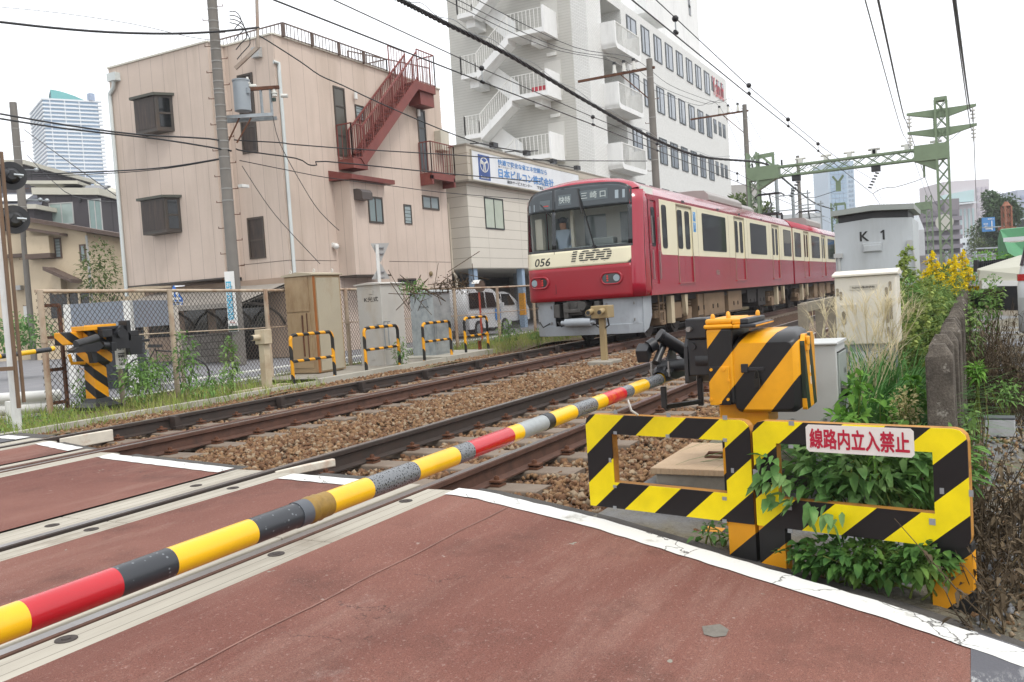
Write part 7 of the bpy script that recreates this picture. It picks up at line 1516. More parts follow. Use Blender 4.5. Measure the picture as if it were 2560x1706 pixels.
for k, a in enumerate(((1688, 47, 1691, 82), (1872, 214, 1873, 234), (1970, 299, 1971, 316), (2045, 360, 2046, 378))): dropper(*a, YN_, lab[k], .05)
c_f = [(-6, YF_, 5.2)] + alongY([(684, 0), (1100, 164), (1205, 205), (1482, 312), (1643, 376.6), (1900, 478)], YF_) ; wire('contact_wire', c_f+[onX(2003, 522, 55), onX(2080, 560, 92)], .012, 'contact wire over the far track, crossing before the pink building', mat=M['cable'])
m_f = [(-6, YF_, 5.9)] + alongY([(834, 0), (1100, 123), (1203, 171), (1482, 293), (1643, 360.5), (1843, 434)], YF_); wire('messenger_wire', m_f+[onX(1975, 500, 46), onX(2080, 550, 92)], .009, 'messenger wire of the far track, just above its contact wire', mat=M['cable'])
lab = ['dropper of the far track\'s wires left of the white stair landings', 'dropper of the far track\'s wires before the white office corner', 'dropper of the far track\'s wires right of the line pole', 'smallest dropper of the far track\'s wires, near the gantry']
for k, a in enumerate(((1204, 171, 1205, 205), (1482, 293, 1483, 312), (1643, 360, 1644, 377), (1843, 434, 1844, 452))): dropper(*a, YF_, lab[k], .05)
# twisted feeder bundle
bp = alongY([(860, -70), (975, -12), (1100, 52), (1280, 143), (1480, 262), (1640, 350), (1760, 393), (1905, 415)], 9.9); bp[-1] = onX(1908, 409, XG); bnd = bp+[onX(1950, 441, 50), onX(2010, 490, 66), onX(2045, 512, 78), onX(2085, 524, XG2)]
Q = []
for i in range(len(bnd)-1):
    a, b, c, d = bnd[max(0, i-1)], bnd[i], bnd[i+1], bnd[min(len(bnd)-1, i+2)]
    for k in range(24): t = k/24; Q.append(.5*((2*b)+(c-a)*t+(2*a-5*b+4*c-d)*t*t+(3*b-a-3*c+d)*t**3))
cbt = thing('feeder_bundle', 'thick twisted bundle of black feeder cables sweeping down to the gantry', 'cable bundle', Q[len(Q)//2])
for s in range(4):
    mb = MB(); P_ = []
    for i, p in enumerate(Q): th = i*.9+s*1.57; P_.append(p+V3(0, .035*math.cos(th), .035*math.sin(th)))
    mb.tube(P_, .021, 6); mb.build('cable_strand', M['cable'], cbt)
mb = MB(); mb.tube([p+V3(0, 0, .12+.05*math.sin(i*.5)) for i, p in enumerate(Q)], .008, 4); mb.build('carrier_wire', M['galv'], cbt)
# three thin HV wires
key = [h1.name, h2.name]
starts = [(1035, -40), (1100, -22), (1150, -22)]
for k in range(3):
    a, b = ins[h1.name][k], ins[h2.name][k]; st_ = onX(*starts[k], 16.0); mid_ = (a+b)/2+V3(0, 0, -.5); wire('line_wire', [st_, (st_+a)/2+V3(0, 0, -.35), a, a+(b-a)*.25+V3(0, 0, -.45), mid_, a+(b-a)*.75+V3(0, 0, -.4), b, (b+ins['far'][k])/2+V3(0, 0, -.5), ins['far'][k]], .011, ['left thin power wire', 'middle thin power wire', 'right thin power wire'][k]+' on the three-insulator arms of the line poles', 'power wire', None, 'power wires', 4, 5)
# feeders to the mast on the right
for k, (pxs, tip, lb_, r) in enumerate((((2193, -10), 0, 'thick feeder wire running steeply up from the mast\'s upper left insulator', .016), ((2160, -10), 2, 'thin feeder wire rising from the mast\'s lower left insulator', .009), ((2386, -10), 1, 'thick feeder wire rising nearly straight from the mast\'s upper right insulator', .018), ((2381, -10), 3, 'thinner feeder wire beside the thick one, from the lower right insulator', .011))):
    a = fpts[tip]; s = onX(*pxs, 12.0); b_ = onX(2345 if k < 2 else 2325+58, 610, 120) if False else None; e = V3(92, a.y, a.z-1.2)
    wire('feeder_wire', [s, s+(a-s)*.5+V3(0, 0, -.35), a, a+(e-a)*.5+V3(0, 0, -1.0), e], r, lb_, 'power wire', M['wire_blue'], 'power wires', 5, 6)
wire('jumper_wire', [onX(1983, 432, XG-.1), onX(2066, 405, XG-.1), onX(2124, 399, XG-.1), onX(2185, 388, XG-.1), onX(2268, 379, XG-.1), onX(2341, 362, XG-.1), onX(2375, 350, XG-.1), onX(2402, 328, XG-.1)], .012, 'drooping jumper wire strung along the top of the green gantry beam', sub=5)
wire('pull_off_wire', [onX(2182, 485, XG), onX(2200, 474, XG), onX(2222, 469, XG), onX(2240, 468, XG), onX(2290, 453, XG), onX(2313, 443, XG)], .014, 'curved pull-off rod holding the near contact wire beneath the gantry', sub=4)
wire('pull_off_wire', [onX(1988, 507, XG), onX(2015, 494, XG), onX(2037, 494, XG), onX(2070, 484, XG), onX(2095, 476, XG)], .014, 'curved pull-off rod holding the far contact wire beneath the gantry', sub=4)
# street wires around the pink building
sc1 = lambda L_: [(x/2.8, y/2.8) for x, y in L_]
def wD(name, pts, D0, D1, r, label, sub=3): xa_, xb_ = pts[0][0], pts[-1][0]; return wire(name, [onD(x, y, 1/(1/D0+(1/D1-1/D0)*(x-xa_)/(xb_-xa_))) for x, y in pts], r, label, 'street wire', None, 'street wires', 4, sub)
wD('street_wire', [(-60, 50), (0, 55.4), (132, 70), (275, 81), (430, 84.6), (550, 79), (648, 69)], 20, dP, .03, 'thick blue-black wire sagging across the top left sky to the bracket mast')
wD('street_wire', [(-40, 277), (0, 285), (171, 314), (339, 336), (521, 347), (570, 358)], 21, dP-.3, .022, 'upper of the two thick wires crossing the pink end wall to the pole')
wD('street_wire', [(-40, 290), (0, 297), (171, 323), (396, 348), (564, 375), (575, 378)], 21, dP-.3, .022, 'lower of the two thick wires crossing the pink end wall to the pole')
wD('street_wire', [(40, 440), (64, 437.5), (286, 428), (421, 418), (557, 396)], 26, dP-.3, .02, 'pair-like wire rising from the left pole to the transformer pole')
wD('street_wire', [(40, 446), (64, 443), (286, 433), (421, 421), (557, 398)], 26, dP-.3, .012, 'thin wire just under the one rising from the left pole')
wD('street_wire', [(585, 350), (607, 352), (700, 357), (739, 362), (886, 373), (1136, 388), (1250, 396), (1400, 402), (1618, 403)], dP, 40, .018, 'lashed wire from the transformer pole across the pink building to the line pole')
wD('street_wire', [(590, 372), (610, 378), (739, 396), (771, 412), (792, 413), (814, 404), (1043, 427), (1136, 436), (1350, 455)], dP, 36, .02, 'wire with a dip in it crossing the pink building under the red stair')
wD('street_wire', [(600, 402), (611, 404), (725, 427), (821, 445), (971, 464), (1110, 482), (1330, 500)], dP, 34, .012, 'lower thin wire crossing the pink building above the oriel')
wD('street_wire', [(648, 92), (659, 96), (750, 154), (800, 189), (857, 214), (943, 255), (1100, 323), (1207, 361), (1300, 378), (1345, 377)], dP, 33, .02, 'service wire slanting from the bracket mast over the red stair to the beige office')
wD('street_wire', [(61, 325), (150, 390), (289, 489)], ld_, 30, .02, 'wire slanting down right from the left pole past the tower')
wD('street_wire', [(68, 389), (161, 479), (230, 500), (290, 506)], ld_, 34, .02, 'second wire slanting down from the left pole over the dark house')
wD('street_wire', [(682, 290), (700, 360), (760, 470), (800, 530), (848, 577)], dP, 24.5, .010, 'thin drop wire curving from the transformer arm to the pink wall')
wD('street_wire', [(605, 415), (660, 500), (707, 560), (800, 660)], dP, 24, .010, 'thin drop wire falling from the pole across the pink wall')
wD('street_wire', [(0, 18), (150, 33), (330, 60), (470, 92), (552, 103)], 30, dP, .008, 'very thin wire across the top left sky')
wD('street_wire', [(592, 470), (560, 520), (90, 575), (-20, 610)], dP, 30, .010, 'thin wire leaving the pole low down towards the left') if False else None
# ---------------------------------------------------------------- left background
CRW = paint('cream_stucco', '#c4b49a', .9, .06, .8, dirt='#9c8c74', damt=.4, bump=.1); BRR = paint('brown_roof_tile', '#5b4c44', .8, .15, 6); TRM = paint('brown_trim', '#5a4a40', .6, .1)
XH = 15.2     # end wall plane of the cream house, far down the cross street
hD = 38.0
def facing(px0, px1, D, zb=-.3):
    """a wall facing the camera between two photo columns at depth D"""
    a, b = onD(px0, 700, D), onD(px1, 700, D); a.z = b.z = zb; u = (b-a).normalized(); n = V3(u.y, -u.x, 0); n = n if n.dot(CF) < 0 else -n
    return a, b, u, n
def house(name, label, cat, px0, px1, D, depth, ztops, wallm, roofm, overhang=.35, roof_t=.18):
    """ztops: photo y of the roof edge at both ends"""
    a, b, u, n = facing(px0, px1, D); z0, z1 = onD(px0, ztops[0], D).z, onD(px1, ztops[1], D).z; t = thing(name, label, cat, (a+b)/2); Wd = (b-a).length
    mb = MB(); mb.prism([(0, 0), (Wd, 0), (Wd, z1-a.z), (0, z0-a.z)], a, u, (0, 0, 1), -n*depth); w_ = mb.build('wall', wallm, t)
    mb = MB(); mb.prism([(-overhang, z0-a.z), (Wd+overhang, z1-a.z-.05), (Wd+overhang, z1-a.z+roof_t-.05), (-overhang, z0-a.z+roof_t)], a+n*overhang, u, (0, 0, 1), -n*(depth+2*overhang)); mb.build('roof', roofm, t)
    def at(px, py): p = onD(px, py, D); return ((p-a).dot(u), p.z-a.z)
    def win(x0, y0, x1, y1, mat, name_='window', fr=.06, mull=0, frm=None, out=.04):
        (s0, t1), (s1, t0) = at(x0, y0), at(x1, y1); mb = MB(); mb.frame([(s0, t0), (s1, t0), (s1, t1), (s0, t1)], [(s0+fr, t0+fr), (s1-fr, t0+fr), (s1-fr, t1-fr), (s0+fr, t1-fr)], a, u, (0, 0, 1), n*out)
        for i in range(mull): c = s0+(s1-s0)*(i+1)/(mull+1); mb.prism([(c-.03, t0), (c+.03, t0), (c+.03, t1), (c-.03, t1)], a, u, (0, 0, 1), n*out*.8)
        f = mb.build(name_, frm or TRM, w_); mb = MB(); mb.prism([(s0+fr, t0+fr), (s1-fr, t0+fr), (s1-fr, t1-fr), (s0+fr, t1-fr)], a, u, (0, 0, 1), n*.012); mb.build('pane', mat, f); return f
    def slab(x0, y0, x1, y1, out, mat, nm): (s0, t1), (s1, t0) = at(x0, y0), at(x1, y1); mb = MB(); mb.prism([(s0, t0), (s1, t0), (s1, t1), (s0, t1)], a, u, (0, 0, 1), n*out); return mb.build(nm, mat, w_)
    return t, w_, at, win, slab, a, u, n
t, w_, at, win, slab, a, u, n = house('house', 'cream stucco house with a sloping brown roof behind the left utility pole', 'house', 76, 226, 38, 9, (548, 582), CRW, BRR)
win(105, 598, 158, 646, LOUV, mull=2); win(200, 612, 218, 655, M['win_pale'])
mb = MB(); (s0, z0), (s1, z1) = at(76, 578), at(172, 592); mb.prism([(s0, z0), (s1, z0-.35), (s1, z0-.23), (s0, z0+.12)], a, u, (0, 0, 1), n*.7); mb.build('lower_eave', BRR, w_)
slab(82, 595, 140, 640, .45, CRW, 'box_bay'); slab(80, 638, 142, 646, .5, TRM, 'bay_sill'); slab(142, 690, 168, 735, .5, CRW, 'porch_wall'); mb = MB(); (s0, z0), (s1, z1) = at(138, 678), at(205, 692); mb.prism([(s0, z0), (s1, z0-.6), (s1, z0-.45), (s0, z0+.15)], a, u, (0, 0, 1), n*1.0); mb.build('porch_roof', BRR, w_); slab(123, 731, 232, 790, .02, M['win_dark'], 'lower_openings')
for p0, p1 in ((168, 176), (196, 204), (224, 234)): slab(p0, 731, p1, 790, .1, CRW, 'pier')
mb = MB(); (s0, z0), (s1, z1) = at(221, 590), at(233, 725); mb.tube([a+u*s0+n*.1+V3(0, 0, z0), a+u*s0+n*.1], .05, 6); mb.build('downpipe', M['grey'], w_)
t, w_, at, win, slab, a, u, n = house('house', 'cream house wing with a brown eave at the far left edge, beside the pole', 'house', -60, 76, 39.5, 9, (582, 572), CRW, BRR)
win(-6, 592, 16, 640, M['win_dark']); slab(14, 590, 66, 640, .2, CRW, 'box_bay'); slab(12, 638, 68, 643, .25, TRM, 'bay_sill'); slab(40, 715, 60, 725, .3, M['grey'], 'meter_box'); slab(62, 765, 74, 805, .2, M['white'], 'meter_box')
DGR = lined('dark_grey_siding', '#4b474a', [((.6, -.8, 0), .9, .03, 0)], '#3a373a', .8, .06); CTR = paint('cream_fascia', '#b9b6a8', .6, .05)
t, w_, at, win, slab, a, u, n = house('house', 'dark grey modern house with cream fascias and solar panels below the tower', 'house', 112, 262, 52, 10, (487, 487), DGR, CTR, .2, .4)
win(127, 510, 190, 560, paint('pale_curtain_glass', '#8f9f9a', .1, .05, spec=.8), mull=1, frm=M['grey']); win(224, 500, 262, 585, paint('greenish_glass', '#718884', .08, .08, spec=.8), mull=1, frm=M['grey']); slab(205, 498, 210, 506, .2, M['black'], 'wall_lamp')
mb = MB()
for px in (185, 225): q = onD(px, 474, 54); mb.obox(q, CR*.9, CU*.05, CF*.9+V3(0, 0, .35)); mb.obox(q+V3(0, 0, .03), CR*.85, CU*.03, CF*.8+V3(0, 0, .33))
mb.build('solar_panel', M['win_dark'], t)
q = onD(150, 463, 55); mb = MB(); mb.obox(q, CR*1.6, CU*.1, CF*1.0); mb.build('tilted_roof', CTR, t)
t, w_, at, win, slab, a, u, n = house('house', 'dark house roof with a skylight at the left edge behind the signal lamps', 'house', -80, 100, 50, 10, (524, 522), DGR, CTR, .3, .25)
mb = MB(); q0, q1 = onD(-60, 480, 52), onD(100, 488, 52); mb.add([onD(-80, 520, 50), onD(102, 518, 50), onD(112, 482, 54), onD(-80, 484, 54)], [(0, 1, 2, 3)]); mb.add([onD(-80, 522, 50.1), onD(102, 520, 50.1), onD(112, 484, 54.1), onD(-80, 486, 54.1)], [(3, 2, 1, 0)]); mb.build('slate_roof', lined('slate', '#4e5058', [((0, 0, 1), .25, .03, 0)], '#3a3b42', .7, .1), t); mb = MB(); mb.obox(onD(40, 495, 51.5), CR*.75, CU*.02, CF*.5+V3(0, 0, .25)); mb.build('skylight', M['white'], t)
t, w_, at, win, slab, a, u, n = house('house', 'dark grey gabled house top with pale gutters, behind the left pole', 'house', -40, 82, 62, 10, (412, 412), DGR, CTR, .3, .3)
t, w_, at, win, slab, a, u, n = house('house', 'glazed grey house corner with white window bars beside the pink building', 'house', 262, 300, 56, 9, (468, 500), DGR, CTR, .1, .25)
win(264, 510, 292, 590, LOUV, mull=3, frm=M['white'])
# brick and plants below it
t, w_, at, win, slab, a, u, n = house('garden_wall', 'brown retaining wall with creepers between the cream house and the pink building', 'wall', 226, 312, 46, 1, (596, 596), paint('brown_wall', '#6a5f55', .9, .2, 3, bump=.3), TRM, .05, .1)
# residential tower
TWD = 690
def tower(name, label, px0, px1, pxc, pyt, D, mat_l, mat_r, zfloor, dl=28):
    c = onD(pxc, 600, D); l, r = onD(px0, 600, D+45), onD(px1, 600, D+20); zt_ = onD(pxc, pyt, D).z; t = thing(name, label, 'tower', V3(c.x, c.y, -1))
    for q in (c, l, r): q.z = -1
    back = l+(r-c); mb = MB(); mb.add([c, r, r+V3(0, 0, zt_+1), c+V3(0, 0, zt_+1)], [(0, 1, 2, 3)], 0); mb.add([l, c, c+V3(0, 0, zt_+1), l+V3(0, 0, zt_+1)], [(0, 1, 2, 3)], 1)
    mb.add([r, back, back+V3(0, 0, zt_+1), r+V3(0, 0, zt_+1)], [(0, 1, 2, 3)], 0); mb.add([back, l, l+V3(0, 0, zt_+1), back+V3(0, 0, zt_+1)], [(0, 1, 2, 3)], 1); mb.add([q+V3(0, 0, zt_+1) for q in (c, r, back, l)], [(0, 1, 2, 3)], 0)
    return t, mb.build('shaft', [mat_r, mat_l], t), c, l, r, zt_
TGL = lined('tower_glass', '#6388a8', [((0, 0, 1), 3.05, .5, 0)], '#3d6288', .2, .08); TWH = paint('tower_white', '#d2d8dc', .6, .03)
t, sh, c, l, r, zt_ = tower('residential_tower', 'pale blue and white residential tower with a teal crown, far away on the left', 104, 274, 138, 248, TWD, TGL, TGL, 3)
nf = int(zt_/3.05)
for i in range(nf-30, nf+1):
    z = zt_-(nf-i)*3.05; mb = MB(); e = .8
    for p, q in ((c, r), (l, c)):
        d = (q-p).normalized(); o_ = V3(d.y, -d.x, 0); o_ = o_ if o_.dot(CF) < 0 else -o_; mb.prism([(-.6, 0), ((q-p).length+.6, 0), ((q-p).length+.6, 1.25), (-.6, 1.25)], p+o_*e+V3(0, 0, z+1-1.25), d, (0, 0, 1), -o_*(e-.02))
    ra = r+(r-c).normalized()*.8; mb.tube([ra+V3(0, 0, z-.35), ra+V3(0, 0, z+1)], 1.9, 14); mb.build('balcony_band', TWH, sh)
mb = MB()
for f in (.0, .33, .66): p = c+(r-c)*(.12+f*.8); d = (r-c).normalized(); o_ = V3(d.y, -d.x, 0); o_ = o_ if o_.dot(CF) < 0 else -o_; mb.obox(p+o_*.9+V3(0, 0, zt_/2), d*.35, o_*.1, (0, 0, zt_/2))
mb.build('fin', TWH, sh)
TEAL = lined('teal_screen', '#48a6a2', [((0, 0, 1), 1.5, .12, 0), ((1, 0, 0), 3, .2, 0)], '#57a09f', .5, .04)
cc_ = (c+r)/2*.8+(l+r)/2*.2; mb = MB(); pts = []
d = (r-c).normalized(); pr = [(.16, 222), (.30, 221), (.45, 223), (.6, 228), (.75, 236), (.86, 246)]
lo_ = [c+(r-c)*f+V3(0, 0, zt_+1) for f, _ in pr]; hi_ = [V3(p.x, p.y, onD(138+(274-138)*f, y, TWD+2).z) for p, (f, y) in zip(lo_, pr)]
n_ = V3(d.y, -d.x, 0); n_ = n_ if n_.dot(CF) < 0 else -n_
for i in range(len(pr)-1): bow = lambda k: -n_*(4.5+4.5*math.cos((k/5-.5)*3)); mb.add([lo_[i]+bow(i), lo_[i+1]+bow(i+1), hi_[i+1]+bow(i+1), hi_[i]+bow(i), lo_[i]-n_*27, lo_[i+1]-n_*27, hi_[i+1]-n_*27, hi_[i]-n_*27], [(0, 1, 2, 3), (3, 2, 6, 7), (5, 4, 7, 6)])
mb.build('crown', TEAL, t); mb = MB(); p = c+(r-c)*.88+V3(0, 0, zt_+1); mb.box(p.x-2, p.x+2, p.y-2, p.y+2, p.z, onD(220, 225, TWD).z); mb.build('mast', paint('bluegrey', '#7f93b0', .5, .05), t)
# crossing signal at the left edge: two lamps seen from behind, white pole, brown twin channel post
sgD = 11.6; sp0 = onD(8, 1100, 11.2); sg_ = thing('crossing_signal', 'crossing signal with two black lamp discs seen from behind, on posts at the left edge', 'crossing signal', (sp0.x, sp0.y, -.2))
pbx = onD(22, 830, 11.2); pt_ = onD(-22, 200, 11.2); mb = MB(); mb.tube([V3(pbx.x, pbx.y, -.3), V3(pbx.x, pbx.y, pt_.z)], .055, 12); pz_ = mb.build('post', M['white'], sg_)
BRNP = paint('brown_channel', '#6b543f', .65, .1, 3, dirt='#4a382a', damt=.4)
mb = MB(); q = onD(30, 830, 11.0); mb.box(q.x-.018, q.x+.018, q.y-.018, q.y+.018, onD(42, 1022, 11).z, onD(5, 380, 11).z); q2 = onD(44, 830, 11.1); mb.box(q2.x-.016, q2.x+.016, q2.y-.016, q2.y+.016, onD(42, 1010, 11).z, onD(5, 380, 11).z); q3 = onD(-20, 925, 11); mb.beam(V3(q.x, q.y, q3.z), q3, .05, .05); mb.build('channel_post', BRNP, sg_)
for px, py in ((28, 440), (36, 549)):
    p = onD(px, py, sgD); ax = (CF*.80-CR*.60); ax.z = 0; ax.normalize(); mb = MB(); mb.tube([p, p+ax*.015], .188, 28, 0, False); mb.tube([p-ax*.06, p], [.09, .11], 18); mb.tube([p-ax*.10, p-ax*.06], [.06, .09], 14); mb.tube([p+ax*.01, p+ax*.12], .10, 16); mb.build('lamp_disc', M['black'], sg_); mb = MB(); mb.tube([p-ax*.1+CR*.02, p+CR*.16-ax*.02], .018, 8)
    mb.tube([p+CR*.04+CF*.03, p+CR*.12], .03, 10); mb.build('lamp_socket', M['galv'], sg_); mb = MB(); mb.tube([p-CR*.02-ax*.08, p-CR*.28-ax*.08+V3(0, 0, .12), p-CR*.5+V3(0, 0, .2)], .055, 8); mb.build('bracket', M['black'], sg_)
# guard rail, pole stub
gr = thing('guard_rail', 'white corrugated guard rail by the street at the left edge', 'guard rail', onZ(60, 1040, -.2)); mb = MB(); a, b = onD(-60, 1015, 13.0), onD(150, 1000, 13.9)
for dz in (-.10, .08): mb.tube([a+V3(0, 0, dz), b+V3(0, 0, dz)], .085, 8)
mb.beam(a, b, .03, .3); mb.build('beam', M['white'], gr); mb = MB(); q = onD(32, 1030, 12.6); mb.tube([V3(q.x, q.y, -.4), V3(q.x, q.y, onD(30, 1003, 12.6).z)], .09, 14); mb.build('post', M['white'], gr)
# grey shed with shutter behind the fence
a, b, u, n = facing(152, 320, 17.5, -.25); zt_ = onD(235, 757, 17.5).z; sh_ = thing('shed', 'grey-blue open shed with white posts behind the far gate and chain-link fence', 'shed', (a+b)/2); Wd = (b-a).length; H_ = zt_+.25
mb = MB(); mb.prism([(0, H_-.55), (Wd, H_-.55), (Wd, H_), (0, H_)], a, u, (0, 0, 1), -n*2.2); mb.build('roof_box', paint('bluegrey_panel', '#7b838e', .5, .05), sh_); mb = MB(); mb.prism([(0.15, 0), (Wd-.15, 0), (Wd-.15, H_-.55), (.15, H_-.55)], a-n*.8, u, (0, 0, 1), -n*.1); mb.build('shutter', paint('dark_shutter', '#3f444b', .6, .08), sh_); mb = MB()
for s in (.0, Wd-.14): mb.prism([(s, 0), (s+.14, 0), (s+.14, H_), (s, H_)], a+n*.01, u, (0, 0, 1), -n*.14)
mb.build('post', M['white'], sh_); mb = MB(); mb.prism([(.02, H_-1.3), (.25, H_-1.3), (.25, .5), (.02, .5)], a-n*.2, u, (0, 0, 1), -n*.05); mb.build('side_panel', paint('pinkish_board', '#c4a99a', .7, .08), sh_)
# bicycle behind the fence
bp_ = onZ(418, 905, -.2)*.0 + onD(416, 892, 17.0); bi = thing('bicycle', 'dark bicycle leaning by the block wall behind the chain-link fence', 'bicycle', (bp_.x, bp_.y, -.22)); r_ = .3; B0 = V3(bp_.x, bp_.y, .10)
for d in (-.5, .5): mb = MB(); mb.tube([B0+CR*(d+r_*math.cos(t_))+V3(0, 0, r_*math.sin(t_)) for t_ in np.linspace(0, 6.283, 25)], .018, 6); mb.build('wheel', M['black'], bi)
mb = MB(); mb.tube([B0-CR*.5, B0-CR*.15+V3(0, 0, .05), B0+CR*.35+V3(0, 0, .45), B0+CR*.5], .018, 6); mb.tube([B0-CR*.15+V3(0, 0, .05), B0-CR*.2+V3(0, 0, .5), B0-CR*.5], .016, 6); mb.tube([B0-CR*.2+V3(0, 0, .45), B0+CR*.35+V3(0, 0, .42)], .016, 6); mb.build('frame', M['black'], bi); mb = MB(); mb.obox(B0-CR*.2+V3(0, 0, .54), CR*.12, CF*.06, CU*.03); mb.build('saddle', M['black'], bi); mb = MB(); mb.tube([B0+CR*.33+V3(0, 0, .6)-CF*.2, B0+CR*.36+V3(0, 0, .62), B0+CR*.33+V3(0, 0, .6)+CF*.2], .014, 6); mb.tube([B0+CR*.35+V3(0, 0, .42), B0+CR*.36+V3(0, 0, .62)], .014, 6); mb.build('handlebar', M['steel'], bi)
# ---------------------------------------------------------------- right background
def block(name, label, cat, px0, px1, pyt, D, mat, depth=12, tag_cat=None, extra=None, zb=-2):
    a, b, u, n = facing(px0, px1, D, zb); H_ = onD((px0+px1)/2, pyt, D).z-zb; t = thing(name, label, cat, (a+b)/2); Wd = (b-a).length
    mb = MB(); mb.prism([(0, 0), (Wd, 0), (Wd, H_), (0, H_)], a, u, (0, 0, 1), -n*depth); w_ = mb.build('wall', mat, t)
    return t, w_, a, u, n, Wd, H_
def gridwin(w_, a, u, n, s0, s1, z0, z1, nx_, nz, fw, fh, mat, nm='window', out=.06):
    for i in range(nx_):
        mb = MB()
        for j in range(nz): cs, cz = s0+(s1-s0)*(i+.5)/nx_, z0+(z1-z0)*(j+.5)/nz; dw, dh = (s1-s0)/nx_*fw/2, (z1-z0)/nz*fh/2; mb.prism([(cs-dw, cz-dh), (cs+dw, cz-dh), (cs+dw, cz+dh), (cs-dw, cz+dh)], a, u, (0, 0, 1), n*out)
        mb.build(nm, mat, w_)
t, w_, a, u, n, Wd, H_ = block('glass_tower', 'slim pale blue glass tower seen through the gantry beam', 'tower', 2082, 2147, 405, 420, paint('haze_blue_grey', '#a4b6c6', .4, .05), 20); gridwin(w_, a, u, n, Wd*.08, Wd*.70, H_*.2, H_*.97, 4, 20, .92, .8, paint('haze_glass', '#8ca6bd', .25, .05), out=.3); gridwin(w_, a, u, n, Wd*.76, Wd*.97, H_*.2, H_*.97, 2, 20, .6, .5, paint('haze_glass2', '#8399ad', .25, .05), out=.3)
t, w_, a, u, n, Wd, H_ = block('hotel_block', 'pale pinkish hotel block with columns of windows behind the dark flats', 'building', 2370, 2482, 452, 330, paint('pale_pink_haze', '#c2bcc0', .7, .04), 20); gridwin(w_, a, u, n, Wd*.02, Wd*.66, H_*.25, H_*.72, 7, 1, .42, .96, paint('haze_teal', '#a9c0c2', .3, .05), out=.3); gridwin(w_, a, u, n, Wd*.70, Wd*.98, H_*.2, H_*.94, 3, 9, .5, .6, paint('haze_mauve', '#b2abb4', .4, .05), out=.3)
mb = MB(); mb.prism([(-Wd*.1, H_*.78), (Wd*.62, H_*.78), (Wd*.62, H_*.90), (-Wd*.1, H_*.86)], a, u, (0, 0, 1), n*1.2); mb.build('glazed_top', paint('haze_teal2', '#aac4c5', .3, .05), w_); mb = MB(); mb.prism([(-Wd*.1, H_*.745), (Wd*.64, H_*.76), (Wd*.64, H_*.775), (-Wd*.1, H_*.76)], a, u, (0, 0, 1), n*2.5); mb.build('white_canopy', TWH, w_)
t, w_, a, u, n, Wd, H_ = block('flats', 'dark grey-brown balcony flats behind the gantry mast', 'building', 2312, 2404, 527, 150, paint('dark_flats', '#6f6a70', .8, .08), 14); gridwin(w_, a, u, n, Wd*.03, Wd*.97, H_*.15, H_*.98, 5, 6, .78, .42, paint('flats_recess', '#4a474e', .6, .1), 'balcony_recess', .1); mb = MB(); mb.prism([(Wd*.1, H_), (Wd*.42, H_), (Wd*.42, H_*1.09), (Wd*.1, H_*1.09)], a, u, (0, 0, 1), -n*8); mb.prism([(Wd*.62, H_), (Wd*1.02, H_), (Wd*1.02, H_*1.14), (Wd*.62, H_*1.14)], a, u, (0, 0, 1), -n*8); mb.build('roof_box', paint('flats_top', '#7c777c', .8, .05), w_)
for k in range(7): mb = MB(); z = H_*(.16+.117*k); mb.prism([(Wd*.0, z), (Wd*1.0, z), (Wd*1.0, z+.7), (0, z+.7)], a, u, (0, 0, 1), n*.9); mb.build('balcony_band', paint('flats_band', '#7d7880', .8, .05), w_)
t, w_, a, u, n, Wd, H_ = block('stepped_flats', 'white stepped low-rise flats right of the dark balcony flats', 'building', 2404, 2432, 590, 170, TWH, 12)
for i in range(5): mb = MB(); z = H_*(.35+.13*i); mb.prism([(Wd*.1+i*.5, z), (Wd*1.0+i*.6, z), (Wd*1.0+i*.6, z+1.4), (Wd*.1+i*.5, z+1.4)], a, u, (0, 0, 1), n*2); mb.build('balcony', TWH, w_)
gridwin(w_, a, u, n, Wd*.1, Wd*.9, H_*.3, H_*.9, 2, 5, .6, .4, M['win'])
t, w_, a, u, n, Wd, H_ = block('low_block', 'white low block with a flat roof under the hotel block', 'building', 2426, 2478, 605, 190, TWH, 12); gridwin(w_, a, u, n, Wd*.05, Wd*.4, H_*.55, H_*.9, 2, 2, .6, .5, M['win'])
t, w_, a, u, n, Wd, H_ = block('pale_house', 'small pale gabled building half hidden by the relay cabinet', 'building', 2290, 2316, 575, 120, paint('pale_haze', '#b4b7ba', .7, .04), 10); mb = MB(); mb.prism([(0, H_), (Wd, H_), (Wd*.5, H_+2)], a, u, (0, 0, 1), -n*10); mb.build('gable', TWH, w_)
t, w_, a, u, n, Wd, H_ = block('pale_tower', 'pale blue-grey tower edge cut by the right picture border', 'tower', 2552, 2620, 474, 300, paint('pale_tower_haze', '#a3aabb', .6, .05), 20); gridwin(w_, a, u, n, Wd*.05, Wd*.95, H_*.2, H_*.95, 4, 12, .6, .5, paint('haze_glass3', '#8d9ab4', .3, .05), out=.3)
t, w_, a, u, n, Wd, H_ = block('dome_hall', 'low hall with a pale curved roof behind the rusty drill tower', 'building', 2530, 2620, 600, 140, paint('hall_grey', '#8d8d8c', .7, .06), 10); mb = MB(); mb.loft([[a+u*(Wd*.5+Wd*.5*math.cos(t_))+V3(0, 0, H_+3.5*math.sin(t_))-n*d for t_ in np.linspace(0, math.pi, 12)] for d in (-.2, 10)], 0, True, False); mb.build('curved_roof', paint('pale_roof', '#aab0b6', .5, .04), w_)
t, w_, a, u, n, Wd, H_ = block('apartment_row', 'distant pinkish-grey apartment block behind the left end of the gantry', 'building', 1830, 1915, 462, 130, paint('pinkish_grey', '#a09c98', .8, .05), 14); gridwin(w_, a, u, n, Wd*.08, Wd*.92, H_*.35, H_*.92, 4, 5, .5, .4, M['win'])
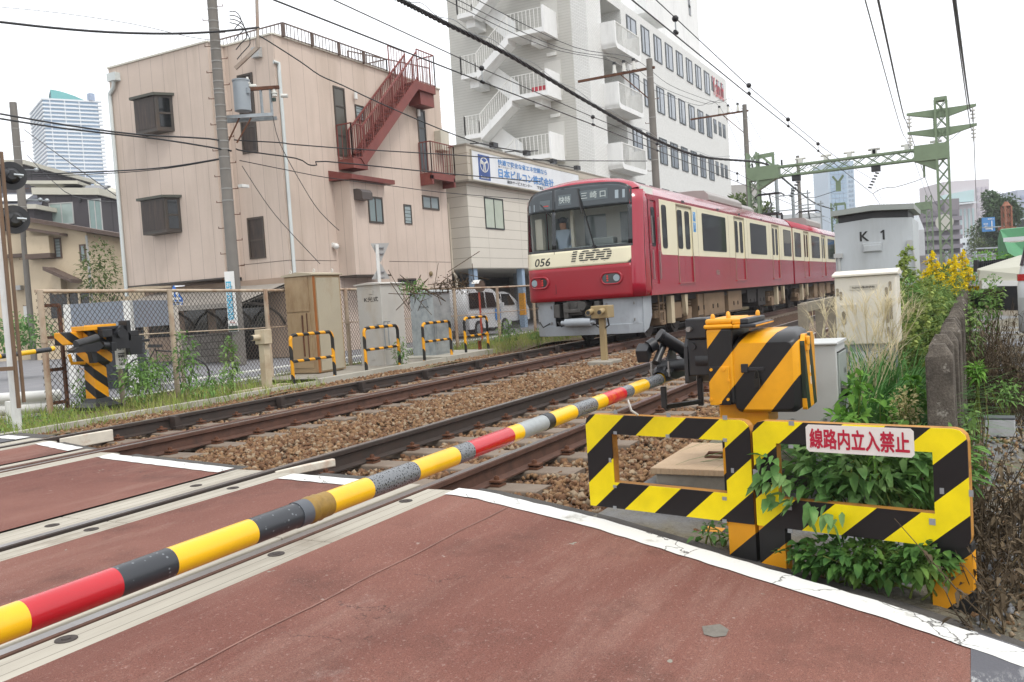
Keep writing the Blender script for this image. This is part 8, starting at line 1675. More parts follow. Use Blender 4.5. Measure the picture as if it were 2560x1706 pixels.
t, w_, a, u, n, Wd, H_ = block('white_low_block', 'white flat-roofed building behind the train\'s pantographs', 'building', 1925, 2062, 536, 120, paint('white_haze', '#b4b8ba', .7, .04), 12); gridwin(w_, a, u, n, Wd*.05, Wd*.95, H_*.7, H_*.9, 6, 1, .6, .6, M['win'])
# platform canopy scaffolding along the right-hand line
sc_ = thing('steel_canopy_frame', 'grey steel trestle frames and rails filling the mid distance right of the mast', 'steel frame', onD(2400, 700, 75)); STL = paint('galv_truss', '#9aa0a8', .6, .08, metal=.0)
for k, (y, D, x0, x1) in enumerate(((655, 78, 2385, 2600), (667, 78, 2385, 2600), (693, 70, 2300, 2600), (704, 70, 2300, 2600), (622, 90, 2440, 2540), (638, 90, 2430, 2560), (680, 85, 2290, 2460))):
    a, b = onD(x0, y, D), onD(x1, y-(x1-x0)*.05, D); mb = MB(); mb.beam(a, b, .14, .14); mb.build('rail', STL, sc_)
for y, D, x0, x1, h in ((602, 78, 2385, 2600, 18), (622, 70, 2300, 2600, 14)): pass
mb = MB()
for i in range(24): x = 2388+i*9; a, b = onD(x, 655-(x-2385)*.05, 78), onD(x+9, 667-(x-2385)*.05, 78); c_, d_ = onD(x+4.5, 667-(x-2385)*.05, 78), onD(x+9, 655-(x-2385)*.05, 78); mb.beam(onD(x, 655-(x-2385)*.05, 78), c_, .06, .06); mb.beam(c_, d_, .06, .06)
mb.build('web', STL, sc_); mb = MB()
for i in range(13): x = 2296+i*24; mb.beam(onD(x, 755, 74), onD(x-1, 628+(i % 3)*8, 74), .16, .16); mb.beam(onD(x, 700, 74), onD(x+22, 728, 74), .07, .07)
mb.build('upright', STL, sc_); mb = MB()
for i in range(40): x = 2292+rng.random()*270; y = 640+rng.random()*85; mb.beam(onD(x, y, 80+rng.random()*10), onD(x+5+rng.random()*26, y-3+rng.random()*6, 84), .09, .09)
mb.build('tie', STL, sc_); mb = MB(); a = onD(2430, 697, 82); mb.beam(onD(2420, 696, 82), onD(2466, 684, 82), .3, .5); mb.build('pale_girder', TWH, sc_)
bnk = MB(); P_ = [onD(x, y, 92) for x, y in ((2290, 640), (2380, 636), (2470, 640), (2620, 628))]; [bnk.add([P_[i], P_[i+1], V3(P_[i+1].x, P_[i+1].y, -2), V3(P_[i].x, P_[i].y, -2)], [(0, 1, 2, 3)]) for i in range(3)]; bnk = bnk.build('clutter_backdrop', paint('mid_distance_clutter', '#7c7a7c', .9, .35, .8, dirt='#55534f', damt=.8, dscale=.5)); structure(bnk)  # flat mottled sheet added as a backdrop for mid-distance clutter
# blue direction sign
q0, q1 = onD(2461, 545, 85), onD(2493, 578, 85); a, b, u, n = facing(2461, 2493, 85); h_ = thing('direction_sign', 'blue road direction sign with white lettering high over the right background', 'road sign', V3(a.x, a.y, q1.z)); zb_, zt_ = q1.z, q0.z; Wd = (b-a).length; a.z = zb_; hh_ = zt_-zb_; mb = MB(); mb.prism([(0, 0), (Wd, 0), (Wd, hh_), (0, hh_)], a, u, (0, 0, 1), -n*.1); pl_ = mb.build('panel', paint('dir_blue', '#3f7fbb', .4, .04), h_); mb = MB(); o = a+n*.02
mb.prism([(Wd*.70, hh_*.08), (Wd*.77, hh_*.08), (Wd*.77, hh_*.75), (Wd*.70, hh_*.75)], o, u, (0, 0, 1), n*.02); mb.prism([(Wd*.22, hh_*.16), (Wd*.70, hh_*.16), (Wd*.70, hh_*.22), (Wd*.22, hh_*.22)], o, u, (0, 0, 1), n*.02); mb.text('横浜駅', o+u*Wd*.08+V3(0, 0, hh_*.48)+n*.02, u, (0, 0, 1), (0, 0, 0), Wd*.36, hh_*.12, .01); mb.text('上麻生', o+u*Wd*.12+V3(0, 0, hh_*.32)+n*.02, u, (0, 0, 1), (0, 0, 0), Wd*.28, hh_*.11, .01); mb.text('東神奈川', o+u*Wd*.42+V3(0, 0, hh_*.82)+n*.02, u, (0, 0, 1), (0, 0, 0), Wd*.5, hh_*.11, .01); mb.build('lettering', M['white'], pl_); mb = MB(); mb.tube([V3(b.x, b.y, -1)+u*1.2, V3(b.x, b.y, onD(2503, 530, 85).z)+u*1.2], .16, 8); mb.beam(V3(b.x, b.y, zb_+.4)+u*1.2, a+V3(0, 0, .4), .1, .1); mb.build('post', M['galv'], h_)
# rusty drilling tower
q = onD(2518, 575, 80); rt_ = thing('drill_tower', 'rusty brown lattice drilling tower among the right background', 'lattice tower', V3(q.x, q.y, 0)); mb = MB(); zt_ = onD(2518, 505, 80).z; zb_ = onD(2518, 572, 80).z; lattice(mb, (q.x, q.y, 0), (q.x, q.y, zt_-.4), .55, 8, CR, .07, 0, .06); mb.loft([[V3(q.x, q.y, zt_-.4)+CR*(.4*math.cos(t_))+CF*(.4*math.sin(t_)) for t_ in np.linspace(0, 5.5, 8)], [V3(q.x, q.y, zt_)+CR*(.15*math.cos(t_))+CF*(.15*math.sin(t_)) for t_ in np.linspace(0, 5.5, 8)]], 0, False, True, True, True); mb.beam(V3(q.x, q.y, zb_)-CR*.7, V3(q.x, q.y, zb_)+CR*.7, .5, .3); mb.build('lattice', paint('rust_tower', '#8a5a44', .8, .2), rt_)
# green tarpaulin bundle, pale awning, black fence, parked van at the right edge
tp = MB(); D = 26; Q_ = lambda x, y, d=0: onD(x, y, D+d)
tp.add([Q_(2500, 575), Q_(2640, 562), Q_(2640, 700), Q_(2520, 632, -1), Q_(2512, 660), Q_(2497, 668, .5), Q_(2494, 600, .8), Q_(2640, 560, 3), Q_(2504, 573, 3)], [(0, 6, 5, 3), (0, 3, 2, 1), (3, 5, 4), (3, 4, 2), (0, 1, 7, 8)]); mt_ = paint('green_tarp', '#4d8560', .7, .12, 1.5, bump=.4, bscale=1.2); tag(tp.build('tarpaulin', mt_), 'green tarpaulin draped over a tall load near the right border', 'tarpaulin')
aw = thing('awning_truck', 'pale canvas covered truck bed with a black underside at the right, before the green tarpaulin', 'truck', onD(2500, 760, 14)); D = 13.5; CNV = paint('canvas', '#a7a698', .8, .06, 3, bump=.2)
mb = MB(); e = [onD(x, y, d) for x, y, d in ((2443, 672, 13.5), (2550, 640, 14.5), (2700, 600, 16), (2700, 700, 13), (2446, 700, 13.2), (2443, 676, 13.4), (2600, 676, 12.6))]
mb.add([onD(2442, 673, 14.0), onD(2545, 640, 16), onD(2700, 600, 17), onD(2700, 655, 13.0), onD(2450, 676, 13.0), onD(2446, 704, 13.0), onD(2700, 700, 12.8)], [(0, 4, 3, 2, 1), (4, 5, 6, 3), (0, 5, 4)]); mb.build('canvas_cover', CNV, aw); mb = MB(); mb.beam(onD(2452, 712, 13.0), onD(2700, 712, 12.8), .1, .12); mb.build('side_board', M['white'], aw); mb = MB(); mb.beam(onD(2462, 745, 13.3), onD(2700, 745, 13.1), 1.4, .35); mb.build('underside', M['black'], aw)
# van at the right edge, rear corner
D = 9.0; vn = thing('parked_van', 'white van cut by the right border, its rear corner with a red tail lamp showing', 'van', V3(*onD(2570, 850, D).xy, -.25)); P0 = onD(2538, 700, D); ux = V3(CR.x, CR.y, 0).normalized(); rd = P0-CO; fx = V3(rd.x, rd.y, 0).normalized(); fx = (fx+ux*.16).normalized(); ux = V3(fx.y, -fx.x, 0)
def zv(y): return onD(2546, y, D).z
mb = MB(); rings = []
for z, ins in ((zv(842), .06), (zv(830), 0), (zv(720), .0), (zv(680), .02), (zv(610), .08), (zv(600), .10)): o = V3(P0.x, P0.y, z); r_ = .12; rings.append([o+ux*(ins+r_-r_*math.cos(t_))+fx*(ins+r_-r_*math.sin(t_)) for t_ in np.linspace(0, 1.57, 6)]+[o+ux*1.55+fx*ins, o+ux*1.6+fx*3.6, o+ux*ins+fx*3.6])
mb.loft(rings, 0, True, True, True, True); b = mb.build('body', VW, vn); mb = MB(); o = V3(P0.x, P0.y, 0)
for z0, z1, k0, k1 in ((zv(665), zv(618), .03, .07),): mb.loft([[o+V3(0, 0, z0)+ux*(k0+.12-.125*math.cos(t_))+fx*(k0+.12-.125*math.sin(t_)) for t_ in np.linspace(.25, 1.57, 6)]+[o+V3(0, 0, z0)+ux*1.45+fx*(k0-.005)], [o+V3(0, 0, z1)+ux*(k1+.12-.125*math.cos(t_))+fx*(k1+.12-.125*math.sin(t_)) for t_ in np.linspace(.25, 1.57, 6)]+[o+V3(0, 0, z1)+ux*1.4+fx*(k1-.005)]], 0, True, False)
mb.build('rear_window', paint('van_glass', '#2a2230', .05, .1, spec=.8), b); mb = MB(); mb.loft([[o+V3(0, 0, z)+ux*(.12-.13*math.cos(t_)+.01)+fx*(.12-.13*math.sin(t_)+.01) for t_ in np.linspace(.1, 1.5, 6)] for z in (zv(703), zv(686))], 0, True, False); mb.build('tail_lamp', paint('lamp_red', '#b01420', .15, .05, coat=.5), b); mb = MB(); mb.obox(o+V3(0, 0, (zv(600)+zv(606))/2+.02)+ux*.7+fx*.2, ux*.78, fx*.3, (0, 0, .02)); mb.build('roof_spoiler', VW, b)
mb = MB(); mb.box(P0.x-.02, P0.x+.0, P0.y-.02, P0.y, zv(780), zv(745)); mb = MB(); mb.loft([[o+V3(0, 0, z)+ux*(.12-.125*math.cos(t_))+fx*(.12-.125*math.sin(t_)) for t_ in np.linspace(.6, 1.2, 4)] for z in (zv(785), zv(745))], 0, True, False); mb.build('side_marker', M['grey'], b)
# black palisade
pf = thing('iron_fence', 'black iron palisade below the green tarpaulin', 'fence', onD(2470, 690, 22)); mb = MB()
for i in range(16): x = 2441+i*5.2; y0 = 655-.6*i; mb.beam(onD(x, y0+18, 22), onD(x, y0, 22), .035, .035)
mb.beam(onD(2438, 660, 22), onD(2520, 651, 22), .03, .03); mb.beam(onD(2438, 671, 22), onD(2520, 662, 22), .03, .03); mb.build('bars', M['black'], pf); mb = MB(); mb.beam(onD(2441, 680, 22), onD(2441, 651, 22), .1, .1); mb.build('post', M['black'], pf)

# unseen dark blocks added beyond the right border to darken the train's reflections
for k, (p0, p1, D, pyt, lab) in enumerate(((2640, 3300, 95, 470, 'long dark unseen block added to darken the train window reflections'), (3320, 4300, 75, 420, 'second unseen block added for the train window reflections'))):
    t, w_, a, u, n, Wd, H_ = block('reflection_block', lab, 'building', p0, p1, D, pyt, paint('reflection_dark', '#4c4d4f', .8, .25, .3), 10); gridwin(w_, a, u, n, 1, Wd-1, H_*.3, H_*.9, 9, 3, .7, .3, M['win_pale'])
# ---------------------------------------------------------------- plants
def unit(a): return a/np.maximum(np.linalg.norm(a, axis=-1, keepdims=True), 1e-6)
def leaf_arr(P, D, size, width=.4, droop=.3, fold=.25):
    """pointed, folded, drooping leaves: two quads each side of the rib"""
    P, D = np.asarray(P, float), unit(np.asarray(D, float)); n = len(P); size = np.broadcast_to(np.asarray(size, float), (n,))
    up = np.array([0, 0, 1.0]); side = np.cross(D, up); bad = np.linalg.norm(side, axis=1) < .05; side[bad] = (1, 0, 0); side = unit(side); nor = unit(np.cross(side, D))
    tw = rng.uniform(-.5, .5, n)[:, None]; side2 = side*np.cos(tw)+nor*np.sin(tw); nor2 = nor*np.cos(tw)-side*np.sin(tw)
    L = size[:, None]; w = L*width*.5; dn = -up*droop
    b = P; m = P + D*L*.45 + dn*L*.12; t = P + D*L + dn*L*.55
    l1 = P + D*L*.30 + side2*w + nor2*w*fold; r1 = P + D*L*.30 - side2*w + nor2*w*fold
    l2 = P + D*L*.68 + side2*w*.72 + nor2*w*fold*.6 + dn*L*.2; r2 = P + D*L*.68 - side2*w*.72 + nor2*w*fold*.6 + dn*L*.2
    v = np.stack([b, l1, l2, t, m, r2, r1], 1).reshape(-1, 3); k = (np.arange(n)*7)[:, None]
    f = np.concatenate([k+np.array([[0, 4, 2, 1]]), k+np.array([[4, 3, 2, 2]]), k+np.array([[0, 6, 5, 4]]), k+np.array([[4, 5, 3, 3]])])
    f = np.concatenate([k+np.array([[0, 4, 1, 1]]), k+np.array([[4, 2, 1, 1]]), k+np.array([[4, 3, 2, 2]]), k+np.array([[0, 6, 4, 4]]), k+np.array([[6, 5, 4, 4]]), k+np.array([[5, 3, 4, 4]])])[:, :3]
    return v, f
def blade_arr(P, az, lean, length, width, droop, seg=6):
    """arching grass blades"""
    n = len(P); P = np.asarray(P, float); d = np.stack([np.cos(az), np.sin(az), np.zeros(n)], 1); s = np.stack([-np.sin(az), np.cos(az), np.zeros(n)], 1)
    vs = []
    for i in range(seg+1):
        t = i/seg; x = length*(np.sin(lean)*t + droop*t*t*.75); z = length*(np.cos(lean)*t - droop*t**2.4*.62)
        w = width*(1-t**2.2)*(.6+.4*min(1, t*5)); c = P + d*x[:, None]; c[:, 2] += z
        vs += [c + s*(w*.5)[:, None], c - s*(w*.5)[:, None]]
    v = np.stack(vs, 1).reshape(-1, 3); k = (np.arange(n)*2*(seg+1))[:, None]; f = np.concatenate([k+np.array([[2*i, 2*i+1, 2*i+3, 2*i+2]]) for i in range(seg)])
    return v, f
G_VINE = leafmat('vine_leaf', ['#456c3a', '#68904e', '#8faa70'], 14); G_UND = leafmat('shade_leaf', ['#33572c', '#4f7434', '#84a350'], 18)
G_BRI = leafmat('bright_leaf', ['#5a8a38', '#7ca648', '#44702f'], 12, .3); G_PAMP = leafmat('pampas_blade', ['#3d6a34', '#5f8848', '#8fa878'], 4, .3); G_PLUME = leafmat('pampas_plume', ['#cabd9c', '#dccfae', '#b0a27c'], 9, .4)
G_GOLD = leafmat('goldenrod_leaf', ['#688348', '#8aa05c', '#557042'], 6, .3); G_YEL = leafmat('goldenrod_flower', ['#e2c818', '#ecd83c', '#c9b52c'], 5, .3); G_BUD = leafmat('goldenrod_bud', ['#8a9c54', '#a3b066', '#788f4c'], 8, .3)
G_BRN = leafmat('dead_stem', ['#4b4135', '#6b5d49', '#342c24'], 9, .1, .9); G_GRS = leafmat('verge_grass', ['#6f8a3c', '#94a050', '#b0a86a'], 3, .3); G_WEED = leafmat('weed_leaf', ['#4f7438', '#739650', '#94ae68'], 7, .3); STEM = leafmat('green_stem', ['#5a6a34', '#76803e'], 5, .1); WOODY = leafmat('woody_stem', ['#4a3c2c', '#5e4c38'], 5, .05)
def bushy(name, label, cat, base, centre, rad, nl, size, mat, width=.5, droop=.4, stems=8, group=None, hollow=.25, stemm=None, clip=None, smat_r=.006):
    t = thing(name, label, cat, base, group); c = np.array(centre); r = np.array(rad)
    u = rng.normal(size=(nl*2, 3)); u = unit(u)*np.maximum(rng.random((nl*2, 1))**.45, hollow); P = c+u*r
    if clip is not None: P = P[clip(P)]
    P = P[:nl]; D = unit((P-c)/r*np.array([1, 1, .6]) + rng.normal(0, .55, P.shape) + np.array([0, 0, -.1]))
    v, f = leaf_arr(P, D, size*rng.uniform(.55, 1.25, len(P)), width, droop); npmesh('foliage', v, f, mat, t)
    mb = MB(); b = Vector(base)
    for i in range(stems):
        q = P[rng.integers(len(P))]; m = (b+Vector(q))/2 + Vector(rng.normal(0, .04, 3)); b2 = b+Vector((rng.normal(0, r[0]*.3), rng.normal(0, r[1]*.3), 0)); mb.tube([b2, m, Vector(q)], [smat_r, smat_r*.7, smat_r*.4], 5)
    mb.build('stem', stemm or STEM, t); return t
def sS(s, z, d=0.0): p = SB+SU*s-SN*d; return (p.x, p.y, z)
# vine bush growing through the lettered frame
bushy('vine_bush', 'dark green leafy bush pushing through the window of the lettered frame', 'bush', sS(.45, -.22, .25), sS(.40, .24, .20), (.17, .34, .17), 620, .075, G_VINE, .55, .5, 14, hollow=.5)
t = bushy('vine_bush', 'paler leafy bush behind the lettered frame, filling the right half of its window', 'bush', sS(.65, -.25, .4), sS(.62, .26, .38), (.20, .26, .19), 620, .062, G_WEED, .5, .5, 14, hollow=.3)
P = np.array([sS(rng.uniform(.03, .2), rng.uniform(.12, .34), -.015-.03*rng.random()) for _ in range(46)]); v, f = leaf_arr(P, np.array([SN*1.0-SU*.3+V3(0, 0, -.5)]*46)+rng.normal(0, .5, (46, 3)), .07*rng.uniform(.6, 1.2, 46), .55, .5); npmesh('overhanging_leaves', v, f, G_VINE, bpy.data.objects['vine_bush'])
P = np.array([sS(rng.uniform(.2, .42), rng.uniform(.06, .14), -.02-.03*rng.random()) for _ in range(12)]); v, f = leaf_arr(P, np.array([SN*.6+V3(0, 0, -1)]*12)+rng.normal(0, .4, (12, 3)), .075*rng.uniform(.7, 1.3, 12), .5, .4); npmesh('overhanging_leaves', v, f, G_VINE, bpy.data.objects['vine_bush'])
q = sS(.5, .2, .22); bushy('mugwort', 'small yellow-green feathery weed rising behind the red lettering', 'weed', sS(.5, -.2, .2), sS(.5, .34, .14), (.03, .05, .13), 120, .05, G_BRI, .14, .2, 3)
# low shrub creeping out beneath the frame
bushy('low_shrub', 'low dark shrub with small oval leaves creeping out beneath the lettered frame', 'shrub', sS(.45, -.25, .12), sS(.46, -.10, .02), (.11, .34, .085), 760, .052, G_UND, .6, .55, 16, hollow=.35, clip=lambda P: (P[:, 2] > -.24))
bushy('low_shrub', 'spray of small oval leaves hanging over the right leg of the lettered frame', 'shrub', sS(.72, -.25, .05), sS(.74, -.06, -.04), (.05, .13, .085), 190, .052, G_UND, .6, .6, 8, hollow=.3)
bushy('small_weed', 'small weeds in the shadow under the left striped frame', 'weed', sS(-.3, -.2, .15), sS(-.24, -.10, .10), (.06, .16, .05), 60, .045, G_VINE, .6, .4, 5)
# bright plants beside the control cabinet
for (px, py, D, h, r, lab, nl) in ((2135, 985, 5.0, .30, .085, 'bright green broad-leaved weed against the grey control cabinet', 75), (2215, 1025, 5.1, .14, .09, 'bright low weed in front of the pampas grass', 34), (2290, 980, 5.2, .2, .08, 'bright-tipped weed close to the first concrete post', 70), (2110, 1050, 4.75, .08, .07, 'small bright weed at the foot of the control cabinet', 50)):
    c = onD(px, py, D); bushy('leafy_weed', lab, 'weed', (c.x, c.y, -.2), c, (r, r, h*.55), nl, .085, G_BRI, .42, .35, 4, hollow=.2)
c = onD(2265, 1015, 4.9); bushy('seed_weed', 'pale beige seeding weed with tiny dry florets behind the frame top', 'weed', (c.x, c.y, -.2), c+V3(0, 0, -.02), (.09, .09, .13), 420, .022, leafmat('pale_floret', ['#a8a070', '#b8ac80', '#8f9464'], 20, .3), .6, .1, 14, hollow=.1)
# pampas grass
def pampas(label, c, nb, h, nplume, r, lean=.55):
    t = thing('pampas_grass', label, 'grass clump', c, 'pampas grass clumps'); P = np.array([[c[0]+rng.normal(0, r), c[1]+rng.normal(0, r*.8), c[2]] for _ in range(nb)])
    az = rng.uniform(0, 6.283, nb); ln = h*rng.uniform(.55, 1.15, nb); v, f = blade_arr(P, az, np.abs(rng.normal(.12, .22, nb)), ln, rng.uniform(.016, .030, nb), rng.uniform(.25, .85, nb)*lean/.55, 7); npmesh('blades', v, f, G_PAMP, t)
    vs, fs, o = [], [], 0; mb = MB()
    for i in range(nplume):
        a = rng.uniform(0, 6.283); b = Vector((c[0]+rng.normal(0, r), c[1]+rng.normal(0, r*.8), c[2])); tl = h*rng.uniform(.75, 1.12); d = Vector((math.cos(a), math.sin(a), 0))*rng.uniform(.12, .6); tip = b+d*tl*.6+V3(0, 0, tl); mb.tube([b, b+d*tl*.15+V3(0, 0, tl*.6), tip], [.003, .0025, .0015], 4)
        m = 11; Pp = np.array([tip]*m)+rng.normal(0, .004, (m, 3)); a2 = a+rng.normal(0, 1.0, m); vv, ff = blade_arr(Pp, a2, np.abs(rng.normal(.3, .25, m)), rng.uniform(.16, .30, m), np.full(m, .0034), rng.uniform(.2, 1.1, m), 5); vs.append(vv); fs.append(ff+o); o += len(vv)
    npmesh('plume', np.concatenate(vs), np.concatenate(fs), G_PLUME, t); mb.build('stalk', G_PLUME, t); return t
pampas('big dark pampas grass clump between the control cabinet and the concrete fence', (6.0, .74, -.25), 1000, 1.0, 10, .13, .7)
pampas('pampas grass clump with pale plumes in front of the cream louvred cabinet', (6.9, .98, -.25), 420, .85, 13, .16)
pampas('pampas grass clump leaning against the concrete fence behind the dark clump', (7.2, .72, -.25), 1000, 1.05, 44, .15, .65)
pampas('pale pampas clump arching over the stub fence by the near track', (8.0, 1.45, -.25), 200, .55, 7, .12, .8)
# goldenrod thicket
def rod(label, b, h, flower, group):
    t = thing('goldenrod', label, 'flowering weed', b, group); b = Vector(b); lx, ly = rng.normal(0, .06, 2); tip = b+V3(lx*h, ly*h, h); mb = MB(); mb.tube([b, (b+tip)/2+V3(lx*.1, 0, 0), tip], [.006, .005, .003], 5); mb.build('stem', STEM, t)
    n = 110; k = rng.uniform(.12, .97, n); P = np.array([list(b+(tip-b)*float(q)) for q in k]); a = rng.uniform(0, 6.283, n); D = np.stack([np.cos(a), np.sin(a), rng.uniform(.05, .6, n)], 1); v, f = leaf_arr(P, D, rng.uniform(.10, .17, n)*(1.15-.5*k), .2, .5); npmesh('leaves', v, f, G_GOLD, t)
    n = 16; vs, fs, o = [], [], 0; m_ = G_YEL if flower else G_BUD
    for i in range(n):
        f0 = .78+.24*i/n; p = b+(tip-b)*f0; a = rng.uniform(0, 6.283); L_ = .15*(1.1-.7*i/n); kk = 16; tt = rng.uniform(.1, 1, kk); P = np.stack([p.x+math.cos(a)*L_*tt, p.y+math.sin(a)*L_*tt, p.z+.10*tt-.12*tt**2+rng.normal(0, .008, kk)], 1); vv, ff = leaf_arr(P, rng.normal(0, 1, (kk, 3))+np.array([0, 0, .6]), .042, .7, .1); vs.append(vv); fs.append(ff+o); o += len(vv)
    npmesh('flower_plume', np.concatenate(vs), np.concatenate(fs), m_, t); return t
g1 = rod('yellow-flowered goldenrod in the thicket beside the concrete fence', (11.5, .55, -.2), 1.5, True, 'goldenrod in flower'); g2_ = rod('green budding goldenrod in the thicket beside the concrete fence', (10.5, .6, -.2), 1.45, False, 'goldenrod in bud')
for i in range(15): x, y = rng.uniform(12, 17.5), rng.uniform(.30, 1.0)*.9; dup(g1, (x-11.5, y-.55, rng.uniform(-.25, .1)), rz=0) if False else dup(g1, (x-11.5, y-.55-.02*(x-11), rng.uniform(-.3, .08)))
for i in range(70): x = rng.uniform(8.2, 15); y = rng.uniform(.28, .72)+.02*(x-8); dup(g2_, (x-10.5, y-.6, rng.uniform(-.6, -.22)))
def unique(label, c, h): return rod(label, c, h, False, 'goldenrod in bud')
c = onD(2255, 700, 9.6); t = rod('tallest budding goldenrod right against the relay cabinet corner', (c.x, c.y, -.2), onD(2250, 628, 9.6).z+.2, False, None)
for px, py, D, lab in ((2330, 800, 9.2, 'dense green weed mass between the louvred cabinet and the concrete fence'), (2360, 740, 12, 'dense green weed mass under the yellow goldenrod flowers')): c = onD(px, py, D); bushy('leafy_weed', lab, 'weed', (c.x, c.y, -.2), c, (.8, .22, .42), 1300, .11, G_GOLD, .2, .5, 20, hollow=.1)
c = onD(2160+60, 760, 9.0); t = bushy('leafy_weed', 'upright dark leafy stem before the relay cabinet', 'weed', (c.x, c.y, -.2), onD(2268, 760, 9), (.10, .10, .34), 170, .11, G_WEED, .22, .5, 4)
# bushes right of the fence, dead brown thicket
for (px, py, D, r, nl, s, m_, lab) in ((2440, 790, 11, (.3, .22, .34), 420, .07, G_WEED, 'green weed bush on the far side of the concrete fence, below the canvas truck'), (2420, 840, 8.3, (.2, .12, .3), 260, .06, G_GOLD, 'small-leaved weed bush against the outer side of the concrete fence'), (2480, 740, 11, (.16, .14, .3), 200, .07, G_WEED, 'tall green weed in front of the canvas truck'), (2440, 930, 6.2, (.08, .05, .07), 160, .05, G_BRI, 'feathery bright weed tuft at the outer foot of the concrete fence'), (2520, 980, 7.5, (.3, .15, .12), 200, .05, G_WEED, 'low green and brown weeds at the right beyond the battery'), (2425, 1060, 5.2, (.04, .03, .16), 60, .06, G_WEED, 'thin weed climbing the first concrete post')):
    c = onD(px, py, D); bushy('leafy_weed', lab, 'weed', (c.x, c.y, -.3), c, r, nl, s, m_, .4, .4, 8)
def thicket(label, base, ext, n, h, mat, r=.0035, lean=.35):
    t = thing('dead_weeds', label, 'dead weeds', base, 'dead weeds'); mb = MB(); P, D = [], []
    for i in range(n):
        b = Vector((base[0]+rng.uniform(-1, 1)*ext[0], base[1]+rng.uniform(-1, 1)*ext[1], base[2])); hh = h*rng.uniform(.5, 1.1); d = Vector((rng.normal(0, lean), rng.normal(0, lean), 1)); m = b+d*hh*.5; e = b+d*hh+Vector(rng.normal(0, .08, 3)); mb.tube([b, m, e], [r, r*.8, r*.4], 4)
        for k in range(7): q = b+(e-b)*rng.uniform(.25, 1); P.append(q); D.append(rng.normal(0, 1, 3)+np.array([0, 0, -.3]))
    mb.build('stalks', G_BRN, t); v, f = leaf_arr(np.array(P), np.array(D), .05*rng.uniform(.5, 1.2, len(P)), .35, .7); npmesh('withered_leaves', v, f, G_BRN, t); return t
for px, py, D, ex, n, h, lab in ((2480, 960, 8.5, (.9, .3), 420, .9, 'tall thicket of dead brown weeds right of the concrete fence, below the canvas truck'), (2435, 1150, 4.5, (.3, .06), 60, .62, 'dead brown stalks standing just right of the lettered frame'), (2520, 1330, 4.0, (.5, .2), 170, .3, 'low dead stalks scattered in front of the boulder'), (2470, 1480, 3.5, (.18, .06), 26, .3, 'dead vines clinging round the right leg of the lettered frame')):
    c = onD(px, py, D); thicket(lab, (c.x, c.y, -.3), ex, n, h, G_BRN)
# litter and dry stalks on the gravel
v, f = blade_arr(np.stack([rng.uniform(3.6, 9, 900), rng.uniform(-1.6, .0, 900), np.full(900, -.27)], 1), rng.uniform(0, 6.28, 900), rng.uniform(.8, 1.5, 900), rng.uniform(.06, .25, 900), np.full(900, .004), rng.uniform(0, .3, 900), 3)
tag(npmesh('dry_straw', v, f, leafmat('straw', ['#8a7a56', '#6b5a3e', '#a5946a'], 5, .1)), 'dry straw and dead grass lying on the gravel at the right', 'straw', kind='stuff')
o = stones(5200, (3.5, 9), (-2.2, .12), .016, [SM[2], SM[0], paint('grey_gravel', '#77787a', .95, .25, 14)], 'gravel', False, lambda a, b: max(vz(a, b), -.3)-.004, (.3, .2, .5)); tag(o, 'loose grey gravel on the ground right of the signs', 'gravel', kind='stuff')
# far verge grass and weeds
n = 15000; x = 5.6+rng.random(n)**1.3*30; y = rng.uniform(10.0, 12.8, n)
keep = ~((x > 12.2) & (x < 18.4) & (y > 10.4) & (y < 12.05)) & ((x > 6.2+.0) | (y > 10.2)); keep &= ~((x > 11.9) & (x < 18) & (y < 10.6)); x, y = x[keep], y[keep]; n = len(x)
zb = -.19+.11*np.clip((x-16)/8, 0, 1); v, f = blade_arr(np.stack([x, y, zb], 1), rng.uniform(0, 6.28, n), np.abs(rng.normal(.2, .25, n)), rng.uniform(.10, .30, n)*np.where(x > 17, 1.35, 1), rng.uniform(.006, .013, n), rng.uniform(.1, .8, n), 3)
tag(npmesh('grass', v, f, G_GRS), 'rough green and straw coloured grass along the far trackside verge', 'grass', kind='stuff')
for (px, py, D, r, nl, s, lab) in ((345, 950, 13.2, (.32, .3, .36), 420, .10, 'green leafy weed bush right of the far crossing gate'), (385, 925, 14.5, (.35, .25, .30), 300, .09, 'weed bush behind the fence post by the far gate'), (465, 900, 14.6, (.20, .2, .5), 260, .10, 'tall thin weed before the block wall, left of the utility pole'), (575, 905, 14.8, (.16, .16, .5), 220, .10, 'tall spindly weed just left of the utility pole'), (520, 960, 13.6, (.5, .3, .18), 260, .08, 'low weed patch at the fence foot left of the sensor post'), (205, 985, 14.0, (.14, .14, .35), 200, .08, 'dark weed behind the far gate post'), (1003, 885, 18.2, (.12, .2, .35), 220, .08, 'ivy bush between the light grey and mottled cabinets'), (1270, 830, 22.5, (.4, .3, .3), 260, .09, 'bushy green weed at the fence before the parked van'), (1345, 835, 21, (.5, .2, .14), 200, .07, 'low green plants under the train\'s front corner'), (140, 1050, 12.2, (.6, .25, .1), 220, .06, 'low weeds by the guard rail stub'), (35, 1065, 11.4, (.5, .25, .1), 200, .06, 'low weeds at the left edge below the signal posts')):
    c = onD(px, py, D); bushy('leafy_weed', lab, 'weed', (c.x, c.y, -.2), c, r, nl, s, G_WEED, .34, .5, 8)
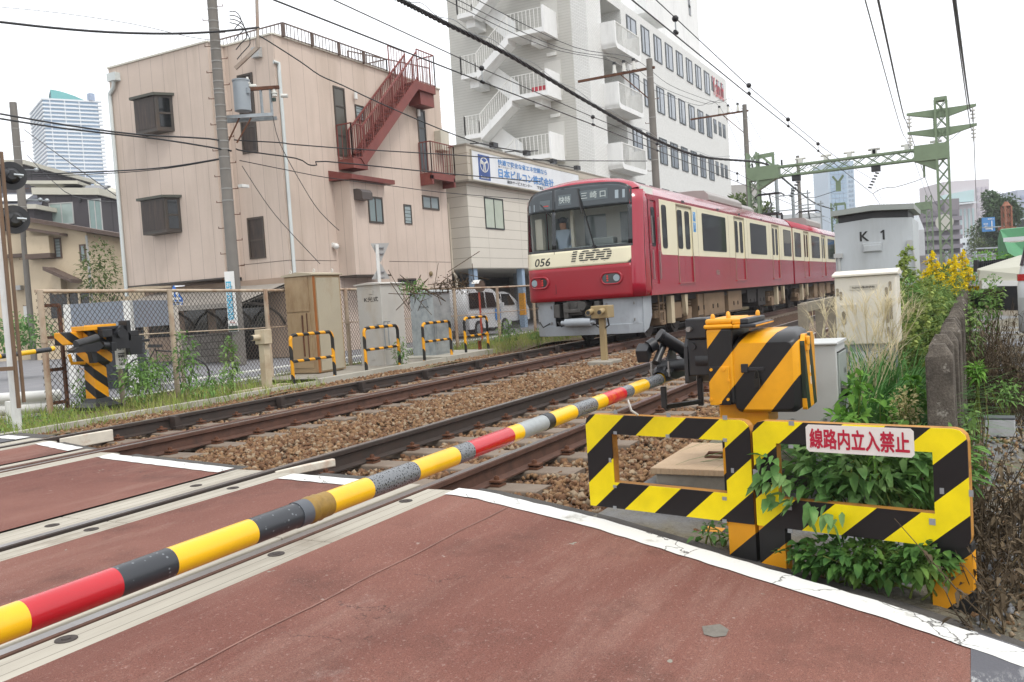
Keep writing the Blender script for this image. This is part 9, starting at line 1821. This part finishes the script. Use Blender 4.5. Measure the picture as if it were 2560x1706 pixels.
# creeper on the fence top
for px0, px1, py, D, mt, lab in ((1010, 1060, 722, 18, G_WEED, 'green creeper over the fence top behind the mottled cabinet'), (1095, 1165, 712, 19.5, G_BRN, 'dead brown creeper tangled on the fence top')):
    a, b = onD(px0, py, D), onD(px1, py, D); c = (a+b)/2; t = thing('creeper', lab, 'creeper', c); n = 240; P = np.array([list(a+(b-a)*rng.random()+Vector(rng.normal(0, .09, 3))) for _ in range(n)]); v, f = leaf_arr(P, rng.normal(0, 1, (n, 3)), .06, .45, .4); npmesh('foliage', v, f, mt, t); mb = MB()
    for i in range(16): p = a+(b-a)*rng.random(); mb.tube([p, p+Vector(rng.normal(0, .2, 3)), p+Vector(rng.normal(0, .3, 3))], .008, 4)
    mb.build('stem', WOODY, t)
# hedge and trees
def tree(label, base, h, r, nl, leaf, mat, trunk=.3, kind='tree', lumps=14, squash=1.0, name='tree'):
    t = thing(name, label, kind, base); b = Vector(base); mb = MB(); top = b+V3(0, 0, h*.75); mb.tube([b, b+(top-b)*.5+V3(.1, .05, 0), top], [trunk, trunk*.7, trunk*.25], 8); Cs = []
    for i in range(lumps): a = rng.uniform(0, 6.283); k = rng.random(); rr = r*(.25+.65*rng.random())*(1-.55*max(0, k-.35)); c = b+V3(math.cos(a)*rr, math.sin(a)*rr, h*(.38+.55*k)*squash); Cs.append((c, r*rng.uniform(.28, .45))); mb.tube([b+(top-b)*(.35+.4*k), c], [trunk*.25, trunk*.06], 5)
    mb.build('trunk', WOODY, t); P = []; D = []
    for c, cr in Cs: m = nl//lumps; u = unit(rng.normal(size=(m, 3)))*(rng.random((m, 1))**.4)*cr; P.append(np.array(c)+u); D.append(u/cr+rng.normal(0, .5, (m, 3)))
    v, f = leaf_arr(np.concatenate(P), np.concatenate(D), leaf*rng.uniform(.6, 1.3, sum(len(p) for p in P)), .55, .3); npmesh('crown', v, f, mat, t); return t
G_TREE = leafmat('hazy_tree_leaf', ['#465c3e', '#5d7350', '#71866a'], .6, .2); G_TR2 = leafmat('mid_tree_leaf', ['#56663c', '#6f7e4c', '#47562f'], .8, .2)  # conifer-like tree's greens paled, distance haze put into the leaf colour
q = onD(2503, 575, 110); zt_ = onD(2503, 478, 110).z; tree('broad dark conifer-like tree right of the pale hotel block', (q.x, q.y, -1), zt_+1, 2.6, 6500, .45, G_TREE, .3, lumps=26)
for px, D, py, r, lab in ((1850, 60, 480, 2.2, 'hazy green tree behind the left leg of the gantry'), (1902, 75, 505, 1.8, 'olive tree left of the gantry leg over the train roof'), (2455, 120, 548, 3.0, 'green tree below the blue direction sign')): q = onD(px, 600, D); tree(lab, (q.x, q.y, -1), onD(px, py, D).z+1, r, 2200, .35, G_TR2, .2, lumps=14)
for (px, py, D, r, nl, s, lab, m_) in ((45, 830, 24, (1.0, .8, .55), 900, .13, 'clipped dark hedge bush beside the left pole', G_VINE), (250, 690, 36, (.9, .9, 1.6), 900, .16, 'green shrubs growing up between the cream house and the pink building', G_TR2), (235, 640, 40, (.8, .8, 1.0), 500, .16, 'thin creeper greenery below the glazed house corner', G_WEED), (2470, 668, 24, (1.6, .8, .45), 600, .12, 'bright green hedge mound behind the iron fence', G_BRI)):
    c = onD(px, py, D); bushy('shrub', lab, 'shrub', (c.x, c.y, c.z-r[2]), c, r, nl, s, m_, .5, .3, 8)
# driver in the cab
def person(label, root_p, facing_, shirt, trousers, skin='#b98a6c'):
    t = thing('person', label, 'person', root_p); me = bpy.data.meshes.new('body'); p = Vector(root_p); f = Vector(facing_).normalized(); s = Vector((-f.y, f.x, 0))
    J = {'pel': (0, 0, .92, .14), 'wst': (0, 0, 1.08, .125), 'chs': (0, .01, 1.30, .15), 'nck': (0, .0, 1.46, .06), 'hdb': (0, .02, 1.53, .085), 'hdt': (0, .02, 1.66, .095), 'shl': (.18, 0, 1.40, .065), 'ell': (.24, .05, 1.14, .045), 'wrl': (.20, .24, 1.02, .032), 'hal': (.19, .33, 1.02, .035), 'shr': (-.18, 0, 1.40, .065), 'elr': (-.24, .05, 1.14, .045), 'wrr': (-.20, .24, 1.02, .032), 'har': (-.19, .33, 1.02, .035), 'hpl': (.1, 0, .88, .09), 'knl': (.1, .03, .48, .06), 'anl': (.1, 0, .08, .045), 'tol': (.1, .16, .03, .035), 'hpr': (-.1, 0, .88, .09), 'knr': (-.1, .03, .48, .06), 'anr': (-.1, 0, .08, .045), 'tor': (-.1, .16, .03, .035)}
    E_ = [('pel', 'wst'), ('wst', 'chs'), ('chs', 'nck'), ('nck', 'hdb'), ('hdb', 'hdt'), ('chs', 'shl'), ('shl', 'ell'), ('ell', 'wrl'), ('wrl', 'hal'), ('chs', 'shr'), ('shr', 'elr'), ('elr', 'wrr'), ('wrr', 'har'), ('pel', 'hpl'), ('hpl', 'knl'), ('knl', 'anl'), ('anl', 'tol'), ('pel', 'hpr'), ('hpr', 'knr'), ('knr', 'anr'), ('anr', 'tor')]
    ks = list(J); me.from_pydata([tuple(p+s*J[k][0]+f*J[k][1]+V3(0, 0, J[k][2])) for k in ks], [(ks.index(a), ks.index(b)) for a, b in E_], []); o = bpy.data.objects.new('body', me); COL.objects.link(o); adopt(o, t)
    md = o.modifiers.new('skin', 'SKIN'); 
    for i, k in enumerate(ks): me.skin_vertices[0].data[i].radius = (J[k][3], J[k][3])
    me.skin_vertices[0].data[0].use_root = True; o.modifiers.new('sub', 'SUBSURF').levels = 2; o.modifiers['sub'].render_levels = 2
    n_ = NT('figure'); z = n_.dot((0, 0, 1)); c = n_.mix(n_.math('GREATER_THAN', z, p.z+.95), C(trousers), C(shirt)); c = n_.mix(n_.math('GREATER_THAN', z, p.z+1.455), c, C(skin)); me.materials.append(n_.done(c, .7)); 
    mb = MB(); hc = p+f*.02+V3(0, 0, 1.62); mb.sphere(hc+V3(0, 0, .045)-f*.012, .115, 14, 0, (1, 1, .75)); mb.build('cap', paint('dark_cap', '#2a3040', .6), t); return t

person('train crew member in a pale blue shirt and dark cap standing behind the windscreen', (XF+.85, TY+.72, 1.19), (-1, -.25, 0), '#a9bccb', '#2b3038')
air = MB(); air.box(-60, 900, -500, 700, -3, 118); air = air.build('haze', paint('haze_surface', '#ffffff')); air.data.materials.clear()
hm = bpy.data.materials.new('haze_air'); hm.use_nodes = True; hn = hm.node_tree.nodes; hn.remove(hn['Principled BSDF']); pv = hn.new('ShaderNodeVolumePrincipled'); pv.inputs['Color'].default_value = (.93, .95, 1, 1); pv.inputs['Density'].default_value = .0006; hm.node_tree.links.new(pv.outputs[0], hn['Material Output'].inputs['Volume']); air.data.materials.append(hm); air['kind'] = 'stuff'; air['label'] = 'thin pale haze in the air'; air['category'] = 'haze'
